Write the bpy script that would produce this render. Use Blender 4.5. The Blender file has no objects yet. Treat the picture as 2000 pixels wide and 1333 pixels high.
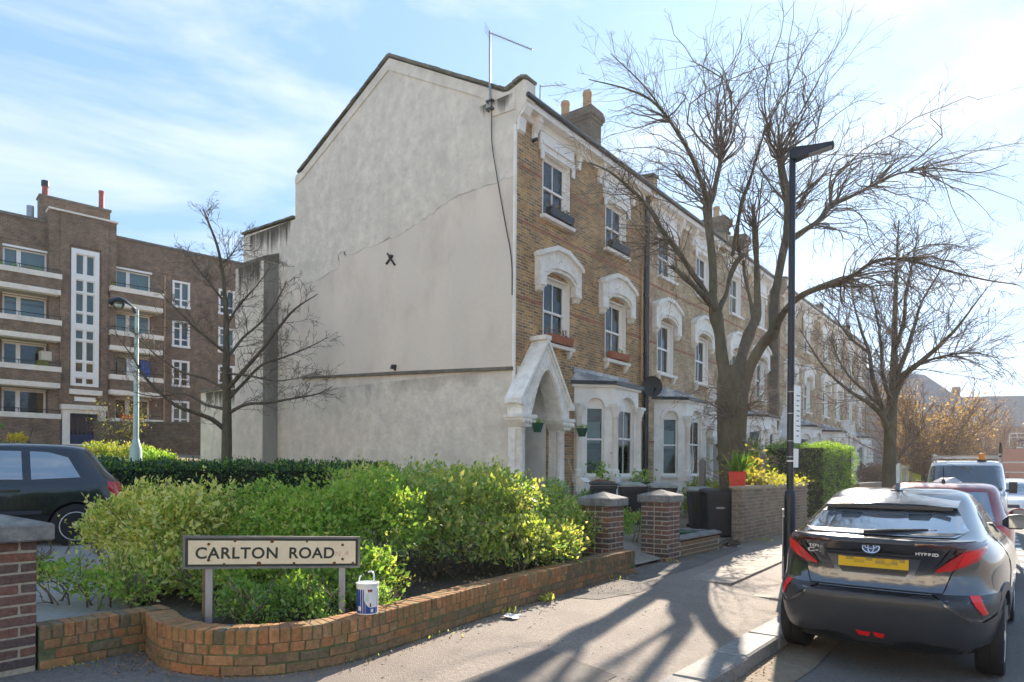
import bpy, bmesh, math, random
import numpy as np
from mathutils import Vector, Matrix, noise
from mathutils.bvhtree import BVHTree
random.seed(11); rng = np.random.default_rng(11)
sc = bpy.context.scene; COL = sc.collection
# ---------------------------------------------------------------- camera, sky, sun, exposure
HEAD = math.atan(1030/1320.)
cd = bpy.data.cameras.new('camera'); cam = bpy.data.objects.new('camera', cd); COL.objects.link(cam)
cam.matrix_world = Matrix.Translation((0, 0, 1.7)) @ Matrix.Rotation(HEAD, 4, 'Z') @ Matrix.Rotation(math.pi/2, 4, 'X') @ Matrix.Rotation(.0073, 4, 'Z')
cd.sensor_width = 36; cd.lens = 1320/2000*36; cd.shift_y = .12575; cd.clip_start = .1; cd.clip_end = 3000
sc.camera = cam
SUN_EL = math.radians(27); SUN_AZ = math.radians(14.5)      # azimuth measured from +Y towards -X
SUN = Vector((-math.sin(SUN_AZ)*math.cos(SUN_EL), math.cos(SUN_AZ)*math.cos(SUN_EL), math.sin(SUN_EL)))
w = bpy.data.worlds.new('World'); sc.world = w; w.use_nodes = True
nt = w.node_tree; nt.nodes.clear()
def N(t, **k):
    n = nt.nodes.new(t)
    for a, b in k.items(): setattr(n, a, b)
    return n
sky = N('ShaderNodeTexSky', sky_type='NISHITA', sun_disc=False, sun_elevation=SUN_EL, sun_rotation=-SUN_AZ, altitude=0, air_density=1.0, dust_density=.6, ozone_density=1.6)
tc = N('ShaderNodeTexCoord'); mp = N('ShaderNodeMapping'); mp.inputs['Scale'].default_value = (1.2, 1.0, 4.2); mp.inputs['Rotation'].default_value = (.12, .1, .5)
n1 = N('ShaderNodeTexNoise'); n1.inputs['Scale'].default_value = 1.7; n1.inputs['Detail'].default_value = 9; n1.inputs['Roughness'].default_value = .58; n1.inputs['Distortion'].default_value = .5
cr = N('ShaderNodeValToRGB'); cr.color_ramp.elements[0].position = .50; cr.color_ramp.elements[1].position = .84
cr.color_ramp.elements[0].color = (0, 0, 0, 1); cr.color_ramp.elements[1].color = (.8, .8, .8, 1)
gm = N('ShaderNodeGamma'); gm.inputs['Gamma'].default_value = .28
hs = N('ShaderNodeMix', data_type='RGBA', blend_type='MULTIPLY'); hs.inputs[0].default_value = 1; hs.inputs[7].default_value = (1.22, 1.80, 2.52, 1)
mx = N('ShaderNodeMix', data_type='RGBA'); mx.inputs[7].default_value = (5.0, 4.9, 4.75, 1)
bg = N('ShaderNodeBackground'); bg.inputs['Strength'].default_value = .108
out = N('ShaderNodeOutputWorld'); L = nt.links.new
L(tc.outputs['Generated'], mp.inputs[0]); L(mp.outputs[0], n1.inputs['Vector']); L(n1.outputs['Fac'], cr.inputs[0])
L(sky.outputs[0], gm.inputs[0]); L(gm.outputs[0], hs.inputs[6]); L(cr.outputs[0], mx.inputs[0]); L(hs.outputs[2], mx.inputs[6]); L(mx.outputs[2], bg.inputs[0]); L(bg.outputs[0], out.inputs[0])
sd = bpy.data.lights.new('sun', 'SUN'); sun = bpy.data.objects.new('sun', sd); COL.objects.link(sun)
sd.energy = 5.0; sd.angle = math.radians(.53); sd.color = (1, .88, .73)
sun.rotation_euler = SUN.to_track_quat('Z', 'Y').to_euler(); sun.location = (0, 0, 40)
vs = sc.view_settings; sc.display_settings.display_device = 'sRGB'; vs.view_transform = 'Standard'; vs.look = 'None'; vs.gamma = 1; vs.exposure = 1.42; vs.use_curve_mapping = False
sc.render.engine = 'CYCLES'; cy = sc.cycles; cy.use_denoising = True; cy.max_bounces = 8; cy.diffuse_bounces = 4; cy.glossy_bounces = 4; cy.transmission_bounces = 6; cy.transparent_max_bounces = 12; cy.caustics_reflective = False; cy.caustics_refractive = False; cy.sample_clamp_indirect = 6
# ---------------------------------------------------------------- materials
def newmat(name):
    m = bpy.data.materials.new(name); m.use_nodes = True; t = m.node_tree; t.nodes.clear()
    return m, t, (lambda ty, **k: _nn(t, ty, k)), t.links.new
def _nn(t, ty, k):
    n = t.nodes.new(ty)
    for a, b in k.items():
        if a[0] == '_': n.inputs[int(a[1:])].default_value = b
        else: setattr(n, a, b)
    return n
def c4(c): return (c[0], c[1], c[2], 1)
def pbr(name, col, rough=.6, metal=0, var=.15, ns=6, bump=0, bs=60, spec=.5, coat=0, col2=None, ns2=1.2, amt2=.5, stretch=(1, 1, 1), detail=5, bd=.01):
    m, t, n, l = newmat(name)
    o = n('ShaderNodeOutputMaterial'); p = n('ShaderNodeBsdfPrincipled'); l(p.outputs[0], o.inputs[0])
    p.inputs['Roughness'].default_value = rough; p.inputs['Metallic'].default_value = metal; p.inputs['Specular IOR Level'].default_value = spec; p.inputs['Coat Weight'].default_value = coat; p.inputs['Coat Roughness'].default_value = .04
    g = n('ShaderNodeNewGeometry'); mpn = n('ShaderNodeMapping'); mpn.inputs['Scale'].default_value = stretch; l(g.outputs['Position'], mpn.inputs[0])
    nz = n('ShaderNodeTexNoise'); nz.inputs['Scale'].default_value = ns; nz.inputs['Detail'].default_value = detail; nz.inputs['Roughness'].default_value = .6; l(mpn.outputs[0], nz.inputs['Vector'])
    r = n('ShaderNodeValToRGB'); r.color_ramp.elements[0].position = .25; r.color_ramp.elements[1].position = .75
    r.color_ramp.elements[0].color = c4([x*(1-var) for x in col]); r.color_ramp.elements[1].color = c4([min(1, x*(1+var)) for x in col]); l(nz.outputs['Fac'], r.inputs[0])
    last = r.outputs[0]
    if col2:
        n2 = n('ShaderNodeTexNoise'); n2.inputs['Scale'].default_value = ns2; n2.inputs['Detail'].default_value = 6; n2.inputs['Roughness'].default_value = .65; l(mpn.outputs[0], n2.inputs['Vector'])
        r2 = n('ShaderNodeValToRGB'); r2.color_ramp.elements[0].position = .45; r2.color_ramp.elements[1].position = .68; r2.color_ramp.elements[0].color = (0, 0, 0, 1); r2.color_ramp.elements[1].color = (amt2, amt2, amt2, 1); l(n2.outputs['Fac'], r2.inputs[0])
        x = n('ShaderNodeMix', data_type='RGBA'); x.inputs[7].default_value = c4(col2); l(r2.outputs[0], x.inputs[0]); l(last, x.inputs[6]); last = x.outputs[2]
    l(last, p.inputs['Base Color'])
    if bump:
        nb = n('ShaderNodeTexNoise'); nb.inputs['Scale'].default_value = bs; nb.inputs['Detail'].default_value = 4; l(mpn.outputs[0], nb.inputs['Vector'])
        b = n('ShaderNodeBump'); b.inputs['Strength'].default_value = bump; b.inputs['Distance'].default_value = bd; l(nb.outputs['Fac'], b.inputs['Height']); l(b.outputs[0], p.inputs['Normal'])
    return m
def brickmat(name, c1, c2, mort, dark=None, bw=.225, bh=.075, mort_size=.011, var=.35, flem=False):
    # brick coursework for faces too far away to pick bricks apart: colour and fine relief
    m, t, n, l = newmat(name)
    o = n('ShaderNodeOutputMaterial'); p = n('ShaderNodeBsdfPrincipled'); l(p.outputs[0], o.inputs[0]); p.inputs['Roughness'].default_value = .88; p.inputs['Specular IOR Level'].default_value = .25
    g = n('ShaderNodeNewGeometry'); s = n('ShaderNodeSeparateXYZ'); l(g.outputs['Position'], s.inputs[0])
    a = n('ShaderNodeMath', operation='ADD'); l(s.outputs[0], a.inputs[0]); l(s.outputs[1], a.inputs[1])
    cb = n('ShaderNodeCombineXYZ'); l(a.outputs[0], cb.inputs[0]); l(s.outputs[2], cb.inputs[1])
    br = n('ShaderNodeTexBrick'); br.inputs['Scale'].default_value = 1; br.inputs['Brick Width'].default_value = bw; br.inputs['Row Height'].default_value = bh; br.inputs['Mortar Size'].default_value = mort_size; br.inputs['Mortar Smooth'].default_value = .2
    br.inputs['Color1'].default_value = c4(c1); br.inputs['Color2'].default_value = c4(c2); br.inputs['Mortar'].default_value = c4(mort); br.inputs['Bias'].default_value = 0
    l(cb.outputs[0], br.inputs['Vector'])
    nz = n('ShaderNodeTexNoise'); nz.inputs['Scale'].default_value = 2.2; nz.inputs['Detail'].default_value = 8; nz.inputs['Roughness'].default_value = .7; l(g.outputs['Position'], nz.inputs['Vector'])
    r = n('ShaderNodeValToRGB'); r.color_ramp.elements[0].position = .3; r.color_ramp.elements[1].position = .72; v0 = 1-var; v1 = 1+var
    r.color_ramp.elements[0].color = (v0, v0, v0, 1); r.color_ramp.elements[1].color = (v1, v1, v1, 1); l(nz.outputs['Fac'], r.inputs[0])
    x = n('ShaderNodeMix', data_type='RGBA', blend_type='MULTIPLY'); x.inputs[0].default_value = 1; l(br.outputs['Color'], x.inputs[6]); l(r.outputs[0], x.inputs[7]); last = x.outputs[2]
    if dark:
        n2 = n('ShaderNodeTexNoise'); n2.inputs['Scale'].default_value = .8; n2.inputs['Detail'].default_value = 7; n2.inputs['Roughness'].default_value = .7; l(g.outputs['Position'], n2.inputs['Vector'])
        r2 = n('ShaderNodeValToRGB'); r2.color_ramp.elements[0].position = .45; r2.color_ramp.elements[1].position = .7; r2.color_ramp.elements[0].color = (0, 0, 0, 1); r2.color_ramp.elements[1].color = (.65, .65, .65, 1); l(n2.outputs['Fac'], r2.inputs[0])
        y = n('ShaderNodeMix', data_type='RGBA'); y.inputs[7].default_value = c4(dark); l(r2.outputs[0], y.inputs[0]); l(last, y.inputs[6]); last = y.outputs[2]
    l(last, p.inputs['Base Color'])
    b = n('ShaderNodeBump'); b.inputs['Strength'].default_value = .7; b.inputs['Distance'].default_value = .012; b.invert = True; l(br.outputs['Fac'], b.inputs['Height']); l(b.outputs[0], p.inputs['Normal'])
    return m
def rampmat(name, cols, rough=.85, moss=None, bump=.4, bs=50):
    # one colour per object (each brick, stone or slab its own) with grain and moss
    m, t, n, l = newmat(name)
    o = n('ShaderNodeOutputMaterial'); p = n('ShaderNodeBsdfPrincipled'); l(p.outputs[0], o.inputs[0]); p.inputs['Roughness'].default_value = rough; p.inputs['Specular IOR Level'].default_value = .3
    oi = n('ShaderNodeObjectInfo'); r = n('ShaderNodeValToRGB'); r.color_ramp.interpolation = 'LINEAR'
    el = r.color_ramp.elements; el[0].position = 0; el[0].color = c4(cols[0]); el[1].position = 1; el[1].color = c4(cols[-1])
    for i, c in enumerate(cols[1:-1]):
        e = el.new((i+1)/(len(cols)-1)); e.color = c4(c)
    l(oi.outputs['Random'], r.inputs[0])
    g = n('ShaderNodeNewGeometry')
    nz = n('ShaderNodeTexNoise'); nz.inputs['Scale'].default_value = 26; nz.inputs['Detail'].default_value = 7; nz.inputs['Roughness'].default_value = .7; l(g.outputs['Position'], nz.inputs['Vector'])
    r1 = n('ShaderNodeValToRGB'); r1.color_ramp.elements[0].position = .25; r1.color_ramp.elements[1].position = .75; r1.color_ramp.elements[0].color = (.48, .48, .48, 1); r1.color_ramp.elements[1].color = (1.45, 1.45, 1.45, 1); l(nz.outputs['Fac'], r1.inputs[0])
    x = n('ShaderNodeMix', data_type='RGBA', blend_type='MULTIPLY'); x.inputs[0].default_value = 1; l(r.outputs[0], x.inputs[6]); l(r1.outputs[0], x.inputs[7]); last = x.outputs[2]
    if moss:
        n2 = n('ShaderNodeTexNoise'); n2.inputs['Scale'].default_value = 2.6; n2.inputs['Detail'].default_value = 7; n2.inputs['Roughness'].default_value = .72; l(g.outputs['Position'], n2.inputs['Vector'])
        r2 = n('ShaderNodeValToRGB'); r2.color_ramp.elements[0].position = .46; r2.color_ramp.elements[1].position = .66; r2.color_ramp.elements[0].color = (0, 0, 0, 1); r2.color_ramp.elements[1].color = (.7, .7, .7, 1); l(n2.outputs['Fac'], r2.inputs[0])
        y = n('ShaderNodeMix', data_type='RGBA'); y.inputs[7].default_value = c4(moss); l(r2.outputs[0], y.inputs[0]); l(last, y.inputs[6]); last = y.outputs[2]
    l(last, p.inputs['Base Color'])
    b = n('ShaderNodeBump'); b.inputs['Strength'].default_value = bump; b.inputs['Distance'].default_value = .006
    nb = n('ShaderNodeTexNoise'); nb.inputs['Scale'].default_value = bs; nb.inputs['Detail'].default_value = 6; l(g.outputs['Position'], nb.inputs['Vector']); l(nb.outputs['Fac'], b.inputs['Height']); l(b.outputs[0], p.inputs['Normal'])
    return m
def leafmat(name, cols, trans=.35, rough=.5):
    m, t, n, l = newmat(name)
    o = n('ShaderNodeOutputMaterial'); p = n('ShaderNodeBsdfPrincipled'); p.inputs['Roughness'].default_value = rough; p.inputs['Specular IOR Level'].default_value = .35
    g = n('ShaderNodeNewGeometry'); r = n('ShaderNodeValToRGB'); el = r.color_ramp.elements; el[0].position = 0; el[0].color = c4(cols[0]); el[1].position = 1; el[1].color = c4(cols[-1])
    for i, c in enumerate(cols[1:-1]):
        e = el.new((i+1)/(len(cols)-1)); e.color = c4(c)
    l(g.outputs['Random Per Island'], r.inputs[0]); l(r.outputs[0], p.inputs['Base Color'])
    tr = n('ShaderNodeBsdfTranslucent'); hv = n('ShaderNodeMix', data_type='RGBA', blend_type='MULTIPLY'); hv.inputs[0].default_value = 1; hv.inputs[7].default_value = (1.35, 1.3, .55, 1); l(r.outputs[0], hv.inputs[6]); l(hv.outputs[2], tr.inputs[0])
    mi = n('ShaderNodeMixShader'); mi.inputs[0].default_value = trans; l(p.outputs[0], mi.inputs[1]); l(tr.outputs[0], mi.inputs[2]); l(mi.outputs[0], o.inputs[0])
    return m
def glassmat(name, tint=(.75, .85, .85), ior=1.5, rough=.02, boost=1.0):
    m, t, n, l = newmat(name)
    o = n('ShaderNodeOutputMaterial'); tr = n('ShaderNodeBsdfTransparent'); tr.inputs[0].default_value = c4(tint); gl = n('ShaderNodeBsdfGlossy'); gl.inputs['Roughness'].default_value = rough
    f = n('ShaderNodeFresnel'); f.inputs[0].default_value = ior; mu = n('ShaderNodeMath', operation='MULTIPLY', use_clamp=True); mu.inputs[1].default_value = boost; l(f.outputs[0], mu.inputs[0])
    mi = n('ShaderNodeMixShader'); l(mu.outputs[0], mi.inputs[0]); l(tr.outputs[0], mi.inputs[1]); l(gl.outputs[0], mi.inputs[2]); l(mi.outputs[0], o.inputs[0])
    return m
M = {}
M['white'] = pbr('white_paint', (.92, .87, .79), .5, var=.05, ns=3, bump=.12, bs=25, col2=(.5, .47, .40), ns2=2.3, amt2=.35)
M['white_dirty'] = pbr('weathered_white_render', (.92, .87, .78), .75, var=.08, ns=6, bump=.5, bs=28, bd=.015, col2=(.48, .43, .34), ns2=4.0, amt2=.4)
M['frame_white'] = pbr('white_window_paint', (.92, .88, .81), .4, var=.03)
M['render'] = pbr('grey_cement_render', (.76, .685, .57), .93, var=.20, ns=3.2, bump=1.0, bs=9, bd=.025, col2=(.62, .565, .47), ns2=.75, amt2=.7, stretch=(1, 1, .85), detail=12, spec=.2)
M['render_pale'] = pbr('pinkish_cement_render', (.78, .685, .565), .93, var=.18, ns=1.2, bump=.55, bs=14, bd=.015, col2=(.68, .615, .515), ns2=.6, amt2=.8, stretch=(1, 1, .6), detail=9, spec=.2)
M['render_line'] = pbr('grey_render_line', (.52, .46, .37), .95, var=.3, ns=3)
M['render_dark'] = pbr('dark_render', (.40, .37, .31), .93, var=.25, ns=2, bump=.4, bs=18, col2=(.12, .115, .09), ns2=1.0, amt2=.8, stretch=(1, 1, .25), detail=9, spec=.2)
M['stain'] = pbr('dark_water_stain', (.17, .155, .12), .95, var=.4, ns=5, bump=.5, bs=20)
M['coping'] = rampmat('mossy_coping', [(.10, .095, .07), (.16, .15, .11), (.21, .19, .14), (.13, .12, .08)], .95, moss=(.08, .085, .04))
M['stock'] = brickmat('yellow_stock_brick', (.62, .34, .115), (.22, .145, .072), (.54, .43, .30), dark=(.19, .125, .068), var=.3)
M['stock2'] = brickmat('pale_stock_brick', (.62, .44, .25), (.36, .25, .14), (.56, .45, .32), dark=(.24, .175, .11), var=.4)
M['redband'] = brickmat('red_band_brick', (.42, .15, .085), (.34, .125, .07), (.36, .24, .17), var=.25)
M['darkbrick'] = brickmat('dark_brick', (.22, .16, .10), (.13, .10, .07), (.20, .165, .13), dark=(.09, .075, .06), var=.4)  # soot tones for chimneys; also stands for shade on terrace side walls
M['flatbrick'] = brickmat('brown_red_estate_brick', (.27, .16, .098), (.165, .108, .072), (.31, .25, .18), dark=(.17, .118, .08), var=.45)
M['concrete'] = pbr('painted_concrete', (.90, .81, .68), .8, var=.07, ns=4, bump=.2, bs=20, col2=(.5, .46, .38), ns2=1.5, amt2=.4)
M['cream'] = pbr('cream_soffit', (.62, .57, .42), .8, var=.05)
M['slate'] = pbr('roof_slate', (.17, .165, .165), .6, var=.3, ns=4, bump=.3, bs=10)
M['lead'] = pbr('lead_sheet', (.20, .21, .22), .5, var=.2, ns=5, bump=.2, bs=8, col2=(.75, .72, .66), ns2=1.6, amt2=.9)
M['terracotta'] = pbr('terracotta', (.36, .12, .055), .8, var=.18, ns=14)
M['potclay'] = pbr('pale_clay_pot', (.50, .31, .16), .8, var=.15, ns=8)
M['potred'] = pbr('red_clay_pot', (.34, .085, .06), .7, var=.2, ns=6)
M['black_iron'] = pbr('black_painted_iron', (.012, .013, .015), .35, var=.2, ns=6, bump=.08, bs=30)
M['blue_black'] = pbr('blue_black_paint', (.010, .014, .022), .38, var=.2, ns=6)
M['black_plastic'] = pbr('black_plastic', (.015, .017, .019), .45, var=.25, ns=10, bump=.1, bs=60)
M['trim'] = pbr('matt_black_trim', (.035, .040, .048), .38, var=.1, ns=6, spec=.5)
M['rubber'] = pbr('tyre_rubber', (.012, .012, .013), .75, var=.3, ns=20, bump=.2, bs=40)
M['dark_green'] = pbr('green_plastic', (.01, .08, .045), .45, var=.15)
M['grey_steel'] = pbr('galvanised_steel', (.36, .37, .38), .5, metal=.6, var=.15, ns=9)
M['alu'] = pbr('alloy', (.66, .67, .69), .35, metal=.45, var=.05)
M['chrome'] = pbr('chrome', (.8, .81, .83), .12, metal=1, var=.02)
M['green_lamp'] = pbr('pale_green_lamp_paint', (.42, .58, .54), .5, var=.12, ns=5)
def streakmat(name, col, sx=2.4, sz=.22, lo=.45, hi=.75, top=True):
    m, t, n, l = newmat(name); o = n('ShaderNodeOutputMaterial'); p = n('ShaderNodeBsdfPrincipled'); p.inputs['Base Color'].default_value = c4(col); p.inputs['Roughness'].default_value = .95; p.inputs['Specular IOR Level'].default_value = .1
    tr = n('ShaderNodeBsdfTransparent'); mi = n('ShaderNodeMixShader'); g = n('ShaderNodeNewGeometry'); mpn = n('ShaderNodeMapping'); mpn.inputs['Scale'].default_value = (sx, sx, sz); l(g.outputs['Position'], mpn.inputs[0])
    nz = n('ShaderNodeTexNoise'); nz.inputs['Scale'].default_value = 1.6; nz.inputs['Detail'].default_value = 8; nz.inputs['Roughness'].default_value = .65; l(mpn.outputs[0], nz.inputs['Vector'])
    tcn = n('ShaderNodeTexCoord'); s = n('ShaderNodeSeparateXYZ'); l(tcn.outputs['Generated'], s.inputs[0]); e = n('ShaderNodeMapRange'); e.inputs[1].default_value = 0 if top else 1; e.inputs[2].default_value = 1 if top else 0; e.inputs[3].default_value = -.5; e.inputs[4].default_value = .10; l(s.outputs[2], e.inputs[0])
    sx_ = n('ShaderNodeMath', operation='PINGPONG'); sx_.inputs[1].default_value = .5; l(s.outputs[0], sx_.inputs[0]); ex = n('ShaderNodeMapRange'); ex.inputs[1].default_value = 0; ex.inputs[2].default_value = .16; ex.inputs[3].default_value = -.35; ex.inputs[4].default_value = 0; l(sx_.outputs[0], ex.inputs[0])
    a0 = n('ShaderNodeMath', operation='ADD'); l(e.outputs[0], a0.inputs[0]); l(ex.outputs[0], a0.inputs[1]); a = n('ShaderNodeMath', operation='ADD'); l(nz.outputs['Fac'], a.inputs[0]); l(a0.outputs[0], a.inputs[1]); r = n('ShaderNodeMapRange'); r.inputs[1].default_value = lo; r.inputs[2].default_value = hi; r.inputs[3].default_value = 0; r.inputs[4].default_value = .85; l(a.outputs[0], r.inputs[0])
    l(r.outputs[0], mi.inputs[0]); l(tr.outputs[0], mi.inputs[1]); l(p.outputs[0], mi.inputs[2]); l(mi.outputs[0], o.inputs[0]); return m
M['streak'] = streakmat('rain_streak_stain', (.13, .115, .085), 3.0, .2, .34, .60); M['streak_soft'] = streakmat('soft_grey_stain', (.46, .41, .33), 1.3, .7, .42, 1.15); M['streak_base'] = streakmat('damp_base_stain', (.27, .26, .21), 1.0, .6, .52, .95, False)
M['wood'] = pbr('weathered_wood', (.17, .125, .075), .85, var=.3, ns=10, stretch=(1, 1, .2), bump=.3, bs=20)
M['wood_grey'] = pbr('grey_wood', (.20, .19, .17), .85, var=.25, ns=10, stretch=(1, 1, .2), bump=.3, bs=20)
M['asphalt'] = pbr('road_asphalt', (.165, .155, .145), .85, var=.45, ns=30, bump=1.0, bs=85, bd=.015, col2=(.21, .195, .18), ns2=.9, amt2=.55)
M['pave'] = pbr('pavement_asphalt', (.27, .222, .182), .88, var=.34, ns=32, bump=1.0, bs=95, bd=.012, col2=(.20, .165, .135), ns2=1.1, amt2=.8)
M['pave_dark'] = pbr('dark_tarmac', (.15, .13, .112), .9, var=.3, ns=40, bump=.9, bs=150, bd=.01, col2=(.22, .19, .16), ns2=2.2, amt2=.7)
M['slab'] = rampmat('concrete_paving', [(.32, .265, .215), (.38, .315, .255), (.35, .29, .235)], .88, moss=(.22, .19, .16), bump=.3, bs=120)
M['kerb'] = rampmat('granite_kerb', [(.23, .215, .195), (.28, .262, .24), (.32, .298, .27)], .75, moss=(.24, .22, .20), bump=.6, bs=140)
M['drive'] = pbr('driveway_concrete', (.30, .29, .27), .9, var=.15, ns=16, bump=.4, bs=60, col2=(.18, .17, .15), ns2=.8, amt2=.7)
M['soil'] = pbr('garden_soil', (.085, .062, .042), .95, var=.4, ns=16, bump=.9, bs=28, bd=.03, col2=(.15, .11, .07), ns2=1.5)
M['earth'] = pbr('sandy_earth', (.26, .20, .14), .95, var=.25, ns=12, bump=.7, bs=30, bd=.02, col2=(.13, .105, .06), ns2=1.0)
M['lawn'] = pbr('rough_grass_ground', (.075, .085, .035), .95, var=.4, ns=14, bump=.8, bs=40, bd=.03)
M['mortar'] = pbr('pale_mortar', (.42, .355, .265), .95, var=.2, ns=30, bump=.5, bs=80)
M['mortar_moss'] = pbr('mossy_mortar', (.13, .14, .065), .95, var=.4, ns=20, bump=.5, bs=60, col2=(.07, .08, .03), ns2=6)
M['pierbrick'] = rampmat('pier_brick', [(.085, .065, .062), (.15, .10, .082), (.22, .105, .075), (.11, .082, .072), (.27, .115, .07), (.095, .074, .07)], .8)
M['orangebrick'] = rampmat('orange_brick', [(.42, .20, .09), (.36, .155, .07), (.32, .175, .085), (.46, .22, .095), (.29, .19, .10)], .85, moss=(.17, .135, .05))
M['oldbrick'] = rampmat('old_brown_brick', [(.19, .145, .09), (.25, .16, .09), (.29, .16, .08), (.16, .135, .085)], .9, moss=(.085, .085, .04))
M['gardenbrick'] = rampmat('grey_brown_garden_brick', [(.24, .185, .13), (.31, .235, .165), (.19, .15, .11), (.36, .265, .19), (.27, .19, .14)], .9, moss=(.12, .10, .075))
M['capstone'] = pbr('concrete_cap', (.24, .225, .205), .9, var=.4, ns=9, bump=.9, bs=45, col2=(.10, .095, .085), ns2=5, amt2=.9)
M['bark'] = pbr('grey_brown_bark', (.115, .092, .062), .95, var=.5, ns=11, bump=1.0, bs=16, bd=.06, stretch=(1, 1, .35), col2=(.12, .125, .06), ns2=2.0, amt2=.6)
M['twig'] = pbr('dark_twig_bark', (.16, .125, .092), .9, var=.25, ns=6)
M['twig_red'] = pbr('reddish_twig', (.26, .17, .12), .9, var=.2, ns=6)
M['sign_cream'] = pbr('cream_enamel', (.80, .68, .47), .35, var=.05, ns=5, col2=(.45, .30, .14), ns2=9, amt2=.18)
M['sign_black'] = pbr('black_green_enamel', (.018, .03, .022), .4, var=.2)
M['rust'] = pbr('rust', (.16, .065, .02), .9, var=.3)
M['red_faint'] = pbr('faded_red_print', (.70, .36, .29), .5, var=.2, ns=40)
M['plastic_white'] = pbr('white_plastic', (.78, .78, .76), .35, var=.04)
M['label_blue'] = pbr('blue_label', (.015, .06, .26), .35, var=.08)
M['label_red'] = pbr('dark_red_print', (.25, .03, .03), .4)
M['label_green'] = pbr('pale_green_print', (.55, .72, .62), .4)
M['red_paint'] = pbr('red_planter_paint', (.62, .035, .02), .5, var=.06)
M['curtain'] = pbr('white_curtain', (.72, .71, .68), .9, var=.05)
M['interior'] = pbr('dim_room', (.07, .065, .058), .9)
M['bluedoor'] = pbr('blue_door_paint', (.008, .028, .085), .4, var=.1)
M['glass'] = glassmat('window_glass', (.72, .82, .82), 1.55, .02, 1.3)
M['glass_dark'] = glassmat('tinted_glass', (.30, .34, .36), 1.55, .02, 1.4)
M['plate_yellow'] = pbr('yellow_plate', (.72, .47, .01), .35, var=.03)
M['plate_mid'] = pbr('ochre_plate', (.55, .35, .015), .35, var=.03)
M['plate_dark'] = pbr('brown_ochre_plate', (.40, .29, .06), .35, var=.03)
M['orange_lamp'] = pbr('amber_lens', (.85, .26, .01), .2, var=.05)
M['silver_print'] = pbr('silver_lettering', (.62, .64, .66), .3, metal=.3)
M['tail_red'] = pbr('red_lens', (.55, .012, .014), .12, var=.1, ns=12, coat=.8)
M['refl_red'] = pbr('red_reflector', (.85, .015, .02), .25, var=.05)
def paint(name, col, metal=.55, rough=.32): return pbr(name, col, rough, metal=metal, var=.03, coat=1.0)
M['car_grey'] = paint('dark_grey_metallic', (.125, .128, .14), .8, .17)
M['car_black'] = paint('black_car_paint', (.010, .012, .016), .2, .25)
M['car_red'] = paint('dark_red_metallic', (.24, .018, .02), .35)
M['car_white'] = paint('white_car_paint', (.72, .72, .72), 0, .3)
M['car_silver'] = paint('silver_car_paint', (.45, .46, .47), .6, .3)
M['lorry_red'] = paint('red_lorry_paint', (.30, .03, .035), 0, .4)
M['leaf_bright'] = leafmat('bright_shrub_leaf', [(.20, .29, .055), (.34, .40, .085), (.46, .49, .13), (.66, .62, .27), (.23, .33, .07), (.54, .55, .22)], .5)
M['leaf_tip'] = leafmat('pale_new_leaf', [(.62, .62, .22), (.74, .72, .34), (.55, .60, .18), (.80, .74, .40)], .45)
M['leaf_mid'] = leafmat('mid_green_leaf', [(.13, .28, .05), (.24, .42, .08), (.36, .52, .11), (.17, .33, .06), (.44, .58, .16)], .5)
M['leaf_herb'] = leafmat('grey_green_herb_leaf', [(.16, .31, .12), (.27, .43, .19), (.38, .52, .23), (.21, .37, .12)], .45)
M['leaf_dark'] = leafmat('dark_hedge_leaf', [(.025, .06, .025), (.04, .10, .04), (.06, .125, .05), (.09, .16, .065)], .15, .35)
M['leaf_hedge'] = leafmat('privet_leaf', [(.07, .17, .03), (.12, .25, .04), (.20, .34, .06), (.28, .42, .08)], .5)
M['leaf_yellow'] = leafmat('yellow_green_leaf', [(.30, .30, .05), (.44, .41, .09), (.22, .26, .05), (.52, .46, .10)], .5)
M['leaf_orange'] = leafmat('orange_spring_leaf', [(.48, .27, .10), (.58, .36, .14), (.38, .22, .11), (.60, .42, .16)], .45)
M['leaf_pink'] = leafmat('pink_brown_leaf', [(.32, .20, .18), (.24, .15, .13), (.38, .27, .24)], .4)
M['leaf_dead'] = leafmat('dry_leaf', [(.22, .12, .05), (.30, .19, .09), (.38, .28, .16), (.12, .08, .04)], .1, .8)
M['flower_yellow'] = leafmat('yellow_flower', [(.75, .60, .04), (.65, .5, .05)], .3)
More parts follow.
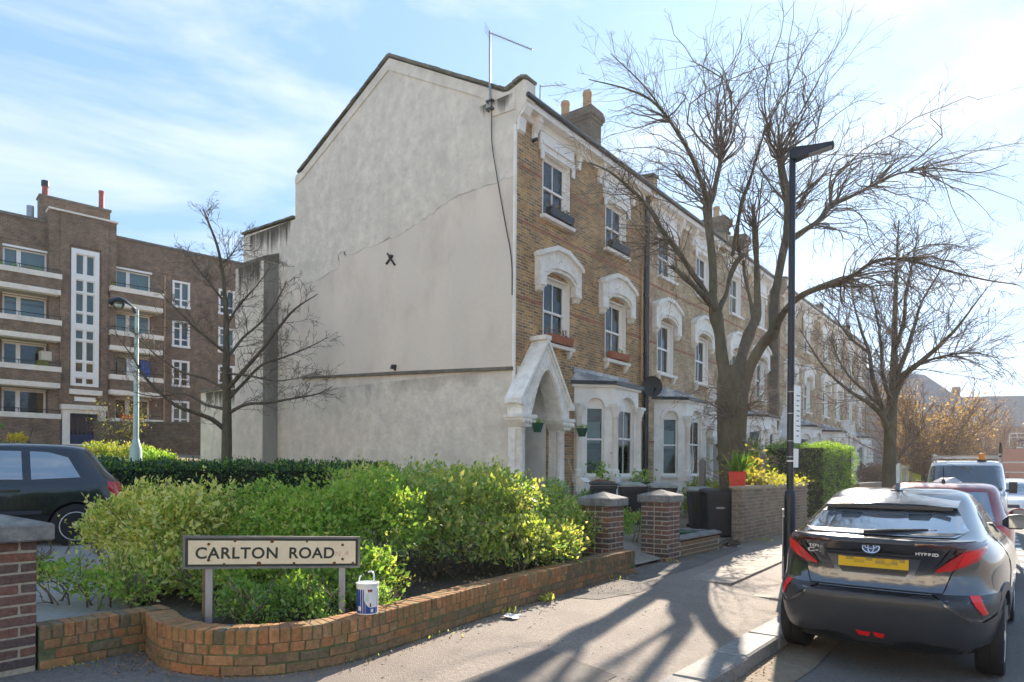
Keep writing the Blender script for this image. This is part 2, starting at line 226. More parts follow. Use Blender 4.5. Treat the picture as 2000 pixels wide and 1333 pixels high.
# ---------------------------------------------------------------- mesh helpers
def link(o, parent=None):
    COL.objects.link(o)
    if parent is not None: o.parent = parent
    return o
class MB:
    def __init__(s): s.v = []; s.f = []; s.m = []
    def add(s, vs, fs, m=0):
        b = len(s.v); s.v += [tuple(p) for p in vs]; s.f += [tuple(b+i for i in f) for f in fs]; s.m += [m]*len(fs); return s
    def box(s, x0, x1, y0, y1, z0, z1, m=0):
        return s.add([(x0, y0, z0), (x1, y0, z0), (x1, y1, z0), (x0, y1, z0), (x0, y0, z1), (x1, y0, z1), (x1, y1, z1), (x0, y1, z1)], [(0, 3, 2, 1), (4, 5, 6, 7), (0, 1, 5, 4), (1, 2, 6, 5), (2, 3, 7, 6), (3, 0, 4, 7)], m)
    def tbox(s, c, ax, ay, az, m=0):     # oriented box: centre and half-axis vectors
        c, ax, ay, az = map(Vector, (c, ax, ay, az)); P = []
        for k in (-1, 1):
            for i, j in ((-1, -1), (1, -1), (1, 1), (-1, 1)): P.append(c+ax*i+ay*j+az*k)
        return s.add(P, [(0, 3, 2, 1), (4, 5, 6, 7), (0, 1, 5, 4), (1, 2, 6, 5), (2, 3, 7, 6), (3, 0, 4, 7)], m)
    def prism(s, poly, axis, a, b, m=0):  # 2D outline extruded along an axis
        n = len(poly); f = {'x': lambda p, t: (t, p[0], p[1]), 'y': lambda p, t: (p[0], t, p[1]), 'z': lambda p, t: (p[0], p[1], t)}[axis]
        vs = [f(p, a) for p in poly]+[f(p, b) for p in poly]
        return s.add(vs, [tuple(range(n))[::-1], tuple(range(n, 2*n))]+[(i, (i+1) % n, n+(i+1) % n, n+i) for i in range(n)], m)
    def tube(s, pts, rad, n=8, m=0, cap=True):
        pts = [Vector(p) for p in pts]; K = len(pts)
        if not hasattr(rad, '__len__'): rad = [rad]*K
        up = Vector((0, 0, 1)); b0 = len(s.v); prev = None
        for i in range(K):
            d = (pts[min(i+1, K-1)]-pts[max(i-1, 0)])
            if d.length < 1e-9: d = up
            d.normalize()
            if prev is None:
                a = d.cross(up if abs(d.z) < .95 else Vector((1, 0, 0))); a.normalize()
            else:
                a = prev-d*prev.dot(d)
                if a.length < 1e-6: a = d.orthogonal()
                a.normalize()
            prev = a; b = d.cross(a)
            for j in range(n):
                t = 2*math.pi*j/n; s.v.append(tuple(pts[i]+(a*math.cos(t)+b*math.sin(t))*rad[i]))
        for i in range(K-1):
            for j in range(n):
                s.f.append((b0+i*n+j, b0+i*n+(j+1) % n, b0+(i+1)*n+(j+1) % n, b0+(i+1)*n+j)); s.m.append(m)
        if cap:
            s.f.append(tuple(b0+j for j in range(n))[::-1]); s.f.append(tuple(b0+(K-1)*n+j for j in range(n))); s.m += [m, m]
        return s
    def lathe(s, prof, n=16, c=(0, 0, 0), m=0, axis='z'):
        b0 = len(s.v); K = len(prof)
        for r, z in prof:
            for j in range(n):
                t = 2*math.pi*j/n
                p = (r*math.cos(t), r*math.sin(t), z) if axis == 'z' else (z, r*math.cos(t), r*math.sin(t)) if axis == 'x' else (r*math.cos(t), z, r*math.sin(t))
                s.v.append((c[0]+p[0], c[1]+p[1], c[2]+p[2]))
        for i in range(K-1):
            for j in range(n): s.f.append((b0+i*n+j, b0+i*n+(j+1) % n, b0+(i+1)*n+(j+1) % n, b0+(i+1)*n+j)); s.m.append(m)
        s.f.append(tuple(b0+j for j in range(n))[::-1]); s.f.append(tuple(b0+(K-1)*n+j for j in range(n))); s.m += [m, m]
        return s
    def build(s, name, mats, parent=None, smooth=False, kind=None, label=None, loc=None, angle=40):
        me = bpy.data.meshes.new(name); me.from_pydata(s.v, [], s.f)
        if not isinstance(mats, (list, tuple)): mats = [mats]
        for k in mats: me.materials.append(M[k] if isinstance(k, str) else k)
        if len(mats) > 1: me.polygons.foreach_set('material_index', s.m)
        bm = bmesh.new(); bm.from_mesh(me); bmesh.ops.recalc_face_normals(bm, faces=bm.faces); bm.to_mesh(me); bm.free()
        if smooth:
            me.shade_smooth(); me.set_sharp_from_angle(angle=math.radians(angle))
        me.update(); o = bpy.data.objects.new(name, me); link(o, parent)
        if loc: o.location = loc
        if kind: o['kind'] = kind
        if label: o['label'] = label
        return o
def thing(name, label, cat, loc=(0, 0, 0), rotz=0, group=None):
    o = bpy.data.objects.new(name, None); o.location = loc; o.rotation_euler = (0, 0, rotz); o.empty_display_size = .2; COL.objects.link(o); return tag(o, label, cat, group)
def tag(o, label, cat, group=None):
    o['label'] = label; o['category'] = cat
    if group: o['group'] = group
    return o
def copyobj(o, parent=None, loc=None):
    c = o.copy(); COL.objects.link(c); c.parent = parent
    if loc is not None: c.location = loc
    for ch in o.children: copyobj(ch, c)
    return c
def sub_poly(poly, step):
    bm = bmesh.new(); vs = [bm.verts.new((x, y, 0)) for x, y in poly]; f = bm.faces.new(vs); bmesh.ops.triangulate(bm, faces=[f])
    for _ in range(9):
        es = [e for e in bm.edges if e.calc_length() > step]
        if not es: break
        bmesh.ops.subdivide_edges(bm, edges=es, cuts=1); bmesh.ops.triangulate(bm, faces=[f for f in bm.faces if len(f.verts) > 3])
    return bm
def sheet(name, poly, zf, mat, step=1.5, kind='structure', parent=None, label=None):
    bm = sub_poly(poly, step)
    for v in bm.verts: v.co.z = zf(v.co.x, v.co.y)
    bmesh.ops.recalc_face_normals(bm, faces=bm.faces)
    if sum(f.normal.z for f in bm.faces) < 0: bmesh.ops.reverse_faces(bm, faces=bm.faces)
    me = bpy.data.meshes.new(name); bm.to_mesh(me); bm.free(); me.materials.append(M[mat]); me.shade_smooth()
    o = bpy.data.objects.new(name, me); link(o, parent)
    if kind: o['kind'] = kind
    return o
def bez(pts, n):
    # Catmull-Rom through points of any dimension
    P = [np.array(p, float) for p in pts]; P = [2*P[0]-P[1]]+P+[2*P[-1]-P[-2]]; out = []
    for i in range(1, len(P)-2):
        for k in range(n):
            t = k/n; a, b, c, d = P[i-1:i+3]; out.append(.5*((2*b)+(c-a)*t+(2*a-5*b+4*c-d)*t*t+(3*b-a-3*c+d)*t**3))
    out.append(P[-2]); return out
def fast_mesh(name, V, F, mat, parent=None, kind=None, smooth=False):
    V = np.asarray(V, np.float32).reshape(-1, 3); F = np.asarray(F, np.int32); k = F.shape[1]
    me = bpy.data.meshes.new(name); me.vertices.add(len(V)); me.vertices.foreach_set('co', V.ravel()); me.loops.add(F.size); me.loops.foreach_set('vertex_index', F.ravel())
    me.polygons.add(len(F)); me.polygons.foreach_set('loop_start', np.arange(0, F.size, k, dtype=np.int32)); me.polygons.foreach_set('loop_total', np.full(len(F), k, np.int32))
    me.materials.append(M[mat]); me.update(calc_edges=True); me.validate()
    if smooth: me.shade_smooth()
    o = bpy.data.objects.new(name, me); link(o, parent)
    if kind: o['kind'] = kind
    return o
def leaves(P, size, up=.35, aspect=.5, var=.4, out=None):
    # little folded leaves at points P: two triangles each side of a midrib
    n = len(P); d = rng.normal(size=(n, 3)); d[:, 2] += up
    if out is not None: d += out
    d /= np.linalg.norm(d, axis=1, keepdims=True)+1e-9
    r = rng.normal(size=(n, 3)); s = np.cross(d, r); s /= np.linalg.norm(s, axis=1, keepdims=True)+1e-9
    nn = np.cross(d, s); Lh = (size*(1+var*(rng.random(n)*2-1)))[:, None]; W = Lh*aspect
    a = P; b = P+d*Lh*.45+s*W*.5+nn*W*.18; c = P+d*Lh; e = P+d*Lh*.45-s*W*.5+nn*W*.18
    V = np.stack([a, b, c, e], 1).reshape(-1, 3); i = np.arange(n)*4
    return V, np.stack([i, i+1, i+2, i+3], 1)
def text(body, size, name, mat, parent, loc, rot, depth=.002, spacing=1.0, bold=0, align='LEFT', sx=1):
    cu = bpy.data.curves.new(name, 'FONT'); cu.body = body; cu.size = size; cu.extrude = depth; cu.space_character = spacing; cu.offset = bold; cu.align_x = align
    o = bpy.data.objects.new(name+'_curve', cu); COL.objects.link(o); dg = bpy.context.evaluated_depsgraph_get(); me = bpy.data.meshes.new_from_object(o.evaluated_get(dg)); bpy.data.objects.remove(o)
    me.name = name; me.materials.clear(); me.materials.append(M[mat]); t = bpy.data.objects.new(name, me); link(t, parent); t.location = loc; t.rotation_euler = rot; t.scale = (sx, 1, 1); return t
# ================================================================ ground, road, pavement
def interp(x, xs, ys):
    return float(np.interp(x, xs, ys))
def zt(X, Y): return interp(X, [-300, -60, -42, -25, -11, -6.2, -5.0, -4.95], [3.4, 3.2, 2.9, 1.8, .55, .40, .24, .20])
def kx(Y): return -1.94 - max(0, min(Y, 22)-9)*.052 - max(0, Y-22)*.022
xs = [-600, -300, -150, -60, -50, -42, -33, -25, -20, -16, -13, -11, -9, -7.5, -6.3, -6.05, -5.98, -4, -2, 4, 12, 40, 300, 600]; ys = [-300, -60, -20, -8, -3, 0, 3, 6, 9, 12, 16, 22, 30, 45, 70, 110, 200, 900]
V = []; F = []
for y in ys:
    for x in xs: V.append((x, y, (zt(x, y)-.02 if x < -6 else -.08)))
for j in range(len(ys)-1):
    for i in range(len(xs)-1): a = j*len(xs)+i; F.append((a, a+1, a+1+len(xs), a+len(xs)))
fast_mesh('ground', V, F, 'earth', kind='structure', smooth=True)
sheet('bank', [(-60, -8), (-24.5, -8), (-24.2, 6), (-12, 8), (-11.5, 13.0), (-60, 13.0)], lambda x, y: zt(x, y)+.004, 'lawn', 3)
sheet('side_road', [(-70, -13), (60, -13), (60, -6.02), (9.1, -6.02), (9.1, -6.1), (-70, -6.1)], lambda x, y: .0 if x > -8 else max(0, zt(x, y)-.5)*0, 'asphalt', 12)  # unseen road behind the camera, added so sunlit ground bounces light
sheet('bounce_pavement', [(-70, -17), (60, -17), (60, -13.02), (-70, -13.02)], lambda x, y: .13, 'drive', 12)  # unseen pale strip added to reflect sun up at the gable
sheet('bounce_pavement', [(9.02, -6), (12.5, -6), (12.5, 160), (9.02, 160)], lambda x, y: .13, 'drive', 12)  # unseen pale strip added to reflect light onto the house fronts
road = sheet('road', [(kx(-6)-.02, -6), (9, -6), (9, 160), (-8, 160)]+[(kx(y)-.02, y) for y in (60, 22, 15, 9)], lambda x, y: 0, 'asphalt', 8)
pv = [(kx(y)-.28, y) for y in (-6, 0, 4, 9, 12, 15, 18, 22, 30, 45, 60)]
pave = sheet('pavement', [(-9.5, -6)]+pv+[(-7.5, 60), (-5.3, 30), (-4.9, 13), (-4.9, 9), (-4.9, 2.9), (-5.92, 2.7), (-9.5, 1.2)], lambda x, y: .2-.07*max(0, min(1, (x+3.6)/1.4))-.012*max(0, x+4.9), 'pave', .9)
# kerb stones, each its own granite block with an open joint
kerb = thing('kerb', 'kerb', 'kerb'); del kerb['label']; del kerb['category']; kerb['kind'] = 'structure'
random.seed(5)
def stone_mesh(name, l, d, h, mat, bev=.012, jit=.006, seed=0):
    rnd = random.Random(seed); bm = bmesh.new(); bmesh.ops.create_cube(bm, size=1)
    for v in bm.verts: v.co = Vector((v.co.x*d+rnd.uniform(-jit, jit), v.co.y*l+rnd.uniform(-jit, jit), v.co.z*h+rnd.uniform(-jit, jit)*.6))
    if bev: bmesh.ops.bevel(bm, geom=bm.edges[:], offset=bev, segments=1, affect='EDGES')
    me = bpy.data.meshes.new(name); bm.to_mesh(me); bm.free(); me.materials.append(M[mat]); return me
km = [stone_mesh('kerb_stone', .86, .30, .30, 'kerb', .018, .008, i) for i in range(4)]
y = -2.2; i = 0
while y < 46:
    o = bpy.data.objects.new('kerb_stone', km[i % 4]); link(o, kerb); yc = y+.43
    o.location = (kx(yc)-.15+random.uniform(-.008, .008), yc, .135-.15+random.uniform(-.008, .008)); o.rotation_euler = (random.uniform(-.012, .012), random.uniform(-.012, .012), math.atan((kx(yc+.4)-kx(yc-.4))/-.8)+random.uniform(-.008, .008)); y += .885; i += 1
# concrete paving slabs farther along the footway
sm = [stone_mesh('paving_slab', .895, 1.0, .06, 'slab', .006, .004, 20+i) for i in range(3)]
for c in range(2):
    y = 8.55 + c*.42; k = 0
    while y < 27:
        o = bpy.data.objects.new('paving_slab', sm[k % 3]); link(o, pave); x = kx(y)-.30-.52-c*1.02
        if x-.5 > -4.85: o.location = (x, y+.45, .2-.012*max(0, x+4.9)-.07*max(0, min(1, (x+3.6)/1.4))-.025+random.uniform(-.003, .003)); o.rotation_euler = (0, -.02+random.uniform(-.004, .004), .045+random.uniform(-.004, .004))
        else: bpy.data.objects.remove(o)
        y += .91; k += 1
mb = MB().box(-.06, .06, -.28, .28, 0, .006); dm = None
M['roadwhite'] = pbr('worn_road_paint', (.62, .62, .60), .7, var=.1, ns=30, col2=(.2, .2, .2), ns2=14, amt2=.6)
for k in range(34):
    y = 6.5+k*1.15; x = .10-max(0, y-9)*.045
    if dm is None: o = mb.build('road_marking', 'roadwhite', road); dm = o.data
    else: o = bpy.data.objects.new('road_marking', dm); link(o, road)
    o.location = (x, y, 0); o.rotation_euler = (0, 0, .045)
sheet('driveway', [(-6.15, -3), (-6.12, 2.75), (-7.4, 3.0), (-8.6, 3.4), (-9.3, 5.2), (-12.5, 8.0), (-16, 6.5), (-24, -3)], lambda x, y: zt(x, y)+.006, 'drive', 1.0)
sheet('soil_bed', [(-6.0, 2.75), (-5.35, 2.62), (-4.95, 2.72), (-4.62, 2.95), (-4.45, 3.3), (-4.45, 3.9), (-4.62, 5.0), (-4.82, 6.6), (-4.95, 8.4), (-6.4, 9.3), (-9.6, 9.0), (-9.3, 5.2), (-8.5, 3.4), (-7.4, 3.0)], lambda x, y: max(.41, zt(x, y)+.03)+.05*noise.noise(Vector((x*1.7, y*1.7, 0))), 'soil', .3)
sheet('front_garden', [(-4.97, 8.2), (-4.97, 60), (-10.15, 60), (-10.15, 9.2)], lambda x, y: zt(x, y)+.008+.03*noise.noise(Vector((x, y, 3))), 'earth', .9)
sheet('gate_path', [(-4.9, 9.05), (-4.9, 10.3), (-10.1, 13.9), (-10.1, 12.5)], lambda x, y: zt(x, y)+.05, 'slab', .8)
sheet('pavement_patch', [(-4.86, 6.9), (-4.55, 6.6), (-4.05, 6.85), (-3.9, 7.6), (-4.0, 8.3), (-4.2, 8.7), (-4.25, 10.4), (-4.55, 13.2), (-4.84, 13.4)], lambda x, y: .2-.07*max(0, min(1, (x+3.6)/1.4))-.012*max(0, x+4.9)+.005, 'pave_dark', .5)  # darker tarmac tone laid along the foot of wall and piers
sheet('pavement_patch', [(-2.5, 2.0), (-2.55, 4.6), (-3.3, 4.75), (-3.28, 2.1)], lambda x, y: .2-.07*max(0, min(1, (x+3.6)/1.4))-.012*max(0, x+4.9)+.005, 'pave_dark', .5)
sheet('pavement_patch', [(-5.95, 2.55), (-5.6, 2.42), (-5.05, 2.3), (-4.7, 2.4), (-4.42, 2.62), (-4.15, 2.75), (-3.95, 2.2), (-4.3, .6), (-5.2, -.5), (-7.5, -.6), (-7, 1.2)], lambda x, y: .2-.012*max(0, x+4.9)+.006, 'asphalt', .5)
gm_ = MB(); rr_ = random.Random(9)
for _ in range(110):
    x, y, r = rr_.uniform(-4.5, -2.4), rr_.uniform(2, 9), rr_.uniform(.006, .013); z = .2-.07*max(0, min(1, (x+3.6)/1.4))-.012*max(0, x+4.9)+.001
    gm_.prism([(x+r*math.cos(a*1.05), y+r*math.sin(a*1.05)*rr_.uniform(.7, 1.2)) for a in range(6)], 'z', z-.004, z+.002)
gm_.build('gum_spots', 'pave_dark', pave, kind='stuff')
gd = sheet('gutter_dirt', [(kx(y)+.0, y) for y in (1, 3, 5, 6.2, 8, 10)]+[(kx(10)+.2, 10), (kx(8)+.34, 8), (kx(6)+.42, 6.2), (kx(5)+.34, 5), (kx(3)+.3, 3), (kx(1)+.25, 1)], lambda x, y: .006, 'earth', .4)
# ================================================================ brick garden walls
BM = {}
def bmesh_for(l, d, h, mat, i):
    k = (l, d, h, mat, i)
    if k not in BM: BM[k] = stone_mesh('brick', l, d, h, mat, .005, .0035, hash(k) % 999)
    return BM[k]
class Bricks:
    def __init__(s): s.L = []
    def put(s, dims, mat, loc, rz, tilt=(0, 0)): s.L.append((dims, mat, loc, rz, tilt))
    def flush(s, parent, lim=296):
        pl = parent.location
        s.L.sort(key=lambda b: Vector(b[2]).length)
        rest = bmesh.new(); rm = None
        for i, (d, mat, loc, rz, tl) in enumerate(s.L):
            me = bmesh_for(*d, mat, i % 4)
            if i < lim:
                o = bpy.data.objects.new('brick', me); link(o, parent); o.location = Vector(loc)-pl; o.rotation_euler = (tl[0], tl[1], rz)
            else:
                t = me.copy(); t.transform(Matrix.Translation(Vector(loc)-pl) @ Matrix.Rotation(rz, 4, 'Z')); rest.from_mesh(t); bpy.data.meshes.remove(t); rm = mat
        if rm:
            me = bpy.data.meshes.new('brickwork'); rest.to_mesh(me); me.materials.append(M[rm]); o = bpy.data.objects.new('brickwork', me); link(o, parent); o['kind'] = 'stuff'
        rest.free()
def path_walk(P, pitch, start=0):
    P = [Vector((p[0], p[1], 0)) for p in P]; seg = [(P[i+1]-P[i]).length for i in range(len(P)-1)]; T = sum(seg); n = int((T-start)/pitch+.3); out = []
    for k in range(n):
        s = start+(k+.5)*pitch; i = 0
        while i < len(seg)-1 and s > seg[i]: s -= seg[i]; i += 1
        d = (P[i+1]-P[i]).normalized(); out.append((P[i]+d*s, d))
    return out
wall = thing('planter_wall', 'low curved orange brick wall around the corner shrub bed', 'garden wall', (-4.9, 4, .2))
segA = [(-5.76, 1.775), (-5.72, 2.71)]
segB = [(p[0], p[1]) for p in bez([(-5.72, 2.50), (-5.35, 2.40), (-5.02, 2.39), (-4.70, 2.50), (-4.43, 2.74), (-4.27, 3.06), (-4.21, 3.45), (-4.29, 4.15), (-4.45, 5.45), (-4.56, 6.86), (-4.68, 8.40), (-4.70, 9.0)], 6)]
B = Bricks(); random.seed(8); TH = .215
def core(P, z0, z1, ins, th, name, mat, parent):
    mb = MB(); n = len(P); vs = []
    for i in range(n):
        a = Vector(P[max(0, i-1)]); b = Vector(P[min(n-1, i+1)]); d = (b-a).normalized(); nr = Vector((-d.y, d.x)); p = Vector(P[i])
        for off in (ins, th-ins):
            q = p+nr*off
            for z in (z0, z1): vs.append((q.x-parent.location.x, q.y-parent.location.y, z-parent.location.z))
    fs = []
    for i in range(n-1):
        a = i*4; b = a+4
        fs += [(a, b, b+1, a+1), (a+2, a+3, b+3, b+2), (a+1, b+1, b+3, a+3), (a, a+2, b+2, b)]
    fs += [(0, 1, 3, 2), (4*n-4, 4*n-2, 4*n-1, 4*n-3)]
    mb.add(vs, fs); return mb.build(name, mat, parent)
for P in (segA, segB): core(P, .12, .522, .006, TH, 'mortar', 'mortar_moss', wall)
for P in (segA, segB):
    for (z, pitch, dims, mt, off) in [(.475, .0775, (.066, TH-.004, .104), 'orangebrick', 0), (.385, .1135, (.1015, .10, .066), 'orangebrick', .03), (.309, .227, (.215, .10, .066), 'oldbrick', .1), (.234, .228, (.216, .105, .066), 'oldbrick', 0.)]:
        for p, d in path_walk(P, pitch, off):
            nr = Vector((-d.y, d.x, 0)); c = p+nr*(dims[1]/2+random.uniform(-.003, .003))
            if P is segB and p.y > 7.0 and mt == 'orangebrick': mtt = 'oldbrick' if random.random() < .9 else mt
            else: mtt = (mt if random.random() < .93 else 'oldbrick') if mt == 'orangebrick' else ('orangebrick' if random.random() < (.75 if P is segA and z > .26 else .22) else mt)
            B.put(dims, mtt, (c.x, c.y, z+random.uniform(-.003, .003)), math.atan2(d.y, d.x)-math.pi/2, (random.uniform(-.012, .012), random.uniform(-.012, .012)))
B.flush(wall, 297)
def pier(label, cx, cy, z0, w, ncourse, mat='pierbrick', gap=.012, grp='brick gate piers'):
    t = thing('brick_pier', label, 'gate pier', (cx, cy, z0), group=grp); B = Bricks(); h = w/2; ch = .0765
    for k in range(ncourse):
        z = z0+.006+k*ch+ch/2
        for rot in range(4):
            long = (rot+k) % 2 == 0
            a = rot*math.pi/2; dx, dy = math.cos(a), math.sin(a); tx, ty = -dy, dx
            if long:
                l = w/2-gap/2-.002
                for s in (-1, 1): off = s*(w/4+gap/4); B.put((round(l, 3), .1, .063), mat, (cx+dx*(h-.05)+tx*off, cy+dy*(h-.05)+ty*off, z), a)
            else:
                iw = w-.2-2*gap; l = iw/2-gap/2
                for s in (-1, 1): off = s*(iw/4+gap/4); B.put((round(l, 3), .1, .063), mat, (cx+dx*(h-.05)+tx*off, cy+dy*(h-.05)+ty*off, z), a)
    B.flush(t, 260); z1 = ncourse*ch+.006
    MB().box(-h+.004, h-.004, -h+.004, h-.004, -.1, z1).build('mortar', 'mortar', t)
    c = h+(.05 if cy > 5 else .085); mb = MB(); vs = []
    for q, zz in ((c-.012, z1), (c, z1+.012), (c, z1+.112), (c-.012, z1+.126)): vs += [(-q, -q, zz), (q, -q, zz), (q, q, zz), (-q, q, zz)]
    vs.append((0.01, -.01, z1+.215)); fs = [(3, 2, 1, 0)]
    for k in range(3):
        for i in range(4): fs.append((k*4+i, k*4+(i+1) % 4, k*4+4+(i+1) % 4, k*4+4+i))
    fs += [(12+i, 12+(i+1) % 4, 16) for i in range(4)]
    mb.add(vs, fs).build('capstone', 'capstone', t); return t
pier('red and brown brick pier with pale cap, behind the shrub wall at the gate', -5.15, 8.82, .17, .455, 13)
pier('brick gate pier joined to the low wall beside the wheelie bins', -5.08, 10.63, .17, .485, 13)
pier('nearest brick pier with worn stone cap at the lower left', -6.02, 1.51, .235, .50, 12)
lw = thing('low_wall', 'low brown brick wall with stone top running from the gate pier', 'garden wall', (-4.95, 11.8, .17)); B = Bricks()
for k in range(4):
    for j in range(8):
        B.put((.216, .1, .066), 'oldbrick', (-4.90, 10.95+(.113 if k % 2 else 0)+j*.226, .21+k*.076), 0)
    for j in range(3): B.put((.216, .1, .066), 'oldbrick', (-5.06-j*.226, 12.74, .21+k*.076), math.pi/2)
B.flush(lw)
MB().box(-.155, .095, -.93, .93, -.05, .30).build('mortar', 'mortar', lw); MB().box(-.80, .06, .85, .985, -.05, .30).build('mortar', 'mortar', lw)
MB().prism([(-.17, .335), (.11, .335), (.11, .365), (-.03, .40), (-.17, .375)], 'y', -.955, 1.01).build('coping', 'capstone', lw); MB().box(-.82, -.175, .80, 1.005, .335, .385).build('coping', 'capstone', lw)
gw = thing('garden_wall', 'chest high grey brown brick wall behind the lamp post, with planters on top', 'garden wall', (-4.95, 16.4, .17)); B = Bricks(); random.seed(3)
for k in range(15):
    z = .215+k*.0765
    for j in range(22): B.put((.214, .1, .066), 'gardenbrick', (-4.89+random.uniform(-.003, .003), 14.06+(.113 if k % 2 else 0)+j*.226, z+random.uniform(-.002, .002)), 0)
    B.put((.214 if k % 2 else .1, .1, .066), 'gardenbrick', (-4.95 if k % 2 else -5.01, 13.99, z), math.pi/2)
B.flush(gw, 292); MB().box(-.11, .10, -2.44, 2.52, -.1, 1.18).build('mortar', 'mortar', gw); MB().box(-.15, .135, -2.50, 2.55, 1.182, 1.235).build('coping', 'mortar', gw)
# ================================================================ street name sign
A0 = Vector((-5.30, 2.60, 0)); A1 = Vector((-4.53, 3.70, 0)); sg = thing('street_sign', 'cream CARLTON ROAD street name plate on two grey posts behind the curved wall', 'street sign', (-4.9, 3.15, .42), math.atan2((A1-A0).y, (A1-A0).x)); SL = (A1-A0).length; H2 = .118; TL = -.027
zc = .595
def sgbox(x0, x1, y0, y1, z0, z1, name, mat):   # local x along the plate, y towards the back
    mb = MB().box(x0, x1, y0, y1, z0, z1); mb.v = [(v[0], v[1], v[2]+zc+TL*v[0]) for v in mb.v]; return mb.build(name, mat, sg)
sgbox(-SL/2, SL/2, .0, .02, -H2, H2, 'backing_board', 'grey_steel')
fr = MB()
for x0, x1, z0, z1 in ((-SL/2-.008, SL/2+.008, H2-.004, H2+.012), (-SL/2-.008, SL/2+.008, -H2-.012, -H2+.004), (-SL/2-.008, -SL/2+.010, -H2+.005, H2-.005), (SL/2-.010, SL/2+.008, -H2+.005, H2-.005)): fr.box(x0, x1, -.014, .026, z0, z1)
fr.v = [(v[0], v[1], v[2]+zc+TL*v[0]) for v in fr.v]; fr.build('frame', 'wood_grey', sg)
sgbox(-SL/2+.012, SL/2-.012, -.005, .0, -H2+.006, H2-.006, 'border', 'sign_black')
sgbox(-SL/2+.030, SL/2-.030, -.009, -.005, -H2+.024, H2-.024, 'name_plate', 'sign_cream')
text('CARLTON', .125, 'lettering', 'sign_black', sg, (-SL/2+.078, -.0095, zc-.047+TL*-.59), (math.pi/2, -TL, 0), .001, 1.10, .0028)
text('ROAD', .125, 'lettering', 'sign_black', sg, (.105, -.0095, zc-.047+TL*.105), (math.pi/2, -TL, 0), .001, 1.06, .0028)
text('N.4', .062, 'postcode_print', 'red_faint', sg, (.475, -.0095, zc-.045), (math.pi/2, 0, 0), .0008, 1.3, .0)
bl = MB()
for x, z in ((-SL/2+.178, .066), (-SL/2+.178, -.060), (.535, .062), (.535, -.056)): bl.lathe([(.011, 0), (.011, -.006), (.005, -.009)], 10, (x, -.009, zc+z+TL*x), axis='y')
bl.build('bolt', 'rust', sg, True)
rs = MB()
for x, z, r in ((-.30, .092, .012), (-.02, .09, .016), (.25, .09, .010), (-.38, -.092, .010), (-.12, -.09, .018), (.15, -.09, .012), (.47, -.09, .014), (.62, -.09, .012)): rs.lathe([(r, -.0094), (r*.5, -.0099)], 7, (x, 0, zc+z+TL*x), axis='y')
rs.build('rust_spot', 'rust', sg)
for x in (-SL/2+.178, .535): MB().prism([(x-.026, -.001), (x+.026, -.001), (x+.026, .05), (x+.020, .05), (x+.020, .006), (x-.020, .006), (x-.020, .05), (x-.026, .05)], 'z', -.1, zc-H2+.02).build('post', 'grey_steel', sg).location = (0, .021, 0)
st = thing('wooden_stake', 'short brown wooden stake behind the left post of the street sign', 'stake', (-5.44, 2.86, .4)); MB().box(-.025, .025, -.02, .02, 0, .50).build('stake', 'wood', st)
# ================================================================ paint tub on the wall
tb = thing('paint_tub', 'white and blue plastic paint tub with bent handle standing on the curved wall', 'paint tub', (-4.285, 3.60, .53), HEAD)
MB().lathe([(.078, 0), (.084, .004), (.088, .20), (.088, .235)], 28).build('tub', 'plastic_white', tb, True)
MB().lathe([(.091, .232), (.093, .235), (.093, .25), (.083, .253), (.080, .244)], 28).build('rim', 'plastic_white', tb, True)
def wrap(a0, a1, z0, z1, r, mat, name, shape=None, n=14):
    mb = MB(); vs = []; K = 8
    for i in range(n+1):
        a = a0+(a1-a0)*i/n; zz0, zz1 = (z0, z1) if shape is None else shape(i/n)
        for k in range(K+1):
            z = zz0+(zz1-zz0)*k/K; q = r*(.084+.004*min(1, z/.2))/.088
            vs.append((q*math.cos(a), q*math.sin(a), z))
    fs = [(i*(K+1)+k, (i+1)*(K+1)+k, (i+1)*(K+1)+k+1, i*(K+1)+k+1) for i in range(n) for k in range(K)]
    return mb.add(vs, fs).build(name, mat, tb, True)
wrap(math.radians(-215), math.radians(-5), .012, .205, .0885, 'label_blue', 'label')
def drop(t): h = math.sin(math.pi*min(1, max(0, t)))**.6; return (.075+.055*(1-h), .075+.125*h+.0)
wrap(math.radians(-95), math.radians(-20), 0, 0, .0892, 'plastic_white', 'label_panel', lambda t: (.06+.05*(1-math.sin(math.pi*(t*.5+.5)))*0+.06*(1-min(1, t*2.2))**2, .205-.0*t))
wrap(math.radians(-88), math.radians(-72), 0, 0, .0897, 'label_green', 'label_print', lambda t: (.11, .17))
wrap(math.radians(-76), math.radians(-52), 0, 0, .0899, 'label_red', 'label_print', lambda t: (.193-.01*abs(math.sin(t*9)), .205))
wrap(math.radians(-66), math.radians(-58), 0, 0, .0899, 'label_red', 'label_print', lambda t: (.065, .095))
wrap(math.radians(-132), math.radians(-112), 0, 0, .0897, 'plastic_white', 'label_print', lambda t: (.035, .07))
wrap(math.radians(-60), math.radians(-45), 0, 0, .0897, 'plastic_white', 'label_print', lambda t: (.022, .05))
hp = bez([(-.075, .02, .20), (-.073, .03, .27), (-.066, .03, .295), (-.055, .02, .30)], 4); MB().tube(hp, .006, 8).build('handle', 'plastic_white', tb, True)
hp = bez([(.055, -.02, .24), (.057, -.02, .29), (.05, -.015, .325), (.03, -.005, .34), (.005, .0, .333)], 5); MB().tube(hp, .007, 8).build('handle', 'plastic_white', tb, True)
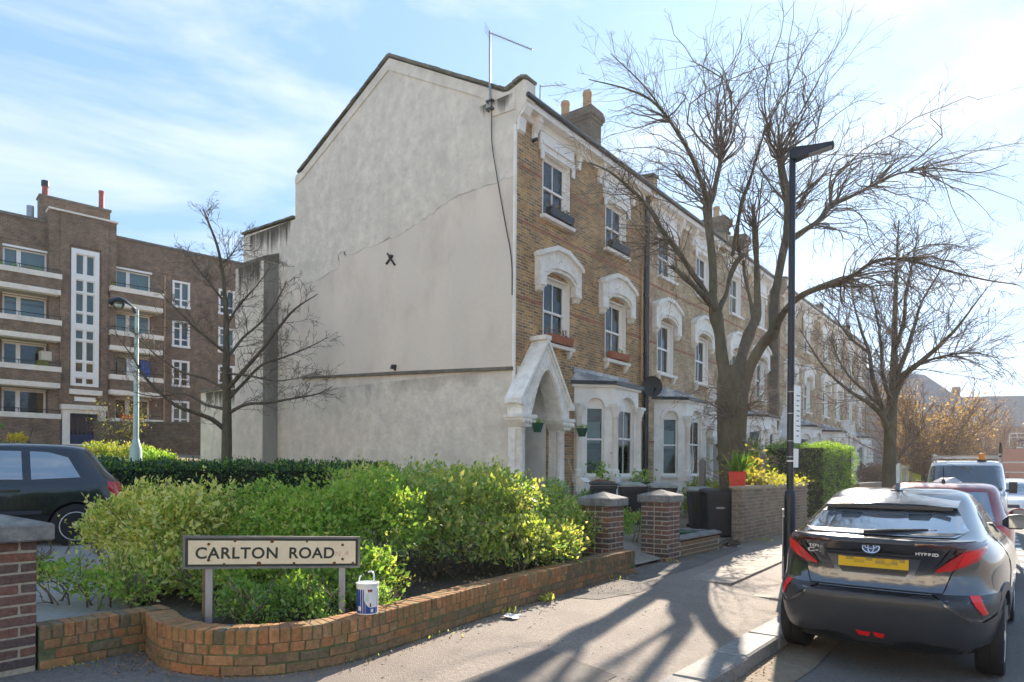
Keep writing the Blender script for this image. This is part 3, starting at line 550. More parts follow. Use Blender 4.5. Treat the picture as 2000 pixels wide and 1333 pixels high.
# litter
lt = thing('paper_scrap', 'crumpled white paper scrap lying on the pavement beside the curved wall', 'litter', (-4.22, 5.42, .205))
mb = MB(); vs = []
for i in range(5):
    for j in range(4): vs.append(((i-2)*.045+random.uniform(-.012, .012), (j-1.5)*.05+random.uniform(-.012, .012), random.uniform(.002, .03)))
mb.add(vs, [(i*4+j, i*4+4+j, i*4+5+j, i*4+1+j) for i in range(4) for j in range(3)]).build('paper', 'plastic_white', lt)
# ================================================================ terrace houses
def wall_holes(mb, x, y0, y1, z0, z1, holes, depth, m=0):
    ys = sorted({y0, y1, *[h[0] for h in holes], *[h[1] for h in holes]}); zs = sorted({z0, z1, *[h[2] for h in holes], *[h[3] for h in holes]})
    for i in range(len(ys)-1):
        for j in range(len(zs)-1):
            yc, zc = (ys[i]+ys[i+1])/2, (zs[j]+zs[j+1])/2
            if any(h[0] < yc < h[1] and h[2] < zc < h[3] for h in holes): continue
            mb.add([(x, ys[i], zs[j]), (x, ys[i+1], zs[j]), (x, ys[i+1], zs[j+1]), (x, ys[i], zs[j+1])], [(0, 1, 2, 3)], m)
    for a, b, c, d in holes:
        e = x-depth
        mb.add([(x, a, c), (x, b, c), (x, b, d), (x, a, d), (e, a, c), (e, b, c), (e, b, d), (e, a, d)], [(0, 1, 5, 4), (1, 2, 6, 5), (2, 3, 7, 6), (3, 0, 4, 7)], m)
def arch(y0, y1, zs, za, n=10, pointed=False):
    c = (y0+y1)/2; h = (y1-y0)/2; P = []
    for i in range(n+1):
        t = i/n*2-1
        if pointed: z = zs+(za-zs)*(1-abs(t)**1.75)
        else: z = zs+(za-zs)*math.sqrt(max(0, 1-t*t)) if za-zs > .2*h else zs+(za-zs)*(1-t*t)
        P.append((c+h*t, z))
    return P
M['screen_teal'] = pbr('patterned_teal_screen', (.07, .13, .15), .8, var=.7, ns=11, col2=(.30, .10, .07), ns2=9, amt2=.9)
class House:
    def __init__(s, Y0, W, mirror, label, brick, X0=-10.2, group='terrace houses', bandmat='redband'):
        s.W = W; s.mir = mirror; s.t = thing('terraced_house', label, 'house', (X0, Y0, 0), group=group); s.brick = brick
    def fin(s, mb, name, mat, parent=None, smooth=False, angle=40):
        if s.mir: mb.v = [(v[0], s.W-v[1], v[2]) for v in mb.v]
        return mb.build(name, mat, parent or s.t, smooth, angle=angle)
    def window(s, y0, y1, z0, z1, hood=False, xr=-.14, arch_top=0, bars=True, curtain=True):
        mb = MB(); f = .055
        # white lined reveal
        mb.box(xr-.02, .012, y0, y0+.03, z0, z1); mb.box(xr-.02, .012, y1-.03, y1, z0, z1); mb.box(xr-.02, .010, y0+.03, y1-.03, z1-.03, z1)
        a, b = y0+.03, y1-.03; t = z1-.03; zm = (z0+t)/2
        mb.box(xr-.05, xr+.02, a, a+.09, z0, t); mb.box(xr-.05, xr+.02, b-.09, b, z0, t); mb.box(xr-.05, xr+.02, a+.09, b-.09, t-.10, t); mb.box(xr-.05, xr+.02, a+.09, b-.09, z0, z0+.10)
        mb.box(xr-.045, xr+.035, a+.09, b-.09, zm-.03, zm+.03)
        for q in (a+.09, b-.09-.045): mb.box(xr-.048, xr+.012, q, q+.045, z0+.10, t-.10)
        c = (a+b)/2
        if bars: mb.box(xr-.04, xr+.008, c-.014, c+.014, z0+.10, zm-.03); mb.box(xr-.03, xr+.016, c-.014, c+.014, zm+.03, t-.10)
        w = s.fin(mb, 'window', 'frame_white')
        s.fin(MB().box(xr-.012, xr-.006, a+.13, b-.13, zm+.03, t-.10), 'pane', 'glass', w); s.fin(MB().box(xr-.030, xr-.024, a+.13, b-.13, z0+.10, zm-.03), 'pane', 'glass', w)
        if curtain:
            cm = MB(); n = 9; yy0, yy1 = (a+.05, a+(b-a)*.48)
            vs = []
            for i in range(n): q = yy0+(yy1-yy0)*i/(n-1); vs += [(xr-.12+.02*math.sin(i*2.3), q, z0), (xr-.12+.02*math.sin(i*2.3), q, t)]
            cm.add(vs, [(2*i, 2*i+2, 2*i+3, 2*i+1) for i in range(n-1)]); s.fin(cm, 'curtain', 'curtain', w)
        sm = MB().prism([(xr, z0-.105), (.15, z0-.105), (.16, z0-.02), (xr, z0+.002)], 'y', y0-.09, y1+.09)
        if hood:
            for q in (y0-.02, y1-.10): sm.prism([(.0, z0-.105), (.12, z0-.105), (.10, z0-.2), (.05, z0-.28), (0, z0-.31)], 'y', q, q+.12)
        s.fin(sm, 'window_sill', 'white', w)
        if hood:
            h = MB(); e0, e1 = y0-.37, y1+.37; c = (e0+e1)/2; zb = z1-.34
            outer = [(e0, zb), (e0, z1+.46), (e0+.10, z1+.50), (c-.28, z1+.74), (c+.28, z1+.74), (e1-.10, z1+.50), (e1, z1+.46), (e1, zb), (y1+.06, zb)]
            inner = [(p[0], p[1]) for p in arch(y0+.0, y1-.0, z1-.04, z1+.13, 8)][::-1]
            h.prism(outer+[(y1+.06, z1-.06)]+inner+[(y0-.06, z1-.06), (y0-.06, zb)], 'x', .0, .17)
            o2 = [(e0-.03, z1+.38), (e0-.03, z1+.47), (e0+.10, z1+.56), (c-.29, z1+.80), (c+.29, z1+.80), (e1-.10, z1+.56), (e1+.03, z1+.47), (e1+.03, z1+.38), (e1-.03, z1+.38), (e1-.10, z1+.44), (c+.26, z1+.68), (c-.26, z1+.68), (e0+.10, z1+.44), (e0+.03, z1+.38)]
            h.prism(o2, 'x', .0, .25)
            o3 = [(p[0], p[1]) for p in arch(y0-.13, y1+.13, z1+.02, z1+.33, 10)]; o4 = [(p[0], p[1]) for p in arch(y0-.05, y1+.05, z1+.02, z1+.22, 10)][::-1]
            h.prism(o3+o4, 'x', .17, .215)
            for i in range(9):
                q = c-.52+i*.13; h.lathe([(.035, .17), (.03, .19), (.0, .2)], 6, (0, q, z1+.46-.06*abs(i-4)), axis='x')
            for q in (e0+.0, e1-.27): h.prism([(0, zb-.16), (.10, zb-.13), (.16, zb-.02), (.20, zb), (.20, zb+.07), (0, zb+.07)], 'y', q+.03, q+.24)
            s.fin(h, 'window_hood', 'white_dirty', w)
        return w
    def bay_face(s, o, d, L, z0, z1, a, b, zs, sp, ap, th=.16, name='bay_wall', pm='glass', parent=None):
        # one face of the canted bay: o origin, d direction along it (house x,y), normal to its right
        nx, ny = (d[1], -d[0])
        def T(mb): mb.v = [(o[0]+d[0]*v[1]+nx*v[0], o[1]+d[1]*v[1]+ny*v[0], v[2]) for v in mb.v]; return mb
        mb = MB(); ar = arch(a, b, sp, ap, 10)
        mb.prism([(0, z0), (0, z1), (L, z1), (L, z0), (b, z0)]+ar[::-1]+[(a, z0)], 'x', -th, 0); mb.box(-th, -.004, a, b, z0, zs)
        mb.prism(arch(a-.12, b+.12, sp, ap+.13, 12)+arch(a, b, sp, ap, 12)[::-1], 'x', 0, .06); mb.prism([(-.1, zs-.10), (.09, zs-.10), (.10, zs-.02), (-.1, zs+.005)], 'y', a-.05, b+.05)
        mb.box(0, .03, .02, L-.02, z0+.0, zs-.16)
        bw = s.fin(T(mb), name, 'white', parent)
        fr = MB(); f = .05; zm = zs+(ap-zs)*.47
        fr.box(-.13, -.08, a, a+f, zs, ap); fr.box(-.13, -.08, b-f, b, zs, ap); fr.box(-.14, -.06, a+f, b-f, zm-.025, zm+.025); fr.box(-.13, -.08, a+f, b-f, zs, zs+.07); fr.box(-.13, -.085, a+f, b-f, sp-.02, ap)
        c = (a+b)/2; 
        if b-a > .75: fr.box(-.125, -.09, c-.014, c+.014, zs+.07, sp-.02)
        w = s.fin(T(fr), 'window', 'frame_white', parent)
        s.fin(T(MB().box(-.11, -.105, a+f, b-f, zs+.07, sp-.02)), 'pane', pm, w)
        s.fin(T(MB().box(-.26, -.25, a+f, b-f, zm-.1, zm+.5)), 'roller_blind', 'curtain', w); s.fin(T(MB().box(-.30, -.29, a, b, zs, zs+.75)), 'lower_screen', 'screen_teal', w)
        return bw
    def bay(s, y0, y1, p=.8):
        q = p+.01; z0, z1 = .28, 4.02
        y2, y3 = y0+q, y1-q; k = math.sqrt(.5); cl = math.hypot(p, q)
        B0 = MB().box(-.05, .02, y0+.1, y1-.1, .28, .34); root = s.fin(B0, 'bay_window', 'white')
        s.bay_face((0, y0), (p/cl, q/cl), cl, z0, z1, .34, .86, 1.55, 3.45, 3.72, parent=root)
        s.bay_face((p, y2), (0, 1), y3-y2, z0, z1, .22, (y3-y2)-.26, 1.55, 3.42, 3.80, parent=root)
        s.bay_face((p, y3), (-p/cl, q/cl), cl, z0, z1, .30, .82, 1.55, 3.45, 3.72, parent=root)
        for (cx, cyy) in ((p+.02, y2+.03), (p+.02, y3-.03), (.1, y0+.06)):
            cm = MB(); cm.lathe([(.13, 1.55), (.13, 1.70), (.095, 1.74), (.09, 3.18), (.105, 3.2), (.10, 3.24), (.16, 3.40), (.17, 3.48), (.12, 3.50)], 12, (cx, cyy, 0)); cm.box(cx-.16, cx+.16, cyy-.16, cyy+.16, 3.48, 3.56); cm.box(cx-.14, cx+.14, cyy-.14, cyy+.14, 1.36, 1.55); s.fin(cm, 'pilaster', 'white', root, True)
        e = .15; P = [(0, y0-.16), (p+.1, y2-.08), (p+.1, y3+.08), (0, y1+.16)]
        s.fin(MB().prism([(-.02, y0-.14), (p+.07, y2-.06), (p+.07, y3+.06), (-.02, y1+.14)], 'z', 4.02, 4.09), 'cornice', 'white', root)
        s.fin(MB().prism([(-.02, y0-.2), (p+.13, y2-.1), (p+.13, y3+.1), (-.02, y1+.2)], 'z', 4.092, 4.19), 'gutter', 'black_iron', root)
        rf = MB(); rf.add([(-.02, y0-.17, 4.19), (p+.10, y2-.08, 4.19), (p+.10, y3+.08, 4.19), (-.02, y1+.17, 4.19), (.0, y0+.05, 4.48), (.0, y1-.05, 4.48)], [(0, 1, 4), (1, 2, 5, 4), (2, 3, 5), (0, 4, 5, 3), (0, 3, 2, 1)]); rf.box(0, .03, y0-.1, y1+.1, 4.42, 4.56)
        s.fin(rf, 'bay_roof', 'lead', root)
    def porch(s, yc, p=.45, door='wood'):
        zf = .5; hw = .62
        r = MB(); x1 = -1.25
        r.add([(0, yc+hw, zf), (x1, yc+hw, zf), (x1, yc+hw, 4.25), (0, yc+hw, 4.25)], [(0, 1, 2, 3)]); r.add([(0, yc-hw, zf), (x1, yc-hw, zf), (x1, yc-hw, 4.25), (0, yc-hw, 4.25)], [(0, 1, 2, 3)])
        r.add([(0, yc-hw, 4.25), (0, yc+hw, 4.25), (x1, yc+hw, 4.25), (x1, yc-hw, 4.25)], [(0, 1, 2, 3)]); r.add([(x1, yc-hw, zf), (x1, yc+hw, zf), (x1, yc+hw, 4.25), (x1, yc-hw, 4.25)], [(0, 1, 2, 3)])
        root = s.fin(r, 'porch', 'white')
        s.fin(MB().box(x1, p+.35, yc-1.1, yc+1.1, .26, zf), 'step', 'concrete', root)
        s.fin(MB().box(x1+.002, x1+.05, yc-.46, yc+.46, zf, 2.62).box(x1+.05, x1+.065, yc-.33, yc-.06, .8, 1.3).box(x1+.05, x1+.065, yc+.06, yc+.33, .8, 1.3), 'front_door', door, root)
        g = MB(); zb = 3.04; o = [(yc-1.02, zb), (yc-1.05, 3.42), (yc, 4.92), (yc+1.05, 3.42), (yc+1.02, zb)]; inn = arch(yc-.66, yc+.66, zb, 4.20, 16, True)
        g.prism(o+inn[::-1], 'x', 0, p)
        g.prism(arch(yc-.80, yc+.80, zb+.02, 4.38, 16, True)+arch(yc-.68, yc+.68, zb+.02, 4.22, 16, True)[::-1], 'x', p, p+.035)
        for i in range(15):
            t = -0.92+i*1.84/14; z = zb+1.26*(1-abs(t)**1.75); g.lathe([(.045, p), (.04, p+.05), (0, p+.06)], 6, (0, yc+.74*t, z), axis='x')
        s.fin(g, 'porch_gable', 'white_dirty', root)
        cp = MB()
        for sg_ in (-1, 1): cp.prism([(yc, 4.90), (yc, 5.02), (yc+sg_*1.12, 3.42), (yc+sg_*1.12, 3.31)], 'x', -.02, p+.06); cp.prism([(yc, 4.76), (yc, 4.83), (yc+sg_*1.0, 3.30), (yc+sg_*1.0, 3.24)], 'x', p, p+.03); cp.box(p-.05, p+.09, yc+sg_*1.06-.1, yc+sg_*1.06+.1, 3.26, 3.40)
        cp.box(-.02, p+.05, yc-.13, yc+.13, 4.97, 5.08)
        s.fin(cp, 'porch_coping', 'white_dirty', root)
        for sg_ in (-1, 1):
            c = yc+sg_*.86; cm = MB(); xf = p-.17
            cm.box(.0, p, c-.165, c+.165, zf-.2, 1.12); cm.box(.0, p+.03, c-.195, c+.195, zf-.2, .78); cm.prism([(c-.19, 1.12), (c+.19, 1.12), (c+.19, 1.17), (c+.15, 1.30), (c-.15, 1.30), (c-.19, 1.17)], 'x', .0, p+.02)
            cm.lathe([(.16, 1.30), (.16, 1.36), (.125, 1.40), (.115, 2.66), (.145, 2.70), (.13, 2.74)], 14, (xf, c, 0)); cm.box(0, p-.24, c-.12, c+.12, 1.3, 2.76)
            cm.prism([(c-.14, 2.74), (c+.14, 2.74), (c+.26, 2.90), (c-.26, 2.90)], 'x', 0, p+.06); cm.box(0, p+.11, c-.31, c+.31, 2.96, 3.04); cm.box(0, p+.08, c-.27, c+.27, 2.90, 2.96)
            for k in range(4): cm.lathe([(.05, p+.06), (.055, p+.11), (0, p+.14)], 7, (0, c-.2+k*.135, 2.87), axis='x')
            s.fin(cm, 'column', 'white_dirty', root, True)
    def shell(s, holes, z0=.2, gable_left=False, roof=True):
        W = s.W; mb = MB(); wall_holes(mb, 0, 0, W, z0, 10.86, holes, .3); s.fin(mb, 'front_wall', s.brick)
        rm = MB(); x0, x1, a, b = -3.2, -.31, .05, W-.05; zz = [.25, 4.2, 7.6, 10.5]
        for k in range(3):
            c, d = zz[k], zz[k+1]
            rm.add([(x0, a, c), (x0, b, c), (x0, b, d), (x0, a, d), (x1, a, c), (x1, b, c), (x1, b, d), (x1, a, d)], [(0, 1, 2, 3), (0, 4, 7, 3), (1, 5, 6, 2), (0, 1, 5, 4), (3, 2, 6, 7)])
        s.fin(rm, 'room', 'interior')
        # roof, eaves and gutter
        s.fin(MB().prism([(.30, 10.88), (-4.6, 13.28), (-9.2, 10.95), (-9.2, 10.85), (-4.6, 13.15), (.30, 10.78)], 'y', .04, W-.04), 'roof', 'slate')
        s.fin(MB().box(-9.15, -8.9, .37, W-.2, .1, 10.8), 'back_wall', s.brick)
        e = MB(); e.box(.0, .30, .02, W-.02, 10.62, 10.77); e.box(.0, .07, .02, W-.02, 10.44, 10.62); s.fin(e, 'eaves_board', 'white')
        s.fin(MB().tube([(.35, .0, 10.83), (.35, W, 10.83)], .065, 8), 'gutter', 'black_iron', smooth=True)
    def bands(s, holes):
        for z in (2.66, 6.0, 7.90, 9.26):
            ev = sorted([(h[0]-.02, h[1]+.02) for h in holes if h[2] < z < h[3]]); a = .002
            for b, c in ev+[(s.W-.002, 0)]:
                if b-a > .15: s.fin(MB().box(-.05, .006, a, b, z-.036, z+.036), 'brick_band', 'redband')
                a = c
    def brackets(s, ys):
        for y in ys:
            m = MB().prism([(0, 10.05), (.07, 10.06), (.09, 10.25), (.20, 10.42), (.24, 10.62), (0, 10.62)], 'y', y-.07, y+.07); m.lathe([(.06, y-.09), (.06, y+.09)], 10, (.19, 0, 10.52), axis='y'); s.fin(m, 'eaves_bracket', 'white')
    def frieze(s, y0, y1, z0):
        m = MB().box(.0, .05, y0-.16, y1+.16, z0+.0, 10.44); m.box(.05, .10, y0-.10, y1+.10, z0+.16, z0+.26); m.box(.05, .085, y0-.16, y0-.02, z0-.25, z0+.14); m.box(.05, .085, y1+.02, y1+.16, z0-.25, z0+.14); s.fin(m, 'frieze_panel', 'white')
    def full(s, back=True, bay=True):
        W = s.W; H = [(1.12, 2.40, 8.32, 9.96), (4.34, 5.60, 8.32, 9.76), (1.18, 2.43, 5.04, 6.78), (4.36, 5.62, 5.04, 6.80), (.10, 1.40, .47, 4.28), (2.95, 5.56, .6, 3.95)]
        s.shell(H); s.bands(H)
        s.window(*H[0]); s.window(*H[1]); s.window(*H[2], hood=True); s.window(*H[3], hood=True); s.frieze(1.12, 2.40, 9.96); s.frieze(4.34, 5.60, 9.76)
        s.brackets([.72, 2.80, 3.95, 6.0]); s.porch(.75); s.bay(2.72, 5.79)
        return s
    def parapet(s, y, th=.3, mat=None, cop=True):
        P = [(-.02, 10.4), (.32, 10.7), (.32, 11.2), (-.1, 11.26), (-4.6, 13.62), (-9.2, 11.3), (-9.2, 10.4)]
        s.fin(MB().prism(P, 'y', y-th/2, y+th/2), 'party_parapet', mat or s.brick)
        m = MB()
        for (a, b) in (((.36, 11.22), (-.1, 11.28)), ((-.1, 11.28), (-4.6, 13.64)), ((-4.6, 13.64), (-9.2, 11.32))): m.prism([a, (a[0], a[1]+.09), (b[0], b[1]+.09), b], 'y', y-th/2-.03, y+th/2+.03)
        s.fin(m, 'parapet_coping', 'stain')
    def chimney(s, x0, x1, y0, y1, zt_, pots, mat='darkbrick'):
        m = MB().box(x0, x1, y0, y1, 10.6, zt_-.42); m.box(x0-.05, x1+.05, y0-.05, y1+.05, zt_-.42, zt_-.30); m.box(x0-.10, x1+.10, y0-.10, y1+.10, zt_-.30, zt_-.12); m.box(x0-.06, x1+.06, y0-.06, y1+.06, zt_-.12, zt_)
        c = s.fin(m, 'chimney', mat)
        for x, y, h in pots: s.fin(MB().lathe([(.16, zt_), (.145, zt_+h*.75), (.17, zt_+h*.8), (.17, zt_+h*.9), (.14, zt_+h)], 14, (x, y, 0)), 'chimney_pot', 'potclay', c, True)
        return c
h1 = House(13.14, 6.85, False, 'end of terrace yellow brick house with blank cement rendered gable', 'stock').full(); h1.chimney(-4.3, -1.8, 6.4, 7.1, 14.02, [(-2.15, 6.75, .72), (-3.05, 6.75, .66), (-3.8, 6.75, .3)])
h1.parapet(6.98, .28, 'stock')
t1 = h1.t; th = .34
# gable end: cement render over brick
gp = [(-.012, .2), (-.012, 10.25), (.05, 10.42), (.20, 10.55), (.33, 10.72), (.33, 11.18), (.22, 11.24), (-.25, 11.10), (-.42, 11.13), (-4.66, 13.56), (-8.85, 11.40), (-9.2, 11.36), (-9.2, .2)]
MB().prism(gp, 'y', -.0, th).build('gable_wall', 'render', t1)
MB().prism([(-.010, 4.22), (-.010, 8.95), (-2.2, 8.85), (-3.2, 8.55), (-3.75, 8.42), (-4.6, 8.28), (-6.4, 8.20), (-6.62, 8.32), (-6.9, 8.28), (-7.0, 7.85), (-9.19, 7.55), (-9.19, 4.62), (-8.6, 4.64), (-4.3, 4.46)], 'y', -.022, -.0).build('render_patch', 'render_pale', t1, label='pinkish lower coat of render with a ragged top edge')
MB().prism([(-.020, 4.16), (-.020, 4.24), (-4.3, 4.47), (-8.62, 4.66), (-8.62, 4.60), (-4.3, 4.38)], 'y', -.075, -.0).build('render_ledge', 'stain', t1, label='thin dark sloping ledge across the gable')
MB().prism([(-.03, 10.58), (-.03, 11.08), (-.42, 11.02), (-4.66, 13.44), (-8.85, 11.28), (-9.18, 11.24), (-9.18, 11.06), (-8.9, 11.08), (-4.66, 13.20), (-1.1, 11.22), (-.75, 10.62)], 'y', -.03, -.0).build('verge_band', 'render', t1)
for x in (-2.15, -4.4): MB().box(x-.012, x+.012, -.0235, 0, 4.5, 8.3).build('render_joint', 'render', t1)
MB().box(-.055, .012, -.028, .03, .2, 10.2).build('corner_bead', 'white', t1)
MB().prism([(-9.2, .2), (-9.2, 9.93), (-12.36, 10.02), (-12.36, .2)], 'y', .02, th).build('rear_wing_wall', 'render', t1)
MB().prism([(-12.36, .2), (-12.36, 4.63), (-15.34, 4.58), (-15.34, .2)], 'y', .03, th).build('rear_extension_wall', 'render', t1)
MB().prism([(-15.36, 4.57), (-12.36, 4.64), (-12.36, 4.74), (-15.36, 4.67)], 'y', -.04, th+.05).build('coping', 'stain', t1)
MB().box(-11.9, -10.16, -.54, .02, .2, 8.62).add([(-10.158, -.54, .2), (-10.158, .018, .2), (-10.158, .018, 8.6), (-10.158, -.54, 8.6)], [(0, 1, 2, 3)], 1).build('chimney_breast', ['render', 'render_dark'], t1, label='projecting chimney breast with one darker side')  # only the side facing the street takes the darker render colour
MB().add([(-11.92, -.57, 8.62), (-10.13, -.57, 8.62), (-10.13, .02, 8.62), (-11.92, .02, 8.62), (-11.92, -.57, 8.74), (-10.13, -.57, 8.74), (-10.13, .02, 8.98), (-11.92, .02, 8.98)], [(0, 3, 2, 1), (4, 5, 6, 7), (0, 1, 5, 4), (1, 2, 6, 5), (2, 3, 7, 6), (3, 0, 4, 7)]).build('breast_cap', 'stain', t1)
MB().box(-12.4, -9.2, .1, 6.85, .2, 9.9).build('rear_wing', 'stock', t1); MB().box(-15.3, -12.4, .2, 6.85, .2, 4.5).build('rear_extension', 'stock', t1)
def stain(x0, x1, z0, z1, y, mat): MB().add([(x0, y, z0), (x1, y, z0), (x1, y, z1), (x0, y, z1)], [(0, 1, 2, 3)]).build('stain', mat, t1)
stain(-12.34, -9.22, 8.3, 9.93, .012, 'streak'); stain(-11.88, -10.18, 6.6, 8.61, -.548, 'streak'); stain(-1.3, -.02, 10.2, 11.0, -.036, 'streak'); stain(-8.6, -.1, 2.6, 4.2, -.0290, 'streak_soft'); stain(-9.1, -.1, .3, 3.2, -.0275, 'streak_base'); stain(-15.2, -12.4, 3.4, 4.56, .02, 'streak')
random.seed(6); mb = MB(); kp = [(-.02, 8.93), (-1.2, 8.92), (-2.2, 8.84), (-3.2, 8.54), (-3.75, 8.42), (-4.6, 8.28), (-6.4, 8.20), (-6.62, 8.34), (-6.9, 8.28), (-7.0, 7.85), (-9.15, 7.56)]; top = []; bot = []
for p in bez(kp, 7):
    j = random.gauss(0, .025); t_ = abs(random.gauss(.004, .012))+.002; top.append((p[0], p[1]+j+t_)); bot.append((p[0], p[1]+j-t_*.4))
mb.prism(top+bot[::-1], 'y', -.026, -.02); mb.build('render_crack', 'render_line', t1)
# coping bricks along the rake
random.seed(2)
cpm = [stone_mesh('coping_brick', .232, .46, .075, 'coping', .008, .008, 40+i) for i in range(4)]
for a, b in (((-.34, 11.13), (-4.66, 13.60)), ((-4.66, 13.60), (-9.05, 11.36)), ((-9.24, 9.96), (-12.40, 10.05)), ((.34, 11.21), (.12, 11.27)), ((.12, 11.27), (-.34, 11.13))):
    L_ = math.hypot(b[0]-a[0], b[1]-a[1]); n = max(1, round(L_/.24)); an = math.atan2(b[1]-a[1], b[0]-a[0])
    for k in range(n):
        f = (k+.5)/n; o = bpy.data.objects.new('coping_brick', cpm[k % 4]); link(o, t1); o.location = (a[0]+(b[0]-a[0])*f, .17, a[1]+(b[1]-a[1])*f+.045+random.uniform(-.006, .006)); o.rotation_euler = (random.uniform(-.01, .01), -an+random.uniform(-.015, .015), math.pi/2*0); o.rotation_euler = (Matrix.Rotation(-an, 4, 'Y') @ Matrix.Rotation(math.pi/2, 4, 'Z')).to_euler()
MB().prism([(0, 10.62), (.30, 10.62), (.20, 10.46), (.10, 10.40), (.06, 10.1), (0, 10.05)], 'y', .02, .30).build('kneeler_bracket', 'white', t1)
ti = MB()
for an in (.62, 2.25): ti.tbox((-4.49-.05*math.cos(an), -.05, 7.70), (math.cos(an)*(.17 if an < 1 else .25), 0, math.sin(an)*(.17 if an < 1 else .25)), (0, .022, 0), (-math.sin(an)*.022, 0, math.cos(an)*.022))
ti.lathe([(.06, -.04), (.05, -.09), (0, -.1)], 8, (-4.49, 0, 7.78), axis='y'); ti.build('wall_tie', 'black_iron', t1)
MB().tbox((-4.28, -.09, 4.60), (.05, 0, 0), (0, .07, 0), (0, .03, .06)).box(-4.31, -4.25, -.05, 0, 4.5, 4.62).build('wall_lamp', 'black_plastic', t1)
MB().tube([tuple(p) for p in bez([(-.76, -.03, 10.8), (-.74, -.05, 10.0), (-.55, -.05, 9.0), (-.28, -.05, 7.8), (-.08, -.05, 6.9), (-.06, -.04, 6.0)], 4)], .013, 5).build('aerial_cable', 'black_plastic', t1)
# pipes at the party wall
pm = MB().tube([(.09, 6.84, 10.6), (.09, 6.84, .4)], .06, 10)
for z in (9.3, 7.4, 5.5, 3.6, 1.8): pm.lathe([(.085, z-.04), (.085, z+.04)], 10, (.09, 6.84, 0))
pm.build('downpipe', 'black_iron', t1, True); MB().tube([(.07, 6.6, 8.4), (.07, 6.6, 4.6)], .035, 8).build('downpipe', 'potclay', t1, True)
for k in range(5): MB().box(0, .10, 5.98, 6.55, .5+k*.62, .95+k*.62).build('quoin', 'white', t1)
MB().lathe([(.0, .07), (.05, .1), (.05, .24), (.02, .26)], 8, (0, .55, 9.98), axis='x').build('security_lamp', 'black_plastic', t1)
h2 = House(19.99, 6.6, True, 'pale brick house second from the rendered gable, half behind the big tree', 'stock2').full(); h2.parapet(.14, .28)
MB().tube([(.09, .12, 10.5), (.09, .12, .4)], .05, 8).build('downpipe', 'black_iron', h2.t, True)
h3 = House(26.59, 6.1, False, 'third brick house of the first terrace, behind the tree trunk', 'stock2').full(); h3.parapet(.05, .28); h3.chimney(-4.3, -1.8, 5.2, 5.9, 14.0, [(-2.3, 5.5, .6)])
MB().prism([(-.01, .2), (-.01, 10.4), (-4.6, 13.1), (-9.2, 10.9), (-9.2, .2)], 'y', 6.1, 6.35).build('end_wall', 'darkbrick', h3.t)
lab = ['first brick house of the farther terrace, beside the dark side wall and gap', 'middle brick house of the farther terrace behind the second street tree', 'last brick house of the farther terrace beyond the street tree']
for k in range(3):
    h = House(34.6+k*7.0, 7.0, k % 2 == 1, lab[k], 'stock2'); h.full(); h.parapet(0 if k % 2 == 0 else 7.0, .3)
    if k == 0: MB().prism([(-.01, .2), (-.01, 10.8), (-.1, 11.2), (-4.6, 13.5), (-9.2, 11.2), (-9.2, .2)], 'y', -.25, -.003).build('side_wall', 'darkbrick', h.t, label='side wall facing the gap, its brick darkened for shade'); h.chimney(-4.2, -1.9, .3, 1.0, 14.0, [])  # darker brick here puts the wall's shade into its colour
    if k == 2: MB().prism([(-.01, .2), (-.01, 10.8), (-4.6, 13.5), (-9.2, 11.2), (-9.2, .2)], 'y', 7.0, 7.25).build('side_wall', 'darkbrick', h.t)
# far end of the street
def far_house(label, X, Y, W, Dp, H, R, rz, wall, roofm, wins, gable=True):
    t = thing('far_house', label, 'house', (X, Y, 0), rz, group='houses at the far end of the street'); m = MB(); holes = wins
    wall_holes(m, 0, 0, W, 0, H, holes, .2); m.box(-Dp, -Dp+.1, 0, W, 0, H)
    for y in (0, W): m.add([(0, y, 0), (-Dp, y, 0), (-Dp, y, H), (-Dp/2, y, H+R), (0, y, H)], [(0, 1, 2, 3, 4)])
    m.build('wall', wall, t)
    MB().prism([(.3, H-.05), (-Dp/2, H+R+.1), (-Dp-.3, H-.05), (-Dp/2, H+R-.05)], 'y', -.25, W+.25).build('roof', roofm, t)
    for a, b, c, d in holes:
        f = MB(); f.box(-.2, .03, a, a+.1, c, d); f.box(-.2, .03, b-.1, b, c, d); f.box(-.2, .03, a+.1, b-.1, d-.1, d); f.box(-.2, .06, a+.1, b-.1, c, c+.1); f.box(-.15, .01, (a+b)/2-.04, (a+b)/2+.04, c+.1, d-.1); f.box(-.15, -.005, a+.1, b-.1, c+(d-c)*.68, c+(d-c)*.72)
        w_ = f.build('window', 'frame_white', t); MB().box(-.16, -.155, a+.1, b-.1, c+.1, d-.1).build('pane', 'glass_dark', w_)
    MB().box(-Dp+.2, -.5, .2, W-.2, 0, .05).build('floor', 'interior', t)
    m = MB().box(-Dp/2-.5, -Dp/2+.4, .2, .9, H, H+R+1.4); m.build('chimney', 'darkbrick', t); return t
M['grey_wall'] = pbr('grey_house_render', (.33, .34, .35), .9, var=.1)
M['redwall'] = brickmat('red_far_brick', (.30, .12, .08), (.22, .09, .06), (.26, .2, .15))
far_house('grey rendered house with bluish roof and white cross window seen left of the second tree', -8.6, 60.5, 9, 8, 7.2, 3.2, -.45, 'grey_wall', 'slate', [(.6, 3.0, 1.6, 4.0), (5.2, 7.4, 1.6, 4.0), (.8, 2.6, 5.0, 6.6), (5.3, 7.2, 5.0, 6.6)])
far_house('red brick far house with pale ground floor behind the orange tree', -5.6, 88, 8, 8, 7.0, 3.4, -.1, 'redwall', 'slate', [(.6, 2.8, 1.0, 3.2), (4.8, 7, 1.0, 3.2), (.8, 2.6, 4.6, 6.4), (5, 6.8, 4.6, 6.4)])
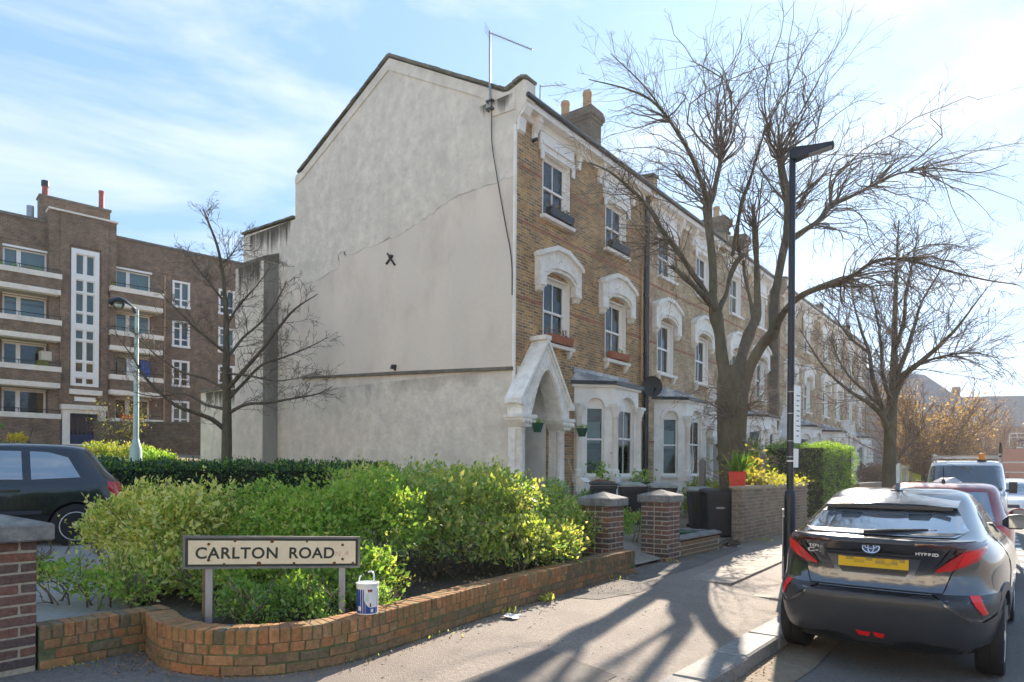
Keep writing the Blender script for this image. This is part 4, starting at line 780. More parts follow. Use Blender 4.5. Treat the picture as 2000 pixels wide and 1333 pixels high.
far_house('far house with dark pitched roof behind the pink tree at the end of the street', -7.6, 100, 8, 8, 7.4, 4.0, -1.2, 'redwall', 'slate', [(.6, 2.8, 1.0, 3.2), (4.8, 7, 1.0, 3.2), (.8, 2.6, 4.8, 6.6), (5, 6.8, 4.8, 6.6)])
far_house('brown brick far house at the right edge above the red lorry', 2.0, 118, 10, 8, 7.2, 3.6, -1.45, 'redwall', 'slate', [(.6, 2.8, 1.0, 3.2), (4.8, 7, 1.0, 3.2), (.8, 2.6, 4.8, 6.6), (5, 6.8, 4.8, 6.6)])

# unseen cream terrace behind the camera, added to bounce sunlight onto the shaded gable
M['bounce_wall'] = pbr('cream_bounce_render', (.72, .64, .50), .85, var=.06, ns=2, bump=.2, bs=20)
for k, (x, l) in enumerate(((20, 'first'), (9, 'second'), (-2, 'third'), (-13, 'fourth'), (-24, 'fifth'), (-35, 'sixth'), (-46, 'seventh'))):
    far_house(l+' cream house added out of view to bounce sun onto the gable', x, -17.2, 10.6, 8, 8.4, 3.2, math.pi/2, 'bounce_wall', 'slate', [(1.0, 3.4, 1.2, 3.2), (5.8, 7.0, .2, 2.6), (8, 9.6, 1.2, 3.2), (1.2, 3.2, 4.8, 6.8), (7.0, 9.2, 4.8, 6.8)])['group'] = 'unseen cream houses added to bounce sun'
# ================================================================ brick flats at the left
ab = thing('apartment_building', 'brown red brick block of flats with white balconies and stair tower at the left', 'apartment block', (-43.95, 13.9, 0), -.1525)
FL = [2.57*k for k in range(4)]
LW = [(-2.11, -.11, 11.15-d, 13.62-d) for d in FL]; RW = [(3.28, 5.20, 11.15-d, 13.52-d) for d in FL]
SW = [(a, b, t-1.62, t) for t in (13.46, 10.95, 8.46, 5.90) for a, b in ((6.46, 7.50), (9.28, 10.35))]
LL = [(-6.2, -4.2, 11.15-d, 13.62-d) for d in FL]
m = MB(); wall_holes(m, 0, -16, 26, 1.5, 15.34, LW+RW+SW+LL, .25); m.box(-9, -8.8, -16, 26, 1.5, 15.2); m.box(-9, -.3, -16.2, -16, 1.5, 15.3); m.box(-9, -.3, 26, 26.2, 1.5, 15.3); m.build('wall', 'flatbrick', ab)
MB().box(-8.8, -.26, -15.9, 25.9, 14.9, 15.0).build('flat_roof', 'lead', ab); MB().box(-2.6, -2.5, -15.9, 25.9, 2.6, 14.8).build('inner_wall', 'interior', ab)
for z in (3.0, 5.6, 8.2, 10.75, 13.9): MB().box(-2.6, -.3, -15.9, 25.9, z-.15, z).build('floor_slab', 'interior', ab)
MB().box(-.2, .08, -16.2, -.2, 15.34, 15.50).build('coping', 'stain', ab); MB().box(-.2, .08, 3.3, 26.2, 15.34, 15.48).build('coping', 'stain', ab)
MB().box(0, .035, -16, -.2, 14.05, 14.35).build('brick_band', 'flatbrick', ab); MB().box(0, .035, 3.2, 26, 13.75, 14.1).build('brick_band', 'flatbrick', ab)
def bwin(holes, style, blind=False):
    for i, (a, b, c, d) in enumerate(holes):
        f = MB(); x0, x1 = -.17, -.10
        e = .10
        if style == 'small':
            f.box(-.17, .03, a, a+.12, c, d); f.box(-.17, .03, b-.12, b, c, d); f.box(-.17, .031, a+.12, b-.12, d-.12, d); f.box(-.17, .05, a-.04, b+.04, c-.06, c+.08); q = (a+b)/2
            f.box(-.14, -.04, q-.06, q+.06, c+.08, d-.12)
            f.box(-.13, -.05, a+.12, q-.06, c+.42, c+.50); f.box(-.13, -.05, q+.06, b-.12, c+.42, c+.50); f.box(-.13, -.05, a+.12, q-.06, d-.50, d-.44)
        else:
            f.box(x0, x1, a, a+e, c, d); f.box(x0, x1, b-e, b, c, d); f.box(x0, x1, a+e, b-e, d-e, d); f.box(x0, x1, a+e, b-e, c, c+.9); q = a+(b-a)*.36; f.box(x0, x1+.02, q-.1, q+.1, c+.9, d-e)
            f.box(-.1, .12, a-.02, b+.06, d, d+.11)
        w_ = f.build('window', 'frame_white', ab)
        lo = c+.08 if style == 'small' else c+.9
        MB().box(-.135, -.13, a+.1, q, lo, d-.1).build('pane', 'glass', w_); MB().box(-.135, -.13, q, b-.1, lo, d-.1).build('pane', 'glass', w_)
        if (style == 'small' and i % 3 == 0) or (style != 'small' and i in (0, 1)): MB().box(-.32, -.30, a+.05, b-.05, c, d).build('blind', 'curtain', w_)
bwin(LW, 'big'); bwin(RW, 'big'); bwin(LL, 'big'); bwin(SW, 'small')
def balcony(y0, y1, zt_, p=1.1, ground=False, n=''):
    b = MB().box(.0, p+.05, y0, y1, zt_-.28, zt_) if False else MB()
    b.box(p-.14, p+.04, y0, y1, zt_-.28, zt_); b.box(0, p-.14, y0, y0+.16, zt_-.28, zt_); b.box(0, p-.14, y1-.16, y1, zt_-.28, zt_)
    r = b.build('balcony', 'concrete', ab)
    lo = zt_-.90 if not ground else 1.6
    MB().box(p-.11, p, y0+.03, y1-.03, lo, zt_-.28).box(0.002, p-.11, y0+.03, y0+.13, lo, zt_-.28).box(0.002, p-.11, y1-.13, y1-.03, lo, zt_-.28).build('balcony_wall', 'flatbrick', r)
    if not ground: MB().box(.002, p+.06, y0+.0, y1-.06, lo-.27, lo).build('balcony_slab', 'concrete', r); MB().box(.0, p-.05, y0+.2, y1-.2, lo-.33, lo-.275).build('soffit', 'cream', r)
    t = MB().tube([(p-.04, y0+.05, zt_+.22), (p-.04, y1-.05, zt_+.22)], .02, 5)
    for k in range(5): q = y0+.05+(y1-y0-.1)*k/4; t.tube([(p-.04, q, zt_-.02), (p-.04, q, zt_+.22)], .015, 4)
    t.build('rail', 'black_iron', r)
for k, d in enumerate((12.34, 9.78, 7.20, 4.60)):
    balcony(-7.2, .43, d, ground=(k == 3)); 
    if k < 3: balcony(2.80, 5.66, d-.12)
balcony(2.80, 5.66, 4.55, ground=True)
# stair tower
tz = 15.95
tm = MB(); wall_holes(tm, .7, -.11, 3.18, 1.8, tz, [(.92, 2.30, 6.28, 14.05), (.62, 2.46, 1.8, 5.1)], .2); tm.box(.0, .70-.002, -.11, -.05, 1.8, tz); tm.box(.0, .70-.002, 3.12, 3.18, 1.8, tz); tm.box(.70, .78, -.11+.5, .86, 5.3, tz-.02); tm.box(.70, .78, 2.40, 2.75, 5.3, tz-.02); tm.box(.70, .78, .86, 2.40, 14.2, tz-.02)
tm.build('stair_tower', 'flatbrick', ab); MB().box(-.1, .86, -.17, 3.24, tz, tz+.10).build('coping', 'concrete', ab)
cm = MB().box(-1.9, -1.0, -.30, 3.22, 14.9, 17.12).build('chimney', 'flatbrick', ab); MB().box(-1.96, -.94, -.36, 3.28, 17.12, 17.24).build('coping', 'stain', cm)
p_ = MB().lathe([(.17, 17.24), (.15, 17.75), (.18, 17.8)], 12, (-1.3, -.02, 0)).build('chimney_pot', 'potred', cm, True); MB().lathe([(.16, 17.8), (.2, 17.82), (.2, 18.12), (.18, 18.14)], 12, (-1.3, -.02, 0)).build('chimney_cowl', 'black_iron', cm, True)
MB().lathe([(.2, 17.24), (.15, 17.4), (.14, 18.2), (.16, 18.22), (.16, 18.36)], 12, (-1.3, 2.81, 0)).build('chimney_pot', 'potred', cm, True)
MB().lathe([(.18, 15.5), (.18, 16.5)], 10, (-1.3, -.72, 0)).build('water_tank', 'grey_steel', ab, True)
f = MB(); x0, x1 = .56, .76; a, b, c, d = .92, 2.30, 6.28, 14.05
f.box(x0, x1, a, a+.22, c, d); f.box(x0, x1, b-.22, b, c, d); f.box(x0, x1, a+.22, b-.22, d-.28, d); f.box(x0, x1, a+.22, b-.22, c, c+.15); q = (a+b)/2; f.box(x0, x1-.06, q-.05, q+.05, c+.15, d-.28)
rows = []; z = d-.28
for h, g in ((1.15, .30), (.68, .08), (1.05, .08), (.62, .32), (.55, .09), (1.12, .09), (.58, .30), (1.05, 0)):
    rows.append((z-h, z)); z -= h
    if g: f.box(x0, x1-.05, a+.22, q-.05, z-g, z); f.box(x0, x1-.05, q+.05, b-.22, z-g, z)
    z -= g
sw = f.build('stair_window', 'frame_white', ab)
for (lo, hi) in rows:
    for (u0, u1) in ((a+.22, q-.05), (q+.05, b-.22)):
        MB().box(.60, .605, u0, u1, lo, hi).build('pane', 'glass', sw)
        g = .05; mb = MB(); mb.box(.60, .64, u0, u0+g, lo, hi); mb.box(.60, .64, u1-g, u1, lo, hi); mb.box(.60, .64, u0+g, u1-g, lo, lo+g); mb.box(.60, .64, u0+g, u1-g, hi-g, hi); mb.build('pane_frame', 'frame_white', sw)
MB().box(.05, .1, .9, 2.3, 5.5, 14.2).build('stairwell', 'curtain', ab)
MB().box(.5, .95, .84, 2.46, 5.79, 6.07).build('window_sill', 'concrete', ab); MB().box(.7, .76, 1.12, 2.15, 5.42, 5.66).build('name_panel', 'frame_white', ab)
ds = MB(); ds.box(.55, 1.15, .48, .84, 2.0, 4.9); ds.box(.55, 1.15, 2.24, 2.60, 2.0, 4.9); ds.box(.55, 1.15, .84, 2.24, 4.70, 4.9); ds.box(.55, 1.25, .42, 2.66, 4.9, 5.17); ds.build('door_surround', 'concrete', ab)
dr = MB(); dr.box(.62, .70, .84, 2.24, 2.8, 4.70); dd = dr.build('entrance_door', 'bluedoor', ab)
for k in range(6): MB().box(.70, .705, .92+k*.21, 1.03+k*.21, 3.55, 4.5).build('door_pane', 'glass_dark', dd)
MB().box(.6, 1.5, .7, 2.4, 2.6, 2.96).build('doorstep', 'concrete', ab)
MB().tube([(.06, 6.0, 13.6), (.06, 6.0, 2.4)], .05, 6).build('drainpipe', 'potclay', ab)
# things standing on the balconies
def blob_plant(label, loc, r, n, mat, cat='plant', grp=None, name='balcony_plant', sz=.12):
    t = thing(name, label, cat, loc, group=grp); P = rng.normal(size=(n, 3))*np.array(r)*.55; P[:, 2] = np.abs(P[:, 2]); V, F = leaves(P, sz, .5); o = fast_mesh('foliage', V, F, mat, t, 'stuff'); return t
def AB(n, s, z): c, s_ = math.cos(-.1525), math.sin(-.1525); return (-43.95+c*n-s_*s, 13.9+s_*n+c*s, z)
for s_, l in ((-2.3, 'leftmost green plant on the top left balcony'), (-1.75, 'second green plant on the top left balcony'), (-1.1, 'tallest yellowish plant on the top left balcony'), (-.6, 'green plant on the top left balcony nearest the tower')): blob_plant(l, AB(.9, s_, 12.3), (.16, .2, .35), 40, 'leaf_mid' if s_ != -1.1 else 'leaf_yellow')
for s_, l in ((3.0, 'small yellow flowering plant at the near end of the top right balcony'), (3.9, 'yellow flowering plant in the middle of the top right balcony')): blob_plant(l, AB(.95, s_, 12.2), (.12, .2, .25), 30, 'leaf_yellow')
bx = thing('cardboard_box', 'pale cardboard box stacked high on the third floor left balcony', 'box', AB(.6, -.25, 7.55)); MB().box(-.2, .2, -.25, .25, 0, .5).box(.2, .203, -.03, .03, 0, .5).build('box', 'cream', bx)
bx = thing('storage_box', 'lime green plastic box on the third floor left balcony rail', 'box', AB(1.0, -.45, 7.2)); MB().box(-.15, .15, -.25, .25, 0, .22).box(-.17, .17, -.27, .27, .22, .26).build('box', 'leaf_yellow', bx)
for i, (s_, mt, l) in enumerate(((4.0, 'curtain', 'pale sheet hung to dry on the second floor right balcony'), (4.75, 'label_blue', 'dark blue cloth hung to dry on the second floor right balcony'), (3.5, 'darkbrick', 'dark clothes hung to dry on the second floor right balcony'))):
    lw_ = thing('laundry', l, 'laundry', AB(.85, s_, 7.1)); vs = [];
    for k in range(7): vs += [(.03*math.sin(k*2), (k-3)*.10, 0), (.0, (k-3)*.10, 1.0)]
    MB().add(vs, [(2*k, 2*k+2, 2*k+3, 2*k+1) for k in range(6)]).build('cloth', mt, lw_)
rc = thing('red_crate', 'red crate on the ground floor terrace of the flats', 'crate', AB(1.0, 3.7, 4.5)); MB().box(-.2, .2, -.3, .3, 0, .25).box(-.22, .22, -.32, .32, .25, .28).build('crate', 'red_paint', rc)
# brick garden wall in front of the flats
fw = thing('estate_wall', 'long dark brown brick wall beside the green lamp post, joined to the gable', 'garden wall', (-37.4, 13.9, 2), -math.atan2(11.6-0, 15)+math.pi/2*0+math.atan2(3.2, 4.1)+math.atan2(11.6, 15))
MB().box(0, 16, -.13, .13, -1.2, 1.86).build('wall', 'darkbrick', fw); MB().box(-.03, 16, -.17, .17, 1.86, 1.98).build('coping', 'coping', fw)
# ================================================================ aerials, dishes
ae = thing('tv_aerial', 'tall television aerial on a pole strapped to the top of the gable', 'aerial', (-10.98, 13.06, 10.75)); MB().tube([(0, 0, 0), (-.02, 0, 2.02)], .028, 8).build('mast', 'grey_steel', ae, True)
MB().box(-.10, .10, -.05, .08, .02, .07).box(-.10, .10, -.05, .08, .22, .27).build('bracket', 'black_iron', ae)
b0, b1 = Vector((-.02, 0, 1.98)), Vector((.81, .70, 1.58)); yb = MB().tube([b0, b1], .014, 6)
for k in range(13):
    p = b0.lerp(b1, .08+k*.075); L_ = .12-.003*k; yb.tube([p+Vector((-.4*L_, L_, 0)), p+Vector((.4*L_, -L_, 0))], .006, 4)
for k in (-1, 0, 1): yb.tube([b0+Vector((-.12, .25, .09*k)), b0+Vector((.05, -.25, .09*k))], .007, 4)
yb.build('boom', 'grey_steel', ae)
ae = thing('tv_aerial', 'small television aerial beside the chimney with two pale pots', 'aerial', (-13.95, 19.3, 12.9)); MB().tube([(0, 0, 0), (.02, 0, 2.35)], .022, 6).build('mast', 'grey_steel', ae)
yb = MB().tube([(0, 0, 2.3), (1.05, .1, 2.05)], .014, 5)
for k in range(5): yb.tube([(.1+.22*k, -.15, 2.28-.053*k), (.1+.22*k, .15, 2.28-.053*k)], .008, 4)
yb.build('boom', 'grey_steel', ae)
def dish(label, loc, r, mat, yaw):
    t = thing('satellite_dish', label, 'satellite dish', loc, yaw)
    d = MB(); n = 20; prof = [(0, .0), (r*.4, .012), (r*.75, .045), (r, .085)]; d.lathe([(p[0]+.0001, p[1]) for p in prof]+[(r, .1), (r*.75, .06), (r*.4, .027), (.0001, .015)], n, axis='x'); d.build('dish', mat, t, True)
    MB().tube([(0, 0, 0), (-.12, 0, -.02), (-.22, 0, -.12)], .02, 6).tube([(.02, 0, -r*.9), (.35, 0, -.12)], .012, 5).tbox((.37, 0, -.1), (.05, 0, .02), (0, .03, 0), (0, 0, .035)).build('arm', mat, t)
dish('black satellite dish on the downpipe between the first two houses', (-9.92, 20.02, 4.42), .34, 'black_plastic', -.75)
dish('grey satellite dish behind the twigs left of the big tree trunk', (-9.9, 25.9, 4.3), .33, 'lead', -.6)
# ================================================================ lamp posts and signs
lp = thing('street_lamp', 'tall dark blue street lamp post on the pavement beside the parked grey car', 'street lamp', (-2.72, 9.75, .18))
MB().lathe([(.075, 0), (.075, 1.18), (.068, 1.24), (.050, 1.27)], 20).build('base', 'blue_black', lp, True); MB().lathe([(.048, 1.2), (.046, 3.2), (.043, 5.95)], 16).build('column', 'blue_black', lp, True)
MB().box(-.077, -.03, -.04, .04, .35, .9).build('access_door', 'blue_black', lp)
hd = MB(); P = [(-.045, 5.85), (-.05, 5.95), (0.02, 5.99), (.16, 5.985), (.22, 5.98), (.60, 5.985), (.61, 5.935), (.2, 5.865), (.06, 5.82)]
hd.prism(P, 'y', -.085, .085); h = hd.build('lamp_head', 'blue_black', lp); MB().prism([(.24, 5.90), (.24, 5.862), (.58, 5.918), (.58, 5.94)], 'y', -.07, .07).build('lens', 'grey_steel', h); h.rotation_euler = (0, 0, .28); h.scale = (.85, .85, 1)
sgn = thing('parking_sign', 'white rectangular parking sign strapped high on the dark lamp post', 'sign', (-2.72, 9.75, 2.0), 1.48)
MB().box(-.02, .20, -.062, -.05, .10, .90).build('sign_face', 'frame_white', sgn); 
ln = MB()
for k in range(9): ln.box(.05, .13+.02*(k % 3), -.0635, -.062, .19+k*.07, .205+k*.07)
ln.build('print_line', 'sign_black', sgn)
for z in (.12, .50, .80): MB().lathe([(.051, z), (.051, z+.014)], 14).build('strap', 'grey_steel', sgn)
MB().box(-.02, .13, -.062, -.05, -.24, .02).build('sign_face', 'frame_white', sgn); MB().lathe([(.051, -.1), (.051, -.085)], 14).build('strap', 'grey_steel', sgn)
gp_ = thing('metal_post', 'thin pale metal post standing against the foot of the dark lamp post', 'post', (-2.86, 9.95, .17)); MB().box(-.016, .016, -.016, .016, 0, .98).box(-.02, .02, -.02, .02, .98, 1.0).build('post', 'grey_steel', gp_)
bd = MB().lathe([(.0495, 1.66), (.0495, 1.68)], 14).build('reflective_band', 'frame_white', lp)
ll = thing('street_lamp', 'pale green lamp post with curved hood among the bushes at the left', 'street lamp', (-25.3, 10.7, 1.55)); 
MB().lathe([(.20, 0), (.20, .75), (.15, .95), (.10, 1.15)], 16).build('base', 'green_lamp', ll, True); MB().lathe([(.095, 1.1), (.085, 3.6), (.07, 3.65), (.065, 5.75)], 14).build('column', 'green_lamp', ll, True)
hm = MB(); fw_ = Vector((-.55, -.83, 0)).normalized(); sd_ = Vector((-fw_.y, fw_.x, 0)); vs = []; K = 10
for i in range(K+1):
    t_ = i/K; c = fw_*(.05+.80*t_)+Vector((0, 0, 5.72+.30*math.sin(t_*2.6)*(1-.15*t_))); wd = .10+.16*math.sin(min(1, t_*1.3)*math.pi*.75)
    for j in range(9): a = math.pi*j/8; vs.append(tuple(c+sd_*wd*math.cos(a)+Vector((0, 0, .17*math.sin(a)*(.5+t_*.6)))))
hm.add(vs, [(i*9+j, i*9+j+1, (i+1)*9+j+1, (i+1)*9+j) for i in range(K) for j in range(8)]+[(i*9, (i+1)*9, (i+1)*9+8, i*9+8) for i in range(K)]+[tuple(range(9)), tuple(K*9+j for j in range(9))[::-1]])
lh = hm.build('lamp_hood', 'blue_black', ll, True); gl = MB(); c = fw_*.58+Vector((0, 0, 5.86)); gl.lathe([(.0, -.16), (.15, -.12), (.2, 0), (.19, .06)], 12, tuple(c)); gl.build('lamp_bowl', 'glass', lh, True)
MB().tube([(0, 0, 5.6), tuple(fw_*.12+Vector((0, 0, 5.8)))], .07, 8).build('arm', 'blue_black', ll)
# ================================================================ bins and other things in the front gardens
def bin_mesh(t, bodymat='black_plastic'):
    V = []; 
    for z, wx, dy0, dy1 in ((.06, .23, -.26, .24), (.5, .255, -.30, .28), (.95, .285, -.35, .33)): V += [(-wx, dy0, z), (wx, dy0, z), (wx, dy1, z), (-wx, dy1, z)]
    mb = MB().add(V, [(3, 2, 1, 0), (8, 9, 10, 11)]+[(k*4+i, k*4+(i+1) % 4, k*4+4+(i+1) % 4, k*4+4+i) for k in range(2) for i in range(4)]); mb.box(-.30, .30, -.37, -.345, .90, .97); b = mb.build('body', bodymat, t)
    l = MB(); vs = [(-.31, -.40, .975), (.31, -.40, .975), (.31, .36, .985), (-.31, .36, .985), (-.31, -.40, 1.01), (.31, -.40, 1.01), (.30, .34, 1.04), (-.30, .34, 1.04), (-.22, -.25, 1.045), (.22, -.25, 1.045), (.22, .2, 1.07), (-.22, .2, 1.07)]
    l.add(vs, [(3, 2, 1, 0), (0, 1, 5, 4), (1, 2, 6, 5), (2, 3, 7, 6), (3, 0, 4, 7), (4, 5, 9, 8), (5, 6, 10, 9), (6, 7, 11, 10), (7, 4, 8, 11), (8, 9, 10, 11)]); lid = l.build('lid', bodymat, t)
    MB().tube([(-.24, .40, 1.0), (.24, .40, 1.0)], .018, 8).box(-.2, -.16, .3, .4, .97, 1.01).box(.16, .2, .3, .4, .97, 1.01).build('handle', bodymat, t)
    for x in (-.25, .25): MB().lathe([(.10, x-.03), (.11, x-.025), (.11, x+.025), (.10, x+.03)], 14, (0, .26, .10), axis='x').build('wheel', 'rubber', t, True)
    return lid
bt = thing('wheelie_bin', 'black wheelie bin standing open to view at the end of the brown garden wall', 'wheelie bin', (-5.50, 14.25, .26), .62, 'black wheelie bins'); bin_mesh(bt)
mb = MB()
for k in range(5): mb.box(-.07+k*.03, -.05+k*.03, -.3285, -.3265, .655, .675)
mb.box(-.075, .075, -.3285, -.3265, .678, .683); mb.box(-.075, .075, -.3285, -.3265, .645, .650); mb.add([(-.105, -.327, .664), (-.085, -.327, .677), (-.085, -.327, .651)], [(0, 1, 2)]); mb.add([(.105, -.327, .664), (.085, -.327, .677), (.085, -.327, .651)], [(0, 2, 1)])
mb.build('council_print', 'silver_print', bt)
for loc, rz, lab_ in (((-6.05, 14.75, .28), .55, 'black wheelie bin with pale lid half hidden behind the front bin'), ((-7.05, 14.80, .34), .62, 'black wheelie bin at the right end of the mossy row behind the gate piers'), ((-7.62, 14.36, .36), .62, 'black wheelie bin in the middle of the mossy row behind the gate piers'), ((-8.15, 13.95, .38), .62, 'black wheelie bin at the left end of the row by the bay window')):
    c = thing('wheelie_bin', lab_, 'wheelie bin', loc, rz, 'black wheelie bins')
    for ch in bt.children:
        if ch.name.startswith('council'): continue
        copyobj(ch, c)
M['bin_lid_pale'] = pbr('sun bleached bin lid', (.34, .35, .31), .7, var=.3, ns=6, col2=(.12, .14, .08), ns2=4)
for o in [o for o in COL.objects if o.name.startswith('wheelie_bin') and o is not bt][:3]:
    for ch in o.children:
        if ch.name.startswith('lid'): ch.data = ch.data.copy(); ch.data.materials[0] = M['bin_lid_pale']; ch['label'] = 'pale weathered lid'
fc = thing('food_caddy', 'dark green food waste caddy behind the low wall', 'food caddy', (-5.32, 12.0, .22), .3); MB().prism([(-.15, 0), (.15, 0), (.2, .30), (-.2, .30)], 'y', -.14, .14).build('body', 'dark_green', fc); MB().box(-.22, .22, -.17, .17, .302, .345).build('lid', 'dark_green', fc); MB().tube([(-.2, 0, .28), (-.27, 0, .2), (-.2, 0, .12)], .012, 5).build('handle', 'dark_green', fc)
rb = thing('rubble_heap', 'small heap of dark rubble and leaves at the corner of the brown garden wall', 'rubble', (-4.98, 13.6, .18)); mb = MB()
for k in range(46):
    a = random.uniform(0, 6.28); r = abs(random.gauss(0, .22)); s_ = random.uniform(.015, .06); mb.tbox((math.cos(a)*r*.8, math.sin(a)*r*1.4, max(.01, .12-r*.28)), (s_, random.uniform(-.02, .02), 0), (0, s_*.7, random.uniform(-.02, .02)), (random.uniform(-.01, .01), 0, s_*.5))
mb.build('rubble', 'soil', rb, kind='stuff')
# planters on the brown wall
rp = thing('red_planter', 'bright red square planter with spiky green plant on the brown wall beside the tree', 'planter', (-4.98, 14.05, 1.40), .3); MB().add([(-.15, -.15, 0), (.15, -.15, 0), (.15, .15, 0), (-.15, .15, 0), (-.17, -.17, .30), (.17, -.17, .30), (.17, .17, .30), (-.17, .17, .30), (-.14, -.14, .27), (.14, -.14, .27), (.14, .14, .27), (-.14, .14, .27)], [(3, 2, 1, 0), (0, 1, 5, 4), (1, 2, 6, 5), (2, 3, 7, 6), (3, 0, 4, 7), (4, 5, 9, 8), (5, 6, 10, 9), (6, 7, 11, 10), (7, 4, 8, 11), (8, 9, 10, 11)]).build('pot', 'red_paint', rp)
gpl = thing('grass_plant', 'spiky bright green plant growing in the red planter', 'plant', (-4.98, 14.05, 1.67)); n = 160; P = np.zeros((n, 3)); P[:, :2] = rng.normal(size=(n, 2))*.05; V, F = leaves(P, .38, 2.2, .09); fast_mesh('foliage', V, F, 'leaf_hedge', gpl, 'stuff')
tp = thing('trough_planter', 'brown terracotta trough with yellow trailing flowers on the brown wall', 'planter', (-5.02, 15.5, 1.40)); MB().box(-.11, .11, -.55, .55, 0, .17).box(-.125, .125, -.57, .57, .15, .18).build('trough', 'terracotta', tp)
fl = thing('trailing_flowers', 'yellow trailing flowers spilling over the brown wall near the lamp post', 'flowers', (-5.0, 16.6, 1.42)); n = 900; P = rng.normal(size=(n, 3))*np.array([.16, 1.0, .10]); P[:, 2] = np.abs(P[:, 2])-.1*np.abs(P[:, 0]); V, F = leaves(P, .07, .6, .8); fast_mesh('foliage', V, F, 'leaf_yellow', fl, 'stuff')
fl = thing('flowering_plant', 'loose yellow green plant with orange flowers right of the red planter', 'plant', (-5.15, 15.1, 1.42)); n = 500; P = rng.normal(size=(n, 3))*np.array([.22, .35, .30]); P[:, 2] = np.abs(P[:, 2]); V, F = leaves(P, .08, .6, .6); fast_mesh('foliage', V, F, 'leaf_yellow', fl, 'stuff'); V, F = leaves(P[:40]+[0, 0, .05], .06, .3, 1); fast_mesh('flowers', V, F, 'leaf_orange', fl, 'stuff')
for y_, x_, h_, l in ((15.3, -6.25, 1.75, 'grey wooden fence post left of the big tree behind the bins'), (17.6, -5.6, 1.95, 'grey wooden fence post behind the yellow flowers left of the lamp post')):
    fp = thing('fence_post', l, 'fence post', (x_, y_, .25)); MB().prism([(-.06, 0), (.06, 0), (.06, h_-.06), (.0, h_), (-.06, h_-.06)], 'y', -.06, .06).build('post', 'wood_grey', fp)
# bench, broom, pots by the porch
bn = thing('garden_bench', 'black iron garden bench with slats in front of the white porch', 'bench', (-8.55, 12.15, .47), 2.35)
for k in range(5): MB().box(-.62, .62, -.20+k*.085, -.135+k*.085, .42, .445).build('seat_slat', 'wood_grey', bn)
for k in range(4): MB().tbox((0, .26+k*.02, .54+k*.095), (.62, 0, 0), (0, .012, 0), (0, .008, .032)).build('back_slat', 'wood_grey', bn)
for x in (-.62, .62): MB().tube([tuple(p) for p in bez([(x, -.25, 0), (x, -.22, .25), (x, -.20, .42), (x, -.26, .60), (x, -.1, .66), (x, .2, .60)], 4)], .022, 6).tube([tuple(p) for p in bez([(x, .28, 0), (x, .2, .3), (x, .24, .45), (x, .34, .9), (x, .40, .95)], 4)], .022, 6).build('iron_end', 'black_iron', bn, True)
brm = thing('broom', 'wooden broom leaning against the brick wall between porch and bay', 'broom', (-9.75, 15.7, .5)); MB().tube([(0, 0, .1), (-.30, -.35, 1.5)], .014, 6).build('handle', 'cream', brm); MB().tbox((.01, .01, .06), (.14, .1, 0), (-.02, .03, 0), (0, 0, .06)).build('head', 'wood', brm)
for (y, x, z, l) in ((13.32, -9.62, 2.62, 'green hanging basket on the left column of the white porch'), (15.35, -9.62, 2.60, 'green hanging basket between the porch and the bay window')):
    hb = thing('hanging_basket', l, 'hanging basket', (x, y, z)); MB().lathe([(.09, 0), (.15, .20), (.16, .22), (.14, .215)], 14).build('basket', 'dark_green', hb, True); MB().tube([(-.14, 0, .2), (-.3, 0, .5), (-.36, 0, .5)], .008, 4).build('hook', 'black_iron', hb)
    n = 40; P = rng.normal(size=(n, 3))*np.array([.07, .07, .03])+[0, 0, .24]; V, F = leaves(P, .08, .8); fast_mesh('plant', V, F, 'leaf_mid', hb, 'stuff')
def potted(label, loc, r, h, mat, leafm, spread, n, sz):
    t = thing('potted_plant', label, 'potted plant', loc); MB().lathe([(r*.7, 0), (r, h*.85), (r*1.1, h*.85), (r*1.1, h), (r*.95, h), (r*.9, h*.8)], 14).build('pot', mat, t, True); P = rng.normal(size=(n, 3))*np.array(spread)+[0, 0, h+spread[2]]; V, F = leaves(P, sz, .5, .7); fast_mesh('foliage', V, F, leafm, t, 'stuff'); MB().tube([(0, 0, h*.8), (.02, 0, h+spread[2])], .01, 4).build('stem', 'wood', t)
potted('leafy plant in a terracotta pot at the left foot of the bay window', (-9.35, 15.95, 1.15), .17, .30, 'terracotta', 'leaf_mid', (.14, .2, .16), 90, .11)
potted('low plant in a dark pot under the right bay window pane', (-9.15, 17.9, 1.15), .22, .22, 'black_plastic', 'leaf_mid', (.15, .3, .12), 120, .10)
pd = thing('white_wall', 'low white painted garden wall with gate pillars between porch and bay', 'garden wall', (-9.3, 15.4, .3)); MB().box(-.08, .08, -.35, .60, 0, .95).box(-.11, .11, -.37, .62, .952, 1.0).build('wall', 'white_dirty', pd); MB().box(-.13, .13, -.62, -.36, 0, 1.1).prism([(-.16, 1.1), (.16, 1.1), (0, 1.22)], 'y', -.65, -.33).build('pillar', 'white_dirty', pd); MB().box(-.13, .13, .60, .85, 0, 1.0).prism([(-.16, 1.0), (.16, 1.0), (0, 1.1)], 'y', .58, .88).build('pillar', 'white_dirty', pd)
def wbox(label, y0, y1, z, mat, leafm, n):
    t = thing('window_box', label, 'window box', (-10.13, (y0+y1)/2, z), group='window boxes on the first house'); w_ = (y1-y0)/2; MB().add([(-.02, -w_, 0), (.14, -w_, 0), (.14, w_, 0), (-.02, w_, 0), (-.03, -w_, .2), (.17, -w_, .2), (.17, w_, .2), (-.03, w_, .2)], [(3, 2, 1, 0), (0, 1, 5, 4), (1, 2, 6, 5), (2, 3, 7, 6), (3, 0, 4, 7), (4, 5, 6, 7)]).build('trough', mat, t)
    P = rng.normal(size=(n, 3))*np.array([.04, w_*.5, .05])+[.07, 0, .24]; V, F = leaves(P, .09, .9); fast_mesh('foliage', V, F, leafm, t, 'stuff')
